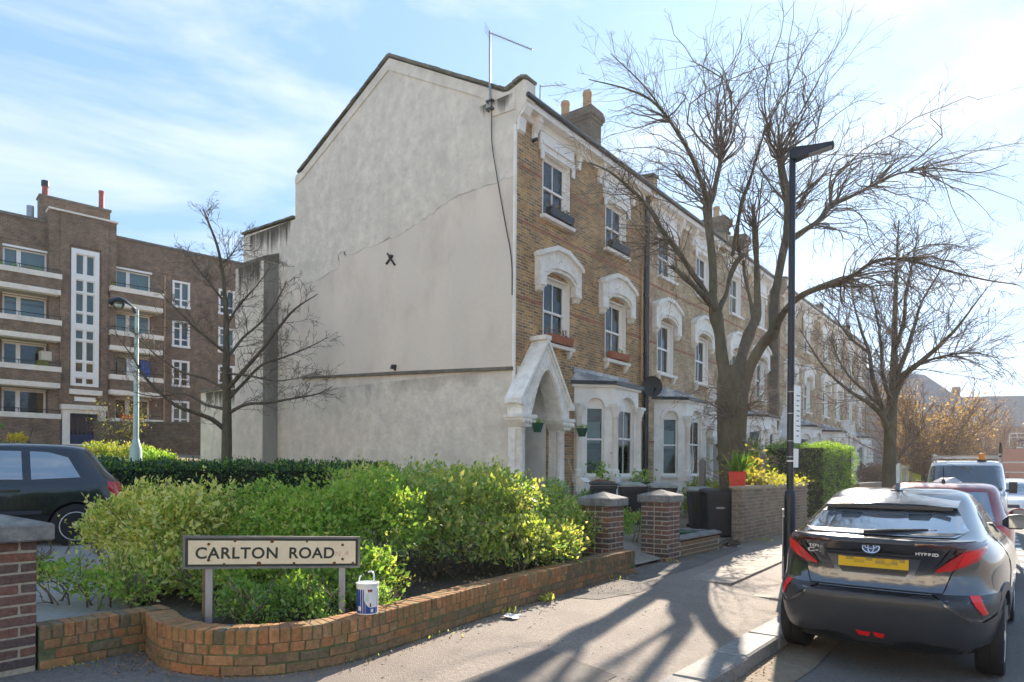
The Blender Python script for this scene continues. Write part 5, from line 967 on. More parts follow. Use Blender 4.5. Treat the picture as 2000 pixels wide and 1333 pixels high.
wbox('terracotta window box on the first floor sill above the white porch', 14.36, 15.45, 5.045, 'terracotta', 'leaf_dead', 70); wbox('terracotta window box on the first floor sill above the bay window', 17.55, 18.65, 5.045, 'terracotta', 'leaf_mid', 12); wbox('dark window box on the top floor sill nearest the gable', 14.35, 15.45, 8.325, 'black_plastic', 'leaf_dead', 60); wbox('dark window box on the top floor sill above the bay window', 17.55, 18.65, 8.325, 'black_plastic', 'leaf_dead', 60)
# small walls and gate farther along the street
fw2 = thing('front_wall', 'grey brown brick front wall between the clipped hedge and the second street tree', 'garden wall', (-5.1, 28.2, .2)); MB().box(-.12, .12, -2.1, 2.2, 0, 1.05).build('wall', 'gardenbrick', fw2); MB().box(-.15, .15, -2.12, 2.22, 1.052, 1.12).build('coping', 'capstone', fw2)
ww = thing('white_stepped_wall', 'white stepped garden wall right of the second street tree', 'garden wall', (-5.2, 34.5, .2)); MB().box(-.12, .12, -1.9, -.6, 0, 1.0).box(-.12, .12, -.598, .5, 0, 1.3).box(-.14, .14, .502, .9, 0, 1.85).build('wall', 'white', ww); MB().box(-.15, .15, -1.92, -.6, 1.002, 1.06).box(-.17, .17, .48, .92, 1.852, 1.92).build('coping', 'white', ww)
for y_, l in ((37.5, 'left beige gate frame of pale posts right of the white stepped wall'), (39.6, 'right beige gate frame of pale posts right of the white stepped wall')):
    g_ = thing('gate_frame', l, 'gate', (-5.25, y_, .2)); MB().box(-.08, .08, -.9, -.72, 0, 1.7).box(-.08, .08, .72, .9, 0, 1.7).box(-.09, .09, -.95, .95, 1.7, 1.85).build('frame', 'cream', g_); MB().box(-.02, .02, -.7, .7, .1, 1.1).build('panel', 'gardenbrick', g_)
# ================================================================ cars
def car_surface(levels, n=56, cap=True):
    # stack of plan outlines; each level: z, rear y, front y, half width, rear squareness, front squareness
    V = []; F = []
    for (z, yr, yf, w, er, ef) in levels:
        ym = yr+(yf-yr)*.5
        for i in range(n):
            a = 2*math.pi*(i+.5)/n; s_, c_ = math.sin(a), -math.cos(a)
            e = er if c_ < 0 else ef
            x = w*math.copysign(abs(s_)**(2/e), s_); k = abs(c_)**(2/e)
            yy = ym-(ym-yr)*k if c_ < 0 else ym+(yf-ym)*k
            V.append((x, yy, z))
    for l in range(len(levels)-1):
        for i in range(n): F.append((l*n+i, l*n+(i+1) % n, (l+1)*n+(i+1) % n, (l+1)*n+i))
    F.append(tuple(range(n))[::-1]); F.append(tuple((len(levels)-1)*n+i for i in range(n))); return V, F
def curve_levels(keys, steps):
    out = [np.array(k, float) for k in bez(keys, steps)]; return [tuple(o) for o in out]
class Car:
    def __init__(s, name, label, cat, loc, rotz, keys, steps, paint, wheels, R, track, arch=1.10, dark='trim', group=None, n=56):
        s.t = thing(name, label, cat, loc, rotz, group); V, F = car_surface(curve_levels(keys, steps), n)
        me = bpy.data.meshes.new('body'); me.from_pydata(V, [], F); bm = bmesh.new(); bm.from_mesh(me); bmesh.ops.recalc_face_normals(bm, faces=bm.faces); bm.to_mesh(me)
        s.bvh = BVHTree.FromBMesh(bm); bm.free()
        o = bpy.data.objects.new('body', me); COL.objects.link(o); me.materials.append(M[paint]); me.materials.append(M[dark])
        w = max(k[3] for k in keys)
        for (y, z) in wheels:
            c = MB(); c.lathe([(R*arch, -w-.3), (R*arch, -w+.26)], 28, (0, y, z), axis='x'); c.lathe([(R*arch, w-.26), (R*arch, w+.3)], 28, (0, y, z), axis='x')
            cu = c.build('cut', dark); md = o.modifiers.new('cut', 'BOOLEAN'); md.operation = 'DIFFERENCE'; md.object = cu; md.solver = 'EXACT'
            dg = bpy.context.evaluated_depsgraph_get(); nm = bpy.data.meshes.new_from_object(o.evaluated_get(dg)); o.modifiers.clear(); old = o.data; o.data = nm; bpy.data.meshes.remove(old); cm = cu.data; bpy.data.objects.remove(cu); bpy.data.meshes.remove(cm)
        o.data.name = 'body'; o.data.shade_smooth(); o.data.set_sharp_from_angle(angle=math.radians(38)); o.parent = s.t; s.body = o; s.R = R
        s.wm = None
        for (y, z) in wheels:
            for sx in (-1, 1): s.wheel(sx, y, z, track)
    def wheel(s, sx, y, z, track, spokes=5):
        R = s.R; wdt = .205
        if s.wm is None:
            ty = MB().lathe([(R*.66, -.09), (R*.93, -.1), (R*.985, -.085), (R, -.06), (R, -.012), (R*.985, -.008), (R*.985, .008), (R, .012), (R, .06), (R*.985, .085), (R*.93, .1), (R*.66, .09)], 40, axis='x'); tm_ = ty.build('tyre', 'rubber', None, True, angle=50)
            rm = MB().lathe([(R*.66, .075), (R*.66, .095), (R*.62, .095), (R*.60, .05), (R*.60, -.06), (R*.66, -.06)], 36, axis='x')
            rm.lathe([(R*.16, .05), (R*.16, .085), (R*.10, .095)], 14, axis='x')
            for k in range(spokes):
                a = 2*math.pi*k/spokes
                for da in (-.16, .16): rm.tbox((.072, math.cos(a+da*.8)*R*.38, math.sin(a+da*.8)*R*.38), (.014, 0, 0), (0, -math.sin(a+da)*R*.085, math.cos(a+da)*R*.085), (0, math.cos(a+da*.4)*R*.25, math.sin(a+da*.4)*R*.25))
            rmo = rm.build('rim', 'alu', None, True); bk = MB().lathe([(R*.6, -.03), (R*.6, .0)], 24, axis='x').build('brake_disc', 'trim', None); s.wm = (tm_.data, rmo.data, bk.data)
            for q in (tm_, rmo, bk): bpy.data.objects.remove(q)
        e = bpy.data.objects.new('wheel', None); e.empty_display_size = .1; link(e, s.t); e.location = (sx*track/2, y, z); e.rotation_euler = (0, 0, 0 if sx > 0 else math.pi)
        for nm, d in zip(('tyre', 'rim', 'brake_disc'), s.wm): link(bpy.data.objects.new(nm, d), e)
    def patch(s, name, poly, d, off, mat, parent=None, step=.07, skirt=.012, smooth=True, label=None):
        # panel laid on the body: outline projected along a direction ('rear','left','right','front','top')
        bm = sub_poly(poly, step); f = {'rear': lambda a, b: (Vector((a, -2, b)), Vector((0, 1, 0))), 'front': lambda a, b: (Vector((a, 8, b)), Vector((0, -1, 0))), 'left': lambda a, b: (Vector((-3, a, b)), Vector((1, 0, 0))), 'right': lambda a, b: (Vector((3, a, b)), Vector((-1, 0, 0))), 'top': lambda a, b: (Vector((a, b, 4)), Vector((0, 0, -1)))}[d]
        bad = []
        for v in bm.verts:
            o, r = f(v.co.x, v.co.y); h = s.bvh.ray_cast(o, r)
            if h[0] is None: bad.append(v); continue
            nrm = h[1] if h[1].dot(r) < 0 else -h[1]
            v.co = h[0]+nrm*off
        if bad: bmesh.ops.delete(bm, geom=bad, context='VERTS')
        be = [e for e in bm.edges if len(e.link_faces) == 1]
        ex = bmesh.ops.extrude_edge_only(bm, edges=be); o, r = f(0, 0)
        for v in [g for g in ex['geom'] if isinstance(g, bmesh.types.BMVert)]: v.co += r*(off+skirt)
        bmesh.ops.recalc_face_normals(bm, faces=bm.faces)
        fs = [q for q in bm.faces]
        if sum(q.normal.dot(r)*q.calc_area() for q in fs) > 0: bmesh.ops.reverse_faces(bm, faces=bm.faces)
        me = bpy.data.meshes.new(name); bm.to_mesh(me); bm.free(); me.materials.append(M[mat]) ; me.shade_smooth(); me.set_sharp_from_angle(angle=math.radians(35))
        o = bpy.data.objects.new(name, me); link(o, parent or s.t)
        if label: o['label'] = label
        return o
    def hit(s, a, b, d='rear'):
        o, r = {'rear': (Vector((a, -2, b)), Vector((0, 1, 0))), 'right': (Vector((3, a, b)), Vector((-1, 0, 0))), 'front': (Vector((a, 8, b)), Vector((0, -1, 0))), 'top': (Vector((a, b, 4)), Vector((0, 0, -1)))}[d]; h = s.bvh.ray_cast(o, r); return h[0], h[1]
def mirror(poly): return [(-a, b) for a, b in poly][::-1]
# ---- the dark grey crossover in front
K = [(.20, .34, 4.10, .78, 4, 4), (.27, .16, 4.26, .83, 4.5, 4), (.40, .045, 4.34, .872, 4.6, 3.6), (.56, .0, 4.36, .89, 4.6, 3.4), (.66, -.01, 4.36, .893, 4.6, 3.4), (.705, .01, 4.35, .895, 4.6, 3.4), (.73, .085, 4.33, .895, 4.6, 3.4), (.82, .115, 4.27, .898, 4.4, 3.4), (.92, .12, 4.05, .893, 4.2, 3.2), (1.0, .085, 3.72, .868, 4, 3.2), (1.07, .035, 3.36, .825, 3.9, 3.2), (1.115, .0, 3.20, .785, 3.9, 3.4), (1.14, .0, 3.12, .762, 4.0, 3.5), (1.152, .035, 3.08, .752, 4.2, 3.5), (1.165, .20, 3.04, .742, 5, 3.5), (1.25, .46, 2.86, .70, 5, 3.8), (1.34, .72, 2.62, .655, 4.6, 4), (1.42, .92, 2.38, .612, 4.2, 4), (1.48, 1.06, 2.16, .572, 4.0, 4), (1.52, 1.22, 1.98, .52, 3.6, 3.6), (1.545, 1.42, 1.84, .42, 3, 3)]
ch = Car('parked_car', 'dark grey crossover car parked nearest, seen from behind with yellow plate', 'car', (-1.085, 6.17, 0), 0, K, 2, 'car_grey', [(.86, .335), (3.5, .335)], .335, 1.54, 1.13)
P = ch.patch; M['car_sky_sheen'] = paint('blue_grey_sky_sheen', (.17, .19, .23), .6, .3); M['dark_lens'] = pbr('smoked_red_lens', (.06, .008, .010), .1, var=0, coat=1)
gl = P('rear_window', [(-.56, 1.172), (.56, 1.172), (.63, 1.215), (.60, 1.25), (.515, 1.385), (-.515, 1.385), (-.60, 1.25), (-.63, 1.215)], 'rear', .006, 'trim', step=.06)
M['car_glass'] = pbr('dark_car_glass', (.30, .33, .36), .04, metal=.62, var=0, spec=1.0, coat=1)
gl.data.materials[0] = M['car_glass']
P('window_band', [(-.515, 1.383), (.515, 1.383), (.555, 1.325), (.42, 1.345), (-.42, 1.345), (-.555, 1.325)], 'rear', .009, 'trim', step=.06); P('window_band', [(-.60, 1.20), (-.52, 1.178), (.52, 1.178), (.60, 1.20), (.52, 1.195), (-.52, 1.195)], 'rear', .009, 'trim', step=.06)
for a_ in (-.27, .27): P('headrest_shade', [(a_-.09, 1.33), (a_+.09, 1.33), (a_+.075, 1.285), (a_-.075, 1.285)], 'rear', .008, 'trim', step=.06)
hb = P('tailgate', [(-.565, 1.125), (.565, 1.125), (.60, 1.0), (.535, .90), (.49, .745), (-.49, .745), (-.535, .90), (-.60, 1.0)], 'rear', .006, 'car_grey', step=.08)
for ln_ in ([(-.485, .738), (.485, .738), (.485, .746), (-.485, .746)],): P('shut_line', ln_, 'rear', .008, 'rubber', step=.05)
for mm in (lambda p: p, mirror): P('shut_line', mm([(.485, .742), (.494, .742), (.545, .90), (.612, 1.0), (.575, 1.10), (.566, 1.10), (.602, 1.0), (.536, .902)]), 'rear', .008, 'rubber', step=.05)
P('tailgate_lip', [(-.70, 1.128), (.70, 1.128), (.68, 1.148), (-.68, 1.148)], 'rear', .014, 'trim', step=.08)
for mm in (lambda p: p, mirror):
    P('light_strip', mm([(.30, 1.122), (.60, 1.105), (.735, 1.12), (.735, 1.145), (.30, 1.134)]), 'rear', .016, 'dark_lens', step=.05)
    P('tail_light', mm([(.61, 1.085), (.742, 1.105), (.745, 1.075), (.70, 1.01), (.62, .965), (.525, .925), (.44, .905), (.435, .925), (.495, .985), (.545, 1.03)]), 'rear', .020, 'tail_red', step=.04); P('light_upper', mm([(.57, 1.10), (.742, 1.122), (.744, 1.106), (.61, 1.086), (.555, 1.06)]), 'rear', .019, 'dark_lens', step=.04)
    P('tail_light_core', mm([(.615, 1.075), (.715, 1.09), (.71, 1.06), (.64, 1.0), (.57, .965), (.59, 1.01)]), 'rear', .024, 'refl_red', step=.04)
    P('light_surround', mm([(.545, 1.118), (.57, 1.116), (.535, 1.045), (.485, .98), (.425, .925), (.425, .895), (.405, .90), (.475, 1.0)]), 'rear', .015, 'trim', step=.04)
    P('bumper_wedge', mm([(.42, .735), (.84, .735), (.83, .60), (.74, .555), (.66, .58), (.52, .685)]), 'rear', .009, 'trim', step=.06)
    P('rear_reflector', mm([(.655, .725), (.715, .728), (.765, .60), (.735, .595)]), 'rear', .016, 'refl_red', step=.04)
    P('bumper_accent', mm([(.455, .700), (.48, .700), (.665, .565), (.70, .562), (.70, .55), (.655, .55)]), 'rear', .018, 'car_grey', step=.05)
    P('wheel_arch_trim', [(a, b) for a, b in [(.86+.385*math.cos(t), .335+.385*math.sin(t)) for t in np.linspace(.15, math.pi-.1, 14)]+[(.86+.455*math.cos(t), .335+.455*math.sin(t)) for t in np.linspace(math.pi-.05, .05, 14)]], 'right' if mm is not mirror else 'left', .010, 'trim', step=.1)
    P('wheel_arch_trim', [(a, b) for a, b in [(3.5+.385*math.cos(t), .335+.385*math.sin(t)) for t in np.linspace(.15, math.pi-.1, 14)]+[(3.5+.455*math.cos(t), .335+.455*math.sin(t)) for t in np.linspace(math.pi-.05, .05, 14)]], 'right' if mm is not mirror else 'left', .010, 'trim', step=.1)
    sd_ = 'right' if mm is not mirror else 'left'
    sw = P('side_window', [(1.05, 1.20), (1.18, 1.165), (2.0, 1.145), (2.0, 1.395), (1.45, 1.40), (1.2, 1.33)], sd_, .006, 'trim', step=.08); sw.data.materials[0] = M['car_glass']
    sw = P('side_window', [(2.05, 1.145), (2.78, 1.145), (2.45, 1.34), (2.30, 1.395), (2.05, 1.395)], sd_, .006, 'trim', step=.08); sw.data.materials[0] = M['car_glass']
    P('door', [(1.12, .42), (2.02, .38), (2.02, 1.12), (1.16, 1.14), (1.28, .85)], sd_, .005, 'car_grey', step=.1); P('door', [(2.05, .38), (3.02, .40), (3.02, 1.0), (2.92, 1.11), (2.05, 1.12)], sd_, .005, 'car_grey', step=.1)
    P('sill_trim', [(1.30, .26), (3.05, .26), (3.05, .36), (1.30, .36)], sd_, .008, 'trim', step=.1)
P('bumper', [(-.87, .60), (-.74, .53), (-.66, .545), (-.50, .69), (.50, .69), (.66, .545), (.74, .53), (.87, .60), (.87, .40), (.80, .34), (.62, .32), (.33, .36), (.20, .345), (.13, .29), (-.13, .29), (-.20, .345), (-.33, .36), (-.62, .32), (-.80, .34), (-.87, .40)], 'rear', .012, 'trim', step=.07)
P('bumper_ridge', [(-.50, .655), (.50, .655), (.48, .69), (-.48, .69)], 'rear', .028, 'trim', step=.07)
P('diffuser', [(-.62, .315), (-.33, .352), (-.20, .338), (-.13, .282), (.13, .282), (.20, .338), (.33, .352), (.62, .315), (.60, .25), (-.60, .25)], 'rear', .006, 'black_plastic', step=.07)
for a, b in ((-.115, -.005), (.012, .10)): P('fog_lamp', [(a, .40), (b, .395), (b-.015, .355), (a+.02, .36)], 'rear', .020, 'refl_red', step=.04)
P('plate_recess', [(-.36, 1.045), (.36, 1.045), (.28, .835), (-.28, .835)], 'rear', .010, 'car_sky_sheen', step=.05)  # lighter blue paint stands for sky reflected on this panel
P('plate_shadow_lip', [(-.35, 1.043), (.35, 1.043), (.345, 1.025), (-.345, 1.025)], 'rear', .028, 'trim', step=.05)
P('recess_panel', [(-.265, .91), (.265, .91), (.235, .855), (-.235, .855)], 'rear', .014, 'trim', step=.05)
h_, n_ = ch.hit(0, .965); py = h_.y-.022
pl = MB().box(-.26, .26, py-.004, py+.004, .912, 1.022).build('number_plate', 'plate_yellow', ch.t); pl.rotation_euler = (0, 0, 0)
mb = MB(); 
random.seed(4)
for i, (x, w_, mt) in enumerate(((-.21, .07, 1), (-.14, .08, 0), (-.06, .06, 1), (.02, .07, 2), (.09, .045, 0), (.135, .05, 2), (.185, .05, 1))): mb.box(x, x+w_, py-.0052, py-.0045, .935+.01*(i % 2), .965+.01*(i % 2), mt); mb.box(x+.01, x+w_, py-.0052, py-.0045, .967+.01*(i % 2), .995, (mt+1) % 3)
mb.build('plate_print', ['plate_mid', 'plate_yellow', 'plate_dark'], pl)
h_, n_ = ch.hit(-.03, 1.082); em = MB(); ey = h_.y-.018
def ring(cx, cz, rx, rz, w_): 
    pts = [(cx+rx*math.cos(t), ey, cz+rz*math.sin(t)) for t in np.linspace(0, 2*math.pi, 25)]; em.tube(pts, w_, 6, cap=False)
ring(0, 1.082, .062, .042, .006); ring(0, 1.082, .022, .038, .005); ring(0, 1.094, .044, .018, .005); em.build('emblem', 'chrome', ch.t, True); MB().lathe([(.001, ey+.004), (.055, ey+.004), (.055, ey+.012)], 20, (0, 0, 1.082), axis='y').build('emblem_back', 'label_blue', ch.t).scale = (1.05, 1, 1)
for body, sz, x, z in (('TOYOTA', .030, -.49, 1.058), ('C-HR', .048, -.51, 1.012), ('HYBRID', .032, .31, 1.045)):
    h_, n_ = ch.hit(x+.06, z+.015); text(body, sz, 'lettering', 'silver_print', ch.t, (x, h_.y-.016, z), (math.pi/2, 0, -.10 if x > 0 else .10), .003, 1.1, .0012, sx=1.35 if body != 'C-HR' else 1.7)
# spoiler, wiper, fin, mirrors
spv = []; xs_ = np.linspace(-.53, .53, 13)
for x in xs_:
    k = (x/.53)**2; yb = .735+.10*k; spv += [(x, yb, 1.405-.03*k), (x, yb-.012, 1.425-.03*k), (x, yb+.18, 1.475-.035*k), (x, yb+.45, 1.515-.05*k), (x, yb+.45, 1.44-.05*k), (x, yb+.14, 1.375-.03*k)]
sf = [(i*6+j, i*6+(j+1) % 6, (i+1)*6+(j+1) % 6, (i+1)*6+j) for i in range(12) for j in range(6)]+[tuple(range(6)), tuple(72+j for j in range(6))[::-1]]
MB().add(spv, sf).build('spoiler', 'car_grey', ch.t, True, angle=30)
MB().box(-.50, .50, .742, .76, 1.372, 1.405).build('spoiler_underside', 'trim', ch.t)
w1 = ch.hit(-.10, 1.19)[0]; w2 = ch.hit(.36, 1.225)[0]; wp = MB(); wp.tube([w1+Vector((0, -.03, .0)), w1.lerp(w2, .5)+Vector((0, -.045, .005)), w2+Vector((0, -.02, 0))], [.022, .016, .010], 8); wp.tube([w1+Vector((.02, -.012, -.01)), w2+Vector((.06, -.01, -.004))], .009, 6); wp.build('wiper', 'black_plastic', ch.t, True)
MB().prism([(1.30, 1.53), (1.52, 1.53), (1.50, 1.545), (1.36, 1.60), (1.33, 1.60)], 'x', -.02, .02).build('aerial_fin', 'car_grey', ch.t)
MB().box(-.05, .05, 1.25, 1.6, 1.51, 1.533).build('fin_base', 'trim', ch.t)
def mirrors(c, y, z, x, mat):
    for sx in (-1, 1):
        m = MB(); V = []
        for (dx, a, b, zl, zh) in ((0, -.02, .06, z-.02, z+.03), (.06, -.05, .09, z-.06, z+.09), (.17, -.05, .08, z-.06, z+.10), (.23, -.03, .05, z-.02, z+.07)): V += [(sx*(x+dx), y+a, zl), (sx*(x+dx), y+b, zl), (sx*(x+dx), y+b, zh), (sx*(x+dx), y+a, zh)]
        m.add(V, [(0, 1, 2, 3), (12, 15, 14, 13)]+[(k*4+i, k*4+(i+1) % 4, k*4+4+(i+1) % 4, k*4+4+i) for k in range(3) for i in range(4)]); o = m.build('wing_mirror', mat, c.t, True); MB().box(sx*(x+.06), sx*(x+.20), y-.056, y-.05, z-.045, z+.08).build('mirror_glass', M['car_glass'], o)
mirrors(ch, 2.92, 1.16, .77, 'trim')
for a in ((-.545, 1.12), (.545, 1.12)):
    pass
# ---- the others: simpler shells, same construction
def hatch(name, label, loc, rz, paint, Lh, W, H, wheels, grp=None, R=.31, rear=True, rake=.42, wm=True, ymf=.47, tlx=.66, tlo=.95):
    h = W/2; b = .88*H/1.45
    K = [(.20, .25, Lh-.2, h*.90, 4.5, 4), (.32, .06, Lh-.05, h*.97, 5, 4), (.50, .0, Lh, h, 5, 3.6), (.68, .03, Lh-.02, h, 5, 3.4), (.80, .07, Lh-.12, h, 5, 3.4), (b, .10, Lh-.55, h*.985, 5, 3.6), (b+.03, .13, Lh-1.05, h*.965, 5, 4), (b+.06, .15, Lh-1.30, h*.945, 5, 4.5), (b+.20, .15+rake*.40, Lh-1.62, h*.875, 5, 5), (H-.14, .15+rake*.85, Lh-1.95, h*.79, 5, 5), (H-.05, .15+rake*1.1, Lh-2.2, h*.73, 4.6, 5), (H-.01, .35+rake*1.3, Lh-2.45, h*.62, 4, 4), (H, .7+rake*1.5, Lh-2.75, h*.40, 3, 3)]
    c = Car(name, label, 'car', loc, rz, K, 2, paint, wheels, R, W-.22, 1.12, group=grp, n=48)
    G = lambda o: o.data.materials.__setitem__(0, M['car_glass'])
    G(c.patch('rear_window', [(-h*.72, b+.09), (h*.72, b+.09), (h*.62, H-.13), (-h*.62, H-.13)], 'rear', .006, 'trim', step=.09)); G(c.patch('windscreen', [(-h*.80, b+.08), (h*.80, b+.08), (h*.66, H-.12), (-h*.66, H-.12)], 'front', .006, 'trim', step=.09))
    ym = Lh*ymf
    for sd_ in ('left', 'right'):
        G(c.patch('side_window', [(.62+rake*.3, b+.10), (ym-.06, b+.07), (ym-.06, H-.12), (.95+rake*.4, H-.13), (.72+rake*.4, H-.20)], sd_, .007, 'trim', step=.09)); G(c.patch('side_window', [(ym+.04, b+.07), (Lh-1.62, b+.08), (Lh-1.98, H-.17), (Lh-2.15, H-.12), (ym+.04, H-.12)], sd_, .007, 'trim', step=.09))
        d = c.patch('door', [(ym, .30), (Lh-1.32, .30), (Lh-1.28, b+.03), (ym, b+.04)], sd_, .006, paint, step=.12)
        hx = (-1 if sd_ == 'left' else 1)*(h+.012); MB().box(hx-.018, hx+.018, ym+.08, ym+.30, b-.10, b-.065).build('handle', paint, d)
        c.patch('sill_trim', [(wheels[0][0]+.4, .24), (wheels[1][0]-.4, .24), (wheels[1][0]-.4, .30), (wheels[0][0]+.4, .30)], sd_, .006, 'trim', step=.15); c.patch('side_strip', [(wheels[0][0]+.42, .50), (wheels[1][0]-.42, .50), (wheels[1][0]-.42, .55), (wheels[0][0]+.42, .55)], sd_, .012, 'trim', step=.15)
    for mm in (lambda p: p, mirror):
        c.patch('tail_light', mm([(h*tlx, b+.02), (h*(tlo-.02), b+.04), (h*tlo, b-.05), (h*(tlo-.03), b-.20), (h*(tlx+.06), b-.17)]), 'rear', .010, 'tail_red', step=.06); c.patch('headlight', mm([(h*.50, .62), (h*.90, .64), (h*.90, .74), (h*.55, .72)]), 'front', .008, 'alu', step=.06)
    p_ = c.patch('number_plate', [(-.26, .60), (.26, .60), (.26, .71), (-.26, .71)], 'rear', .015, 'plate_yellow', step=.1); c.patch('front_plate', [(-.26, .42), (.26, .42), (.26, .53), (-.26, .53)], 'front', .012, 'frame_white', step=.1); c.patch('grille', [(-.4, .57), (.4, .57), (.38, .68), (-.38, .68)], 'front', .008, 'trim', step=.1)
    if wm: mirrors(c, Lh-1.42, b+.08, h*.93, paint)
    MB().tube([(0, Lh*.30, H-.015), (0, Lh*.30, H+.05)], [.03, .02], 8).tube([(0, Lh*.30, H+.04), (0, Lh*.30-.06, H+.25)], .005, 4).build('aerial', 'black_plastic', c.t)
    return c
rc_ = hatch('parked_car', 'dark red hatchback parked in front of the grey crossover, mostly hidden', (-1.12, 11.1, 0), .04, 'car_red', 4.3, 1.80, 1.55, [(.82, .31), (3.42, .31)], R=.32, rake=.62)
gf = hatch('parked_car', 'black hatchback parked side on behind the left brick pier and shrub', (-11.75, 4.75, .53), math.radians(172), 'car_black', 4.15, 1.76, 1.50, [(.80, .31), (3.32, .31)], R=.315, rake=.38, ymf=.335, tlx=.70, tlo=.88)
hatch('parked_car', 'pale silver car mostly hidden behind the black hatchback at the far left', (-16.8, 3.2, .85), math.radians(170), 'car_silver', 4.3, 1.76, 1.52, [(.80, .31), (3.32, .31)], R=.31)
hatch('parked_car', 'white car parked beyond the white van at the right edge', (-1.05, 31.5, 0), math.pi+.04, 'car_white', 4.1, 1.74, 1.48, [(.80, .31), (3.22, .31)], grp='cars parked far along the street')
hatch('parked_car', 'dark grey car parked behind the far white car at the right edge', (-1.15, 38.5, 0), math.pi+.04, 'car_silver', 4.2, 1.76, 1.48, [(.80, .31), (3.3, .31)], grp='cars parked far along the street')
# red car hump: grey cover on the van side
cv = thing('grey_cover', 'crumpled pale grey cover lying over the bonnet of the car before the white van', 'cover', (-1.5, 16.6, .9)); 
mb = MB(); vs = []; n = 13
for i in range(n):
    for j in range(n):
        u, v_ = (i/(n-1)*2-1), (j/(n-1)*2-1); vs.append((u*.72, v_*.9, .75*(1-abs(u)**1.4)*(1-.45*abs(v_))+.05*math.sin(i*1.9+j)+(-.35 if max(abs(u), abs(v_)) > .95 else 0)))
M['cover_grey'] = pbr('pale_grey_cloth', (.48, .48, .50), .7, var=.1)
mb.add(vs, [(i*n+j, (i+1)*n+j, (i+1)*n+j+1, i*n+j+1) for i in range(n-1) for j in range(n-1)]).build('cloth', 'cover_grey', cv)
bk = MB(); bk.tube([tuple(p) for p in bez([(.35, -.2, .45), (.62, -.1, .38), (.80, 0, .1), (.92, .05, -.5), (.98, .05, -.85)], 4)], [.05]*17, 8); bk.build('edge_band', 'black_plastic', cv, True)
# ---- white van seen from the front
K = [(.25, .3, 4.6, .90, 6, 5), (.45, .0, 4.78, .95, 8, 5), (.9, .0, 4.78, .96, 8, 4.6), (1.05, .0, 4.66, .96, 8, 4.6), (1.14, .0, 4.30, .955, 8, 4.8), (1.20, .0, 4.02, .95, 8, 5), (1.5, .0, 3.72, .915, 8, 6), (1.85, .02, 3.40, .87, 8, 6), (1.95, .04, 3.18, .84, 8, 6), (2.0, .1, 2.9, .78, 6, 5)]
vn = Car('parked_van', 'white van facing the camera with a roof rack and an orange beacon', 'van', (-1.80, 26.0, .05), math.pi+.05, K, 2, 'car_white', [(.9, .33), (3.9, .33)], .33, 1.70, 1.1, n=56)
o = vn.patch('windscreen', [(-.84, 1.26), (.84, 1.26), (.80, 1.86), (-.80, 1.86)], 'front', .006, 'trim', step=.1); M['screen'] = pbr('blue_tinted_windscreen', (.03, .06, .085), .06, var=.1, ns=3, spec=1, coat=1); o.data.materials[0] = M['screen']
vn.patch('scuttle', [(-.82, 1.18), (.82, 1.18), (.83, 1.25), (-.83, 1.25)], 'front', .008, 'trim', step=.1)
vn.patch('grille', [(-.5, .72), (.5, .72), (.45, .92), (-.45, .92)], 'front', .008, 'trim', step=.1); vn.patch('bumper', [(-.9, .32), (.9, .32), (.9, .6), (-.9, .6)], 'front', .01, 'trim', step=.1)
for mm in (lambda p: p, mirror): vn.patch('headlight', mm([(.58, .74), (.88, .78), (.88, .98), (.66, .92)]), 'front', .01, 'alu', step=.06)
for sd_ in ('left', 'right'):
    o = vn.patch('side_window', [(2.75, 1.26), (3.72, 1.22), (3.42, 1.80), (2.75, 1.82)], sd_, .006, 'trim', step=.1); o.data.materials[0] = M['car_glass']; vn.patch('door', [(2.65, .4), (3.55, .4), (3.8, 1.15), (2.65, 1.2)], sd_, .006, 'car_white', step=.12)
for sx in (-1, 1): MB().box(sx*.98, sx*1.16, 3.62, 3.74, 1.12, 1.42).box(sx*.90, sx*.98, 3.66, 3.72, 1.16, 1.22).build('wing_mirror', 'black_plastic', vn.t)
rk = MB()
for y_ in (.5, 1.6, 2.8): rk.box(-.80, .80, y_-.03, y_+.03, 2.10, 2.15)
for x_ in (-.80, .80):
    rk.box(x_-.025, x_+.025, .3, 3.0, 2.15, 2.20)
    for y_ in (.5, 1.6, 2.8): rk.box(x_-.025, x_+.025, y_-.03, y_+.03, 1.92, 2.10)
rk.build('roof_rack', 'grey_steel', vn.t)
bc = MB().lathe([(.10, 2.0), (.10, 2.05), (.085, 2.06), (.085, 2.15), (.06, 2.2), (.001, 2.22)], 14, (-.38, 3.0, 0)).build('beacon', 'orange_lamp', vn.t, True); MB().lathe([(.11, 1.96), (.11, 2.03)], 12, (-.38, 3.0, 0)).build('beacon_base', 'black_plastic', bc)
MB().tube([(-.80, 2.9, 2.1), (-.80, 2.9, 2.5)], .03, 6).build('rack_post', 'black_plastic', vn.t)
rl = thing('red_lorry', 'dark red lorry box body far along the street at the right edge', 'lorry', (-.6, 52, 0), .05); MB().box(-1.2, 1.2, 0, 6, .9, 3.2).build('box_body', 'lorry_red', rl); MB().box(-1.22, 1.22, -.02, .0, 2.35, 2.42).box(-1.22, 1.22, -.02, 0, 1.75, 1.8).build('white_stripe', 'frame_white', rl); MB().box(-1.1, 1.1, 6, 7.8, .5, 2.6).build('cab', 'lorry_red', rl)
for y_ in (1.2, 6.9):
    for x_ in (-1.0, 1.0): MB().lathe([(.42, x_-.14), (.45, x_-.1), (.45, x_+.1), (.42, x_+.14)], 18, (0, y_, .45), axis='x').build('wheel', 'rubber', rl, True)
MB().box(-1.0, 1.0, .1, 7.6, .5, .9).build('chassis', 'black_plastic', rl)
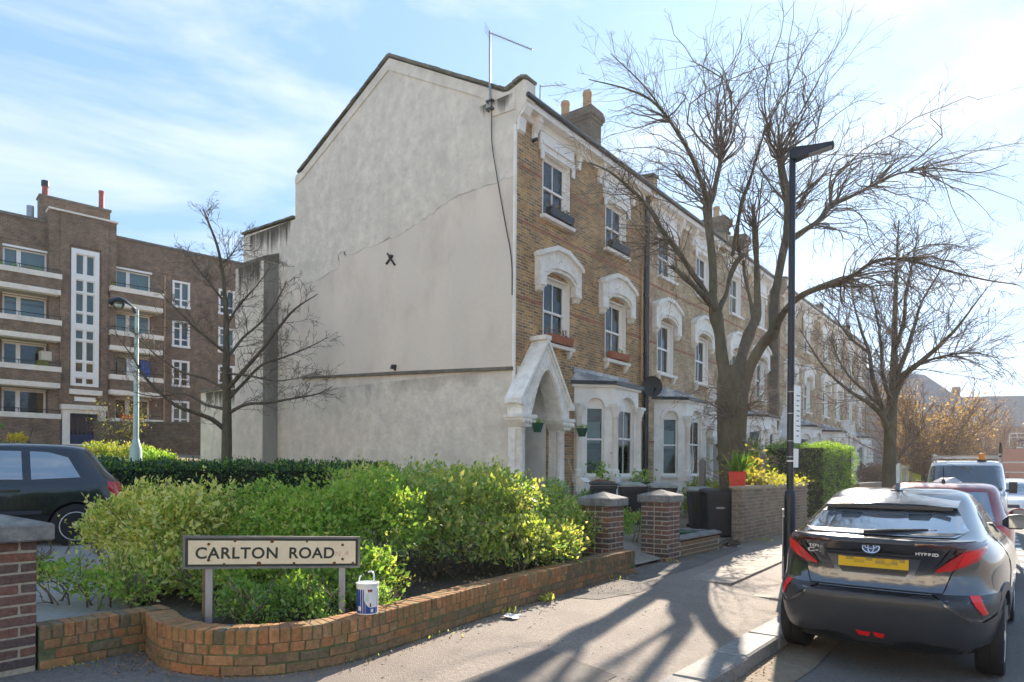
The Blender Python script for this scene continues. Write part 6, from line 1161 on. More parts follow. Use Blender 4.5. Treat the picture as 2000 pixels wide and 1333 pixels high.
# ================================================================ trees and plants
def polyl(a, b, bend, n=7, jit=.02):
    a, b = Vector(a), Vector(b); L_ = (b-a).length; out = []
    side = Vector((random.gauss(0, 1), random.gauss(0, 1), random.gauss(0, .4)))*jit*L_
    for i in range(n+1):
        t = i/n; p = a.lerp(b, t)+Vector((0, 0, bend*L_*4*t*(1-t)))+side*math.sin(t*math.pi*1.6)
        if 0 < i < n: p += Vector((random.gauss(0, 1), random.gauss(0, 1), random.gauss(0, 1)))*L_*.010
        out.append(p)
    return out
def twigs(mb, pl, r0, depth, dens=1.0, rmin=.0035, up=.15, lenf=(.22, .5), ang=(20, 55), sides=4):
    n = len(pl)-1; mb.tube(pl, [max(rmin, r0*(1-.82*(i/n)**.8)) for i in range(n+1)], 3 if r0 < .012 else sides, cap=False)
    if depth <= 0: return
    L_ = sum((pl[i+1]-pl[i]).length for i in range(n)); k = max(1, int(round(random.gauss(1, .15)*dens*(2.5+L_*2.4))))
    for _ in range(k):
        t = random.uniform(.15, .98)*n; i = min(n-1, int(t)); p = pl[i].lerp(pl[i+1], t-i); d = (pl[i+1]-pl[i]).normalized()
        ax = d.cross(Vector((random.gauss(0, 1), random.gauss(0, 1), random.gauss(0, 1))))
        if ax.length < 1e-4: continue
        q = Matrix.Rotation(math.radians(random.uniform(*ang)), 3, ax.normalized()) @ d; q.z += up*random.random()
        l = L_*random.uniform(*lenf)*(1-.55*t/n)+.08
        twigs(mb, polyl(p, p+q.normalized()*l, random.uniform(-.05, .10), 4, .04), max(rmin, r0*.5*(1-.5*t/n)), depth-1, dens*.62, rmin, up, lenf, ang, sides)
def limb_obj(pts, parent, name, mat, sides=12, sub=5, knob=0.06):
    P = bez(pts, sub); mb = MB(); r = [max(.004, p[3]*(1+knob*noise.noise(Vector((p[0]*3, p[1]*3, p[2]*3))))) for p in P]
    mb.tube([p[:3]+np.array([.008*noise.noise(Vector((p[2]*4, 0, k_))) for k_ in (1, 5, 9)]) for p in P], r, sides); o = mb.build(name, mat, parent, True); o.data.shade_smooth(); return [Vector(p[:3]) for p in P], r
BT= {'trunk': [(0.0, 0.0, -0.49, 0.357), (-0.02, -0.02, 0.49, 0.307), (-0.04, -0.03, 1.3, 0.297), (-0.06, -0.05, 2.1, 0.307), (-0.05, -0.05, 2.79, 0.327), (-0.05, -0.04, 3.43, 0.327), (-0.05, -0.04, 3.77, 0.287)], 'limbs': [[(-0.11, -0.09, 3.14, 0.184), (-0.24, -0.19, 3.94, 0.134), (-0.33, -0.13, 4.54, 0.12), (-0.44, -0.1, 5.0, 0.138), (-0.48, -0.13, 5.26, 0.097), (-0.57, 0.06, 6.14, 0.092), (-0.68, 0.1, 7.0, 0.088), (-0.75, 0.17, 7.57, 0.106), (-0.66, 0.24, 7.81, 0.069), (-0.62, 0.52, 8.56, 0.055), (-0.59, 0.68, 9.07, 0.06)], [(-0.44, -0.1, 5.0, 0.101), (-0.48, -0.51, 5.36, 0.064), (-0.6, -1.1, 5.75, 0.06), (-0.67, -1.67, 6.08, 0.055), (-0.77, -2.12, 6.33, 0.051), (-0.88, -2.46, 6.71, 0.041), (-1.04, -2.97, 7.0, 0.032), (-1.26, -3.52, 7.24, 0.018), (-1.47, -3.94, 7.32, 0.012)], [(-0.48, -0.12, 5.14, 0.083), (-0.47, -1.13, 5.37, 0.055), (-0.52, -1.55, 5.47, 0.06), (-0.63, -1.76, 5.62, 0.046), (-0.67, -1.92, 5.68, 0.037)], [(-0.42, 0.05, 5.12, 0.074), (-0.47, 0.64, 5.59, 0.051), (-0.48, 0.89, 6.02, 0.051), (-0.44, 1.18, 6.45, 0.064), (-0.38, 1.35, 6.64, 0.055), (-0.52, 1.5, 6.98, 0.028)], [(0.0, -0.01, 3.14, 0.184), (-0.07, 0.57, 4.03, 0.129), (-0.08, 1.08, 4.65, 0.129), (-0.03, 1.5, 5.21, 0.101), (-0.09, 1.7, 5.95, 0.074), (-0.18, 1.89, 6.76, 0.069), (-0.24, 1.97, 7.37, 0.083), (-0.25, 1.96, 7.56, 0.064), (-0.36, 2.13, 8.15, 0.023)], [(-0.07, 1.47, 5.08, 0.083), (-0.28, 1.8, 5.62, 0.041), (-0.54, 2.12, 6.37, 0.037), (-0.6, 2.19, 6.79, 0.041)], [(0.05, 0.04, 3.08, 0.203), (0.32, -0.01, 3.71, 0.124), (0.59, -0.05, 4.16, 0.12), (0.87, -0.09, 4.46, 0.124), (0.83, 0.01, 4.98, 0.092), (0.87, 0.17, 5.68, 0.088), (0.92, 0.34, 6.27, 0.083), (1.01, 0.4, 6.78, 0.111), (0.98, 0.5, 7.33, 0.101), (0.85, 0.54, 7.94, 0.088), (0.77, 0.59, 8.39, 0.083), (0.75, 0.58, 8.56, 0.055)], [(0.87, -0.09, 4.46, 0.092), (1.24, -0.56, 4.76, 0.06), (1.66, -0.99, 4.89, 0.06), (2.04, -1.2, 4.94, 0.06), (2.44, -1.39, 4.96, 0.074), (2.68, -1.47, 5.0, 0.041), (2.97, -1.49, 5.17, 0.032), (3.34, -1.46, 5.2, 0.028), (3.74, -1.27, 5.09, 0.023), (4.18, -1.05, 4.91, 0.018), (4.68, -0.79, 4.74, 0.014), (5.07, -0.49, 4.67, 0.009)], [(1.03, 0.42, 6.5, 0.083), (1.24, 0.96, 6.86, 0.06), (1.39, 1.46, 7.18, 0.055), (1.54, 1.83, 7.59, 0.064), (1.83, 2.44, 7.92, 0.041), (2.26, 3.03, 8.31, 0.032), (2.71, 3.64, 8.67, 0.023), (3.39, 4.29, 8.83, 0.018), (4.17, 5.02, 8.78, 0.014), (4.76, 5.49, 9.01, 0.009)], [(-0.71, 0.2, 7.49, 0.064), (-0.73, -0.32, 8.06, 0.046), (-0.78, -0.86, 8.51, 0.041), (-0.96, -1.39, 8.98, 0.032), (-1.18, -1.82, 9.31, 0.028), (-1.52, -2.33, 9.47, 0.018), (-2.06, -3.0, 9.56, 0.009)], [(-0.78, -0.86, 8.51, 0.032), (-1.32, -0.9, 9.46, 0.023), (-1.87, -0.96, 10.32, 0.018), (-2.56, -1.24, 11.15, 0.009)], [(-0.43, 0.93, 6.57, 0.046), (-0.2, 0.86, 7.72, 0.046), (-0.17, 1.26, 8.33, 0.041), (-0.06, 1.59, 9.17, 0.023), (0.06, 1.95, 10.02, 0.014)]]}
BS= [((-0.59, 0.68, 9.07), [(-1.31, 1.43, 11.41), (-1.39, 0.34, 12.73), (-1.72, 1.8, 12.93), (-0.74, 1.49, 11.87), (-0.11, -0.02, 11.98), (0.31, -0.28, 10.71), (-0.08, 1.97, 12.37), (-0.2, -0.89, 9.83), (-0.58, 1.97, 11.01), (0.38, -0.14, 10.31), (-0.69, -1.1, 10.35), (0.33, 1.08, 11.03)]), ((-0.72, 0.19, 7.63), [(-1.31, -1.67, 8.3), (-1.6, -1.46, 7.95), (-1.28, -0.15, 9.34), (-2.13, 0.84, 9.08), (-2.31, -1.22, 8.75), (-2.65, 0.42, 9.98), (-0.91, 1.1, 9.85), (-0.5, -1.65, 9.15), (-3.15, -0.49, 9.52), (-1.63, -0.77, 9.08), (-2.26, -0.83, 8.52)]), ((-0.67, -1.67, 6.08), [(-1.75, -2.87, 6.7), (-1.48, -2.7, 7.22), (-1.99, -2.66, 6.28), (-1.13, -2.7, 6.4), (-1.2, -2.12, 7.56), (-2.96, -1.49, 6.43), (-2.2, -1.85, 5.74), (-1.72, -1.8, 6.12), (-0.94, -3.86, 5.93)]), ((-0.67, -1.92, 5.68), [(-1.11, -2.04, 6.16), (-0.76, -2.38, 5.16), (-1.18, -2.36, 5.66)]), ((-0.38, 1.35, 6.64), [(-0.17, -0.15, 7.17), (-0.29, 2.31, 7.81), (-0.28, -0.45, 6.87), (-0.71, 2.38, 8.58), (0.54, 0.49, 6.62)]), ((-0.24, 1.97, 7.5), [(-0.16, 0.45, 8.41), (0.2, 0.6, 8.96), (0.13, 1.94, 9.24), (-1.06, 2.61, 8.88), (0.25, 2.2, 8.67), (-0.29, 1.51, 9.7), (-0.87, 1.05, 8.44), (0.36, 0.62, 9.39), (0.26, 3.24, 8.63), (-0.59, 0.79, 9.02)]), ((0.75, 0.58, 8.56), [(0.47, 0.77, 12.18), (0.88, 0.01, 10.53), (0.7, 2.23, 12.2), (1.86, -0.19, 11.01), (1.26, 1.41, 11.55), (0.89, -1.05, 9.8), (1.31, -0.6, 11.02), (1.92, 0.18, 10.44), (1.85, 1.23, 10.09), (1.92, 1.9, 10.84), (0.41, -0.21, 9.48), (0.86, 0.83, 10.36), (1.25, 1.04, 10.55), (2.46, 1.26, 9.55)]), ((1.01, 0.4, 6.95), [(2.24, -0.53, 8.13), (2.18, 2.82, 9.72), (2.3, 1.09, 8.31), (1.5, 1.81, 10.0), (-0.15, 1.12, 8.65), (-0.01, 1.44, 9.1), (2.94, 0.72, 8.31), (1.9, -0.71, 7.75), (2.84, 0.25, 7.54), (0.09, -0.24, 7.76)]), ((1.54, 1.83, 7.59), [(2.48, 2.35, 8.73), (2.95, 3.41, 9.36), (3.63, 5.01, 10.3), (2.6, 4.38, 9.46), (2.65, 2.62, 7.96), (2.14, 3.15, 7.64), (1.71, 2.97, 9.18), (3.13, 2.2, 7.02)]), ((2.09, 2.77, 8.15), [(4.39, 2.81, 9.43), (3.35, 4.6, 9.58), (3.14, 3.69, 7.94), (3.44, 4.92, 7.62), (3.85, 3.77, 7.68), (3.06, 2.66, 8.69)]), ((2.91, 3.79, 8.7), [(4.08, 4.77, 9.06), (4.72, 3.83, 8.19), (4.99, 4.66, 7.57), (4.55, 3.48, 6.96), (4.92, 3.36, 8.42), (4.12, 2.94, 6.67)]), ((1.32, 1.28, 7.03), [(2.62, 0.46, 6.19), (2.74, 3.56, 6.64), (2.22, 0.05, 7.11), (1.95, 3.58, 6.54)]), ((2.44, -1.39, 4.96), [(3.2, 0.38, 5.13), (2.93, -1.23, 4.44), (3.35, -1.73, 3.93), (3.48, 0.95, 4.79), (4.0, 0.15, 4.75), (2.91, -2.01, 3.94), (2.63, -1.83, 3.91), (3.47, -0.31, 3.96), (4.52, -1.68, 4.13), (2.28, -1.43, 4.11), (2.77, 0.81, 4.01)]), ((3.34, -1.46, 5.2), [(3.68, 0.78, 5.14), (4.39, -1.79, 4.13), (3.92, 0.06, 5.53), (4.86, -1.48, 4.29), (4.47, -0.91, 5.35), (3.73, -1.09, 4.54), (3.69, -2.55, 4.08)]), ((0.13, -0.54, 2.64), [(-1.15, -0.05, 2.61), (-0.13, -1.89, 2.87), (-0.64, -0.37, 2.22), (-0.05, -1.27, 3.35), (-0.26, -2.35, 2.94)]), ((0.39, -0.34, 2.75), [(0.83, 0.73, 3.27), (0.69, 0.85, 2.47), (1.51, -1.27, 2.63), (1.22, -1.64, 3.21), (1.05, -0.73, 2.16)]), ((0.39, -0.33, 1.86), [(0.56, 0.52, 2.11), (0.55, 0.75, 1.65), (1.11, -1.58, 2.22)]), ((-1.04, -2.97, 7.0), [(-2.15, -2.18, 7.45), (-0.66, -4.38, 7.1), (-1.65, -3.44, 7.22), (-1.31, -2.99, 6.46)]), ((-0.96, -1.39, 8.98), [(-2.62, -0.94, 9.8), (-2.3, -1.96, 9.62), (-1.45, -1.89, 8.81), (-1.79, -1.72, 9.44), (-1.2, -0.08, 10.67), (-1.57, -3.49, 8.41)])]
LTB= (-18.97, 10.57, 1.46)
LT= [[(0.0, 0.0, -0.46, 0.161), (0.01, 0.0, 0.45, 0.152), (0.01, 0.0, 1.21, 0.142), (0.0, 0.0, 2.12, 0.123), (-0.02, -0.02, 3.18, 0.104), (-0.02, -0.02, 4.24, 0.085), (-0.05, -0.04, 5.15, 0.066), (-0.13, -0.1, 6.06, 0.047), (-0.25, -0.2, 6.81, 0.038), (-0.48, -0.38, 7.57, 0.028), (-0.57, -0.45, 7.87, 0.014)], [(-0.03, -0.03, 1.36, 0.076), (-0.04, -0.42, 1.64, 0.066), (-0.1, -0.84, 1.79, 0.057), (-0.22, -1.44, 2.01, 0.047), (-0.48, -2.03, 2.62, 0.038), (-0.6, -2.38, 3.22, 0.019), (-0.89, -2.73, 3.9, 0.009)], [(0.04, 0.03, 1.85, 0.057), (0.72, 0.18, 2.09, 0.047), (1.46, 0.38, 2.11, 0.038), (2.36, 0.7, 2.22, 0.028), (2.96, 1.03, 2.33, 0.019), (3.3, 1.3, 2.55, 0.009)], [(0.02, 0.02, 2.27, 0.066), (0.19, 0.4, 2.75, 0.047), (0.52, 0.78, 3.31, 0.038), (0.92, 1.22, 3.56, 0.028), (1.53, 1.69, 3.87, 0.019), (2.01, 2.07, 4.19, 0.009)], [(0.02, 0.01, 2.57, 0.066), (0.72, 0.17, 3.14, 0.057), (1.4, 0.32, 3.69, 0.047), (1.92, 0.48, 4.24, 0.038), (2.35, 0.68, 4.72, 0.028), (2.94, 1.02, 5.14, 0.011)], [(0.01, 0.0, 3.48, 0.047), (0.09, 0.45, 4.15, 0.038), (0.33, 0.89, 4.66, 0.028), (0.61, 1.23, 5.31, 0.019), (0.76, 1.48, 5.96, 0.011)], [(-0.03, -0.03, 3.63, 0.047), (-0.11, -0.47, 3.95, 0.038), (-0.27, -0.85, 4.28, 0.028), (-0.48, -1.27, 4.75, 0.019), (-0.78, -1.63, 5.23, 0.009)], [(-0.04, -0.03, 4.39, 0.038), (0.06, 0.3, 5.05, 0.028), (0.39, 0.68, 5.69, 0.019), (0.66, 1.02, 6.34, 0.009)], [(-0.04, -0.03, 2.57, 0.047), (-1.0, -0.15, 2.94, 0.038), (-1.92, -0.49, 3.21, 0.028), (-2.75, -0.88, 3.79, 0.019), (-3.13, -1.18, 4.26, 0.009)], [(-0.08, -0.06, 5.15, 0.038), (-0.16, -0.38, 5.55, 0.028), (-0.36, -0.67, 5.96, 0.019), (-0.5, -0.9, 6.38, 0.009)], [(-0.03, -0.03, 1.97, 0.047), (-1.1, -0.1, 2.17, 0.038), (-1.99, -0.29, 2.52, 0.028), (-3.05, -0.74, 2.47, 0.019), (-3.92, -1.29, 2.71, 0.009)], [(-0.2, -0.16, 6.21, 0.028), (-0.13, 0.15, 6.58, 0.019), (0.02, 0.39, 7.07, 0.009)], [(0.01, 0.0, 3.03, 0.038), (1.29, -0.01, 2.85, 0.028), (2.23, 0.21, 2.66, 0.019), (3.15, 0.55, 2.76, 0.009)]]
T2B= (-3.18, 20.35, 0.11)
T2= [[(0.0, 0.0, 0.0, 0.177), (0.02, 0.02, 1.36, 0.17), (0.04, 0.03, 2.45, 0.15), (0.07, 0.06, 3.27, 0.136), (0.11, 0.09, 4.09, 0.109), (0.12, 0.09, 5.18, 0.075), (0.13, 0.1, 6.27, 0.055), (0.16, 0.12, 7.36, 0.034), (0.19, 0.14, 8.32, 0.014)], [(0.0, 0.0, 2.73, 0.095), (-0.1, -0.33, 3.09, 0.068), (-0.3, -0.74, 3.36, 0.055), (-0.65, -1.4, 3.66, 0.041), (-1.02, -1.94, 4.08, 0.027), (-1.3, -2.29, 4.58, 0.02), (-1.58, -2.63, 5.2, 0.01)], [(0.03, 0.03, 2.93, 0.089), (-0.22, 0.21, 3.44, 0.068), (-0.43, 0.3, 4.16, 0.061), (-0.55, 0.46, 4.89, 0.048), (-0.79, 0.52, 5.64, 0.034), (-0.99, 0.5, 6.53, 0.02), (-1.05, 0.45, 7.39, 0.01)], [(0.12, 0.09, 3.68, 0.109), (0.36, -0.1, 4.12, 0.089), (0.72, -0.2, 4.41, 0.068), (1.12, -0.27, 4.75, 0.055), (1.54, -0.19, 5.23, 0.034), (1.85, -0.08, 5.72, 0.02), (2.16, 0.03, 6.21, 0.01)], [(0.13, 0.1, 4.09, 0.082), (0.3, 0.74, 4.85, 0.061), (0.42, 1.22, 5.61, 0.048), (0.56, 1.58, 6.37, 0.034), (0.87, 2.07, 7.15, 0.02), (1.19, 2.45, 8.05, 0.01)], [(0.11, 0.09, 4.77, 0.061), (0.37, -0.22, 5.5, 0.048), (0.45, -0.41, 6.25, 0.034), (0.63, -0.52, 7.11, 0.02), (0.74, -0.56, 7.86, 0.01)], [(0.1, 0.07, 3.41, 0.061), (0.0, -0.76, 4.01, 0.048), (0.0, -1.02, 4.63, 0.041), (-0.04, -1.3, 5.37, 0.027), (-0.18, -1.53, 6.24, 0.014)], [(-0.55, 0.46, 4.89, 0.041), (-1.04, 0.46, 5.37, 0.034), (-1.43, 0.4, 5.99, 0.02), (-1.8, 0.24, 6.45, 0.014)], [(0.05, 0.04, 3.14, 0.055), (-0.54, 0.6, 3.7, 0.041), (-1.19, 0.59, 4.47, 0.027), (-1.59, 0.53, 5.45, 0.014)], [(0.13, 0.1, 1.77, 0.034), (0.28, 0.6, 2.19, 0.027), (0.52, 1.04, 2.55, 0.014), (0.67, 1.29, 3.05, 0.007)], [(0.72, -0.2, 4.41, 0.041), (1.31, 0.01, 4.58, 0.027), (1.84, 0.29, 4.63, 0.02), (2.35, 0.57, 4.49, 0.01)]]
random.seed(21)
bt_ = thing('street_tree', 'big pollarded bare tree with thick mossy trunk before the terraced houses', 'tree', (-5.4, 15.07, .3))
tp_ = [list(p) for p in BT['trunk']]; limb_obj(tp_, bt_, 'trunk', 'bark', 22, 6, .10)
mb = MB()
for k in range(26):   # burrs on the trunk
    i = random.randrange(1, 6); p = Vector(tp_[i][:3])+Vector((0, 0, random.uniform(-.4, .4))); a = random.uniform(0, 6.28); r = tp_[i][3]; c = p+Vector((math.cos(a), math.sin(a), 0))*r*.95; s_ = random.uniform(.04, .12); mb.lathe([(.001, -s_*.8), (s_*.8, -s_*.5), (s_, 0), (s_*.75, s_*.6), (.001, s_*.85)], 9, tuple(c))
mb.build('burrs', 'bark', bt_, True, kind='stuff')
tw = MB(); ALLP = []
for li, lb in enumerate(BT['limbs']):
    P, r = limb_obj([list(p) for p in lb], bt_, 'limb', 'bark', 14, 5, .16)
    n = len(P); ALLP += P
    for _ in range(26 if li in (7, 8) else 20 if li in (9, 10, 1, 11) else 9):
        i = random.randrange(n//3, n-1); d = (P[i+1]-P[i]).normalized(); q = d+Vector((random.gauss(0, .6), random.gauss(0, .6), random.gauss(.3, .5))); l = random.uniform(.5, 1.7)
        twigs(tw, polyl(P[i], P[i]+q.normalized()*l*1.2*(1-.5*i/n), random.uniform(-.06, .1), 5, .05), min(r[i]*.4, .013), 2, .62, .0032, .12, (.2, .55), (18, 60))
for k, tips in BS:
    near = [p for p in ALLP if (p-Vector(k)).length < .42] or [Vector(k)]
    for t in tips:
        k = random.choice(near)
        L_ = (Vector(t)-Vector(k)).length; bend = random.uniform(.05, .16) if t[2]-k[2] < L_*.75 else random.uniform(-.04, .05)
        twigs(tw, polyl(Vector(k), t, bend, 9, .10), .0095+.005*L_, 3, .6, .0032, .10, (.18, .5), (18, 62))
        for _ in range(2):
            t2 = Vector(t)+Vector((random.gauss(0, .5), random.gauss(0, .5), random.gauss(0, .4))); twigs(tw, polyl(k, Vector(k).lerp(t2, random.uniform(.45, .9)), bend, 8, .12), .007+.0038*L_, 2, .62, .0032, .10, (.2, .55), (18, 62))
o = tw.build('crown', 'twig', bt_, kind='stuff'); o.data.shade_smooth()
st_ = MB()
for _ in range(90):   # epicormic sprouts low on the trunk
    z = random.choice((1.2, 2.7, 2.8, 3.0)); a = random.uniform(0, 6.28); p = Vector((math.cos(a)*.36, math.sin(a)*.36, z+random.gauss(0, .25))); twigs(st_, polyl(p, p+Vector((math.cos(a), math.sin(a), random.uniform(-.2, .7)))*random.uniform(.2, .7), .05, 4, .08), .006, 1, .7)
st_.build('sprouts', 'twig_red', bt_, kind='stuff')
def bare_tree(name, label, loc, LB, mat, n_extra, l_rng, depth, dens, seed, up=.2, r=.009, grp=None, rmin=.004):
    random.seed(seed); t = thing(name, label, 'tree', loc, group=grp); tw = MB()
    for li, lb in enumerate(LB):
        P, rr = limb_obj([list(p) for p in lb], t, 'trunk' if li == 0 else 'limb', 'bark', 10, 4, .08); n = len(P)
        for _ in range(n_extra if li else n_extra*2):
            i = random.randrange(n//3 if li == 0 else 2, n-1); d = (P[i+1]-P[i]).normalized(); ax = d.cross(Vector((random.gauss(0, 1), random.gauss(0, 1), random.gauss(0, 1)))).normalized()
            q = Matrix.Rotation(math.radians(random.uniform(25, 75)), 3, ax) @ d; q.z += up; twigs(tw, polyl(P[i], P[i]+q.normalized()*random.uniform(*l_rng)*(1-.62*i/n), random.uniform(-.03, .10), 5, .05), min(rr[i]*.5, r), depth, dens, rmin)
    o = tw.build('crown', mat, t, kind='stuff'); return t
bare_tree('garden_tree', 'small bare tree with one low left branch in front of the rendered gable', LTB, LT, 'twig', 20, (.6, 1.8), 2, .9, 5, rmin=.005, r=.011)
bare_tree('street_tree', 'bare spreading street tree beyond the clipped hedge on the pavement', T2B, T2, 'twig', 26, (.8, 2.4), 2, .8, 9, r=.014, rmin=.005)
def fan_tree(label, loc, h, spread, trunk_r, nl, leafm, nleaf, lsize, seed, grp, twm='twig', name='street_tree'):
    random.seed(seed); t = thing(name, label, 'tree', loc, group=grp); th_ = h*.22; limb_obj([(0, 0, -.2, trunk_r*1.2), (.02, 0, th_*.5, trunk_r), (0, .02, th_, trunk_r*.95)], t, 'trunk', 'bark', 9, 4); tw = MB(); tips = []
    for k in range(nl):
        a = random.uniform(0, 6.28); e = random.uniform(.25, 1.0); tip = Vector((math.cos(a)*spread*(1.15-e*.8)*random.uniform(.8, 1.1), math.sin(a)*spread*(1.15-e*.8), th_+(h-th_)*(.35+.65*e)*random.uniform(.85, 1.05))); pl = polyl((0, 0, th_*.95), tip, -.08, 7, .05); twigs(tw, pl, trunk_r*.35, 2, .8, .006, .4)
        tips.append(pl)
    tw.build('branches', twm, t, kind='stuff')
    if nleaf:
        P = np.array([np.array(pl[i].lerp(pl[i+1], random.random())) for _ in range(nleaf) for pl in [random.choice(tips)] for i in [random.randrange(2, len(pl)-1)]]); P += rng.normal(size=P.shape)*.28*spread/3; V, F = leaves(P, lsize, .6, .6); fast_mesh('crown', V, F, leafm, t, 'stuff')
    return t
fan_tree('rounded tree with fresh orange brown leaves beyond the bare street tree', (-4.6, 40, .2), 6.6, 4.2, .18, 64, 'leaf_orange', 10000, .085, 31, 'leafing trees far along the street', 'twig_red')
fan_tree('small pinkish brown tree far along the street above the white van', (-3.4, 62, .2), 6.4, 4.2, .22, 40, 'leaf_pink', 4000, .11, 33, 'leafing trees far along the street', 'twig_red')
fan_tree('yellow green weeping shrub in front of the flats beside the green lamp post', (-34.6, 13.9, 2.0), 3.2, 1.7, .07, 22, 'leaf_yellow', 900, .08, 35, None, name='weeping_shrub')
# ---- leafy shrubs
def shrub(name, label, cat, loc, blobs, leafm, n, size, up=.5, stems=14, mats2=None, kind='stuff', grp=None, inner=.5, lump=.42, aspect=.5, parts=True):
    t = thing(name, label, cat, loc, group=grp); W_ = np.array([b[3]*b[4]+b[3]*b[5]+b[4]*b[5] for b in blobs]); W_ = W_/W_.sum(); allP = []; allO = []
    for b, w_ in zip(blobs, W_):
        k = int(n*w_); d = rng.normal(size=(k, 3)); d /= np.linalg.norm(d, axis=1, keepdims=True); d[:, 2] = np.where(d[:, 2] < -.55, -d[:, 2], d[:, 2]); rad = inner+(1-inner)*np.sqrt(rng.random(k))
        lm = np.array([noise.noise(Vector((q[0]*2.6+b[0]*3, q[1]*2.6+b[1], q[2]*2.6))) + .5*noise.noise(Vector((q[0]*6+b[0]*3, q[1]*6+b[1], q[2]*6))) for q in d]); rad = rad*(1+lump*lm); P = np.array(b[:3])+d*rad[:, None]*np.array(b[3:6]); m_ = (P[:, 2]+loc[2]) > .43 if loc[2] < .6 else np.ones(k, bool)
        allP.append(P[m_]); allO.append(d[m_]*.6)
    P = np.concatenate(allP); O_ = np.concatenate(allO)
    # leaves grow in sprigs: small groups round each point
    m = 4; PP = np.repeat(P, m, 0)+rng.normal(size=(len(P)*m, 3))*size*.55; OO = np.repeat(O_, m, 0)
    sel = rng.random(len(PP)); 
    for i, lmn in enumerate([leafm]+(mats2 or [])):
        k = 1+len(mats2 or []); q = (sel*k).astype(int) == i; V, F = leaves(PP[q], size*(1, .75, 1.3, .9)[i % 4], up, aspect, .55, OO[q]); fast_mesh('foliage', V, F, lmn, t, kind)
    if size < .08 and n > 1500:     # leafy shoots standing proud of the outline
        k = n//28; ii = rng.integers(0, len(P), k); SP = []; SO = []
        for i in ii:
            d_ = O_[i]/.6*np.array([1, 1, .6])+np.array([0, 0, .55])+rng.normal(size=3)*.25; d_ /= np.linalg.norm(d_); ln_ = rng.uniform(.10, .26)
            for q in np.linspace(0, 1, 9): SP.append(P[i]+d_*ln_*q+rng.normal(size=3)*.006); SO.append(d_*.5+rng.normal(size=3)*.5)
        V, F = leaves(np.array(SP), size*.85, up*.6, aspect, .4, np.array(SO)); fast_mesh('shoots', V, F, 'leaf_tip' if leafm == 'leaf_bright' else 'leaf_bright', t, kind)
    if stems:
        mb = MB()
        for _ in range(stems):
            b = random.choice(blobs); base = Vector((b[0]+random.gauss(0, .25)*b[3], b[1]+random.gauss(0, .25)*b[4], -.05)); tip = Vector((b[0]+random.gauss(0, .5)*b[3], b[1]+random.gauss(0, .5)*b[4], b[2]+b[5]*random.uniform(.2, .8))); twigs(mb, polyl(base, tip, .05, 5, .08), .014, 2, .8, .004)
        mb.build('stem', 'twig', t, kind='stuff')
    return t
random.seed(77)
# blobs are x,y,z (from the shrub's foot) and three radii
shrub('flowering_shrub', 'bright yellow green shrub at the left end of the bed by the black car', 'shrub', (-7.6, 3.5, .42), [(-.75, .0, .52, .55, .5, .40), (-.15, .15, .62, .62, .6, .42), (.45, .1, .58, .6, .6, .44), (.2, -.1, .35, .6, .45, .3), (-1.2, -.15, .50, .28, .25, .22), (.6, -.35, .22, .55, .45, .25), (.95, -.45, .18, .4, .4, .22)], 'leaf_bright', 4600, .052, .6, 26, ['leaf_yellow', 'leaf_tip', 'leaf_mid'])
shrub('leafy_shrub', 'green leafy shrub directly behind the street sign', 'shrub', (-6.35, 4.5, .42), [(-.5, -.2, .62, .6, .55, .42), (.2, -.15, .60, .65, .6, .45), (.75, .25, .66, .6, .6, .48), (.15, .7, .80, .7, .6, .42), (.55, -.45, .45, .55, .35, .36), (-.1, -.6, .35, .5, .35, .3), (.75, -.9, .22, .45, .4, .26), (1.15, -.75, .2, .4, .4, .24), (.25, -1.0, .2, .4, .4, .24), (1.35, -.35, .25, .35, .4, .28)], 'leaf_mid', 8200, .046, .55, 30, ['leaf_bright', 'leaf_mid', 'leaf_mid'])
shrub('leafy_shrub', 'largest rounded bright green shrub in the middle of the bed right of the sign', 'shrub', (-6.35, 6.4, .42), [(-.7, -.3, .76, .7, .7, .48), (0, .2, .78, .8, .8, .52), (.6, -.5, .66, .6, .7, .5), (.85, .3, .70, .6, .65, .5), (.95, -.4, .40, .5, .6, .35), (.2, .9, .75, .6, .5, .5), (1.35, .2, .38, .42, .6, .32), (1.3, .9, .3, .4, .5, .3)], 'leaf_bright', 6800, .055, .55, 40, ['leaf_mid', 'leaf_bright', 'leaf_herb'])
shrub('leafy_shrub', 'sloping green shrub nearest the brick gate pier', 'shrub', (-6.2, 8.1, .40), [(-.5, .1, .72, .7, .7, .5), (.2, .1, .60, .6, .6, .45), (.75, .2, .42, .45, .5, .33), (.5, -.4, .48, .5, .5, .34), (-1.0, .5, .75, .6, .6, .5), (.75, -.55, .25, .45, .55, .28)], 'leaf_bright', 5200, .05, .55, 20, ['leaf_mid', 'leaf_bright', 'leaf_mid'])
shrub('bushy_plant', 'dark leafy plant beside the back of the first gate pier', 'shrub', (-6.1, 9.7, .34), [(0, 0, .45, .35, .4, .4), (-.4, .5, .4, .4, .4, .35)], 'leaf_mid', 900, .05, .5, 6)
shrub('bushy_plant', 'leafy green plant between the two gate piers', 'shrub', (-6.4, 11.2, .34), [(0, 0, .4, .4, .5, .38), (.5, .2, .3, .35, .4, .3)], 'leaf_mid', 800, .05, .5, 6, ['leaf_bright'])
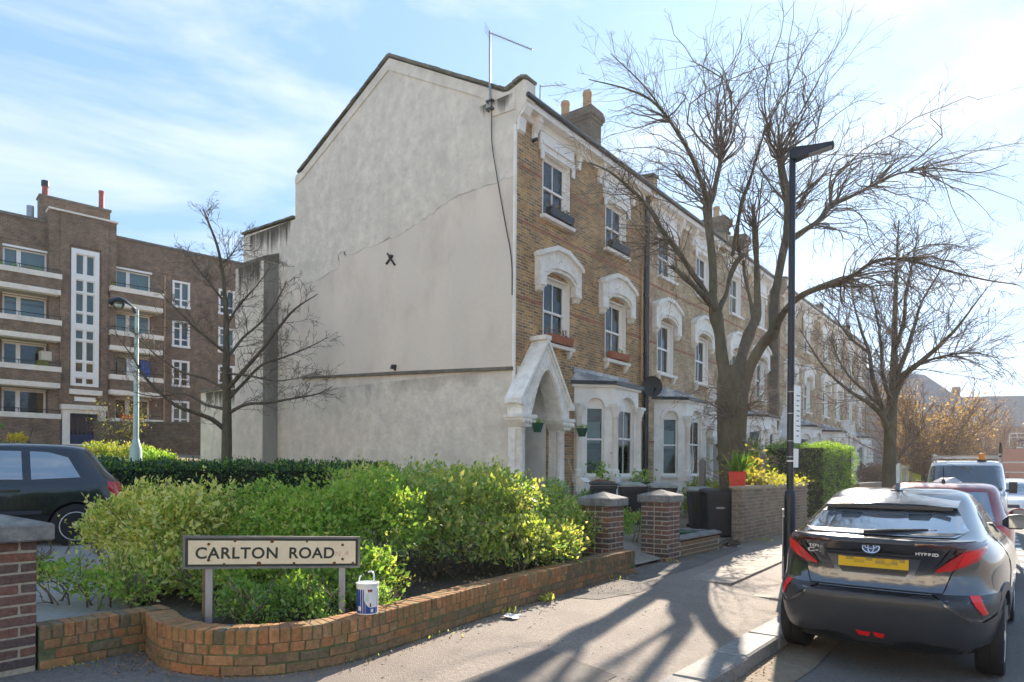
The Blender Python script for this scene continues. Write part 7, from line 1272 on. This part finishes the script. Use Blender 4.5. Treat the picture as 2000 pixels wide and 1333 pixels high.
for i, (x, y, s_, l) in enumerate(((-5.17, 3.05, 1.0, 'grey green herb clump behind the wall between the sign posts, left one'), (-4.86, 3.40, 1.1, 'grey green herb clump behind the wall between the sign posts, right one'), (-4.72, 3.95, .9, 'grey green herb clump behind the paint tub'))):
    shrub('herb_clump', l, 'plant', (x, y, .42), [(-.1*s_, 0, .13*s_, .22*s_, .2*s_, .18*s_), (.12*s_, .04, .10*s_, .2*s_, .18*s_, .16*s_), (0, -.02, .2*s_, .15*s_, .15*s_, .14*s_)], 'leaf_herb', 520, .036, .8, 8, ['leaf_herb', 'leaf_mid'], grp='herbs in the corner bed', inner=.2)
shrub('trailing_shrub', 'straggling low green branches over the driveway edge beside the left brick pier', 'shrub', (-6.75, 2.55, .40), [(-.35, -.25, .30, .40, .25, .14), (.0, .0, .22, .4, .25, .16), (.3, .15, .16, .35, .2, .14), (-.6, -.5, .42, .22, .2, .10)], 'leaf_mid', 480, .05, .4, 16, ['leaf_bright'], inner=.1, lump=.5)
shrub('small_weed', 'bright green seedling shrub at the foot of the first gate pier', 'plant', (-5.2, 7.75, .42), [(0, 0, .06, .25, .3, .10)], 'leaf_bright', 120, .05, .6, 4)
shrub('ivy_clump', 'white flowering creeper at the foot of the white porch', 'plant', (-8.9, 13.1, .45), [(0, 0, .5, .35, .5, .5), (.3, .9, .35, .3, .5, .4)], 'leaf_herb', 800, .06, .4, 4, ['leaf_mid'])
shrub('garden_bush', 'dark red and green bush in front of the second house bay window', 'shrub', (-7.2, 18.0, .35), [(0, 0, .55, .7, .8, .5), (.2, .9, .5, .6, .6, .45), (.1, -.7, .45, .5, .5, .4)], 'leaf_mid', 1800, .07, .5, 6, ['leaf_dark', 'leaf_yellow'])
shrub('garden_bush', 'round light green bush left of the clipped hedge behind the wall', 'shrub', (-6.9, 20.6, .3), [(0, 0, 1.1, .75, .7, .95), (-.2, .3, 1.7, .4, .4, .7)], 'leaf_hedge', 2200, .06, .5, 6, ['leaf_yellow', 'leaf_hedge'])
def hedge(name, label, loc, rz, dims, leafm, n, size, mats2=None, rough=.08):
    t = thing(name, label, 'hedge', loc, rz); a, b, c = dims; P = []; O_ = []
    A = [(b*c, 0, -1), (b*c, 0, 1), (a*c, 1, -1), (a*c, 1, 1), (a*b*1.3, 2, 1)]; tot = sum(q[0] for q in A)
    for ar, ax, s_ in A:
        k = int(n*ar/tot); q = (rng.random((k, 3))-.5)*np.array([a, b, c]); q[:, ax] = s_*np.array([a, b, c])[ax]/2; q[:, 2] += c/2; lm = np.array([noise.noise(Vector(p)*1.6)+.6*noise.noise(Vector(p)*4.5) for p in q]); nv = np.zeros((k, 3)); nv[:, ax] = s_; q += nv*(lm[:, None]*rough*2-np.abs(rng.normal(size=(k, 1)))*rough*1.2); P.append(q); O_.append(nv*.9)
    P = np.concatenate(P); O_ = np.concatenate(O_); P = np.repeat(P, 4, 0)+rng.normal(size=(len(P)*4, 3))*size*.6; O_ = np.repeat(O_, 4, 0); sel = rng.random(len(P)); ms = [leafm]+(mats2 or [])
    for i, m in enumerate(ms): q = (sel*len(ms)).astype(int) == i; V, F = leaves(P[q], size, .5, .55, .4, O_[q]); fast_mesh('foliage', V, F, m, t, 'stuff')
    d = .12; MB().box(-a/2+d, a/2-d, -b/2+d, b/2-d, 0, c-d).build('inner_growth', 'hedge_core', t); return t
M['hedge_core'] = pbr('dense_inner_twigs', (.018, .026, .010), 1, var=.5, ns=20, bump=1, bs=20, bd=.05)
hedge('clipped_hedge', 'tall clipped bright green privet hedge in front of the farther houses', (-5.95, 23.65, .2), 0, (1.9, 4.1, 2.35), 'leaf_hedge', 7500, .05, ['leaf_hedge', 'leaf_mid'])
hedge('clipped_hedge', 'long dark green clipped hedge behind the black car and in front of the gable', (-12.6, 7.6, .55), 1.02, (5.6, 1.5, 1.22), 'leaf_dark', 6500, .06, ['leaf_dark', 'leaf_dark', 'leaf_mid'], .06)
shrub('garden_bush', 'dark evergreen bush at the foot of the rendered gable behind the bright shrubs', 'shrub', (-11.2, 10.3, .5), [(-.9, .0, .45, .9, .7, .58), (.3, .2, .48, .9, .7, .62), (1.3, .5, .36, .7, .6, .5)], 'leaf_dark', 2600, .06, .5, 6, ['leaf_dark', 'leaf_mid'])
for x, y, z, r, lm_, l in ((-31.5, 11.9, 1.8, .85, 'leaf_yellow', 'olive yellow bush left of the green lamp post against the brick wall'), (-29.2, 12.4, 1.7, .8, 'leaf_yellow', 'olive bush right behind the green lamp post'), (-26.0, 11.6, 1.5, .75, 'leaf_mid', 'low green bush between the green lamp post and the gable'), (-27.6, 12.4, 1.5, .75, 'leaf_dead', 'brownish twiggy bush against the dark brick wall')):
    shrub('garden_bush', l, 'shrub', (x, y, z), [(0, 0, r*.45, r, r, r*.62), (r*.7, r*.3, r*.35, r*.7, r*.7, r*.5)], lm_, 1100, .09, .7, 10, ['leaf_mid'], inner=.3)
shrub('garden_bush', 'light green bush at the far left edge in front of the flats', 'shrub', (-37.0, 8.6, 2.6), [(0, 0, .9, 1.1, 1.1, .9)], 'leaf_hedge', 900, .12, .6, 4)
shrub('daffodils', 'yellow flowers in front of the flats above the black car roof', 'flowers', (-36.0, 10.2, 2.6), [(0, 0, .3, .35, .35, .2)], 'flower_yellow', 90, .10, .8, 0)
shrub('garden_bush', 'pale green bush far along the pavement right of the second street tree', 'shrub', (-5.6, 42.5, .2), [(0, 0, 1.0, 1.2, 1.6, 1.3), (.3, 2, .8, 1.0, 1.4, 1.0)], 'leaf_yellow', 1600, .12, .5, 8, ['leaf_mid'], inner=.3)
shrub('garden_bush', 'low pinkish leafless bush in front of the last terrace house', 'shrub', (-7.0, 41, .3), [(0, 0, .9, 1.1, 2.2, .9)], 'leaf_pink', 1300, .10, .4, 10, inner=.2)
# ---- small things nobody could count: fallen leaves, grass tufts and moss at wall feet and kerb
def scatter(name, pts, mat, size, up, aspect=.5, label=None):
    V, F = leaves(np.array(pts), size, up, aspect, .5); o = fast_mesh(name, V, F, mat, None, 'stuff'); return o
pts = []
for p, d in path_walk(segB, .02):
    for _ in range(2): q = p+Vector((d.y, -d.x, 0))*abs(random.gauss(.02, .09)); pts.append((q.x, q.y, .206))
pts += [(random.gauss(-5.4, .22), random.gauss(2.2, .14), .207) for _ in range(240)]+[(random.gauss(-4.75, .12), random.uniform(8.4, 13.2), .21) for _ in range(260)]
pts += [(kx(y)+abs(random.gauss(.06, .09)), y, .012) for y in np.random.default_rng(3).uniform(2.0, 9, 420)]
pts += [(random.gauss(-4.4, .2), random.gauss(7.6, .35), .203) for _ in range(160)]
tag(scatter('fallen_leaves', pts, 'leaf_dead', .022, .15), 'dry fallen leaves and debris along the wall foot and kerb', 'leaf litter')
pts = [(random.uniform(-9, -4.8), random.uniform(3, 9), 0) for _ in range(1500)]; pts = [(x, y, max(.41, zt(x, y)+.03)+.06) for x, y, z in pts if x < -4.62-(.3 if y > 6 else 0)]
tag(scatter('bed_litter', pts, 'leaf_dead', .045, .2), 'dry leaves lying on the soil of the corner bed', 'leaf litter')
for (x, y, n, r, s_, l) in ((-4.36, 5.55, 26, .06, .05, 'tuft of weeds at the wall foot near the paper scrap'), (-4.28, 4.35, 22, .10, .035, 'low weeds at the wall foot right of the paint tub'), (-4.42, 6.35, 30, .04, .08, 'upright green weed growing at the foot of the curved wall'), (-4.28, 3.35, 20, .12, .03, 'mossy weeds at the foot of the wall bend'), (-5.75, 2.0, 40, .09, .03, 'mossy tuft at the foot of the left pier'), (-4.72, 14.9, 30, .12, .06, 'green weed at the foot of the brown garden wall'), (-4.62, 8.2, 26, .08, .035, 'small weeds at the foot of the first gate pier'), (-4.80, 10.4, 26, .08, .04, 'grass tuft at the foot of the second gate pier')):
    t = thing('weed', l, 'weed', (x, y, .2)); P = rng.normal(size=(n, 3))*np.array([r, r, .012]); P[:, 2] = np.abs(P[:, 2]); V, F = leaves(P, s_, 1.2, .45); fast_mesh('foliage', V, F, 'leaf_bright', t, 'stuff')
gp2 = []
for _ in range(9000): x, y = random.uniform(-45, -11), random.uniform(-6, 13); gp2.append((x, y, zt(x, y)))
gp2 = [p for p in gp2 if not (-24 < p[0] < -6 and p[1] < 7)]
tag(scatter('rough_grass', gp2, 'leaf_mid', .16, 1.6, .12), 'rough grass on the bank in front of the flats', 'grass')
# ================================================================ air: thin haze over the whole street
hm_, ht, hn, hl = newmat('haze_air'); ho = hn('ShaderNodeOutputMaterial'); pv_ = hn('ShaderNodeVolumePrincipled'); pv_.inputs['Color'].default_value = (.96, .97, 1, 1); pv_.inputs['Density'].default_value = .0006; pv_.inputs['Anisotropy'].default_value = .55; hl(pv_.outputs[0], ho.inputs['Volume'])
me = bpy.data.meshes.new('haze'); bm = bmesh.new(); bmesh.ops.create_cube(bm, size=1); bm.to_mesh(me); bm.free(); me.materials.append(hm_)
hz = bpy.data.objects.new('haze', me); COL.objects.link(hz); hz.scale = (1420, 1420, 22); hz.location = (0, 270, 9); hz['kind'] = 'stuff'
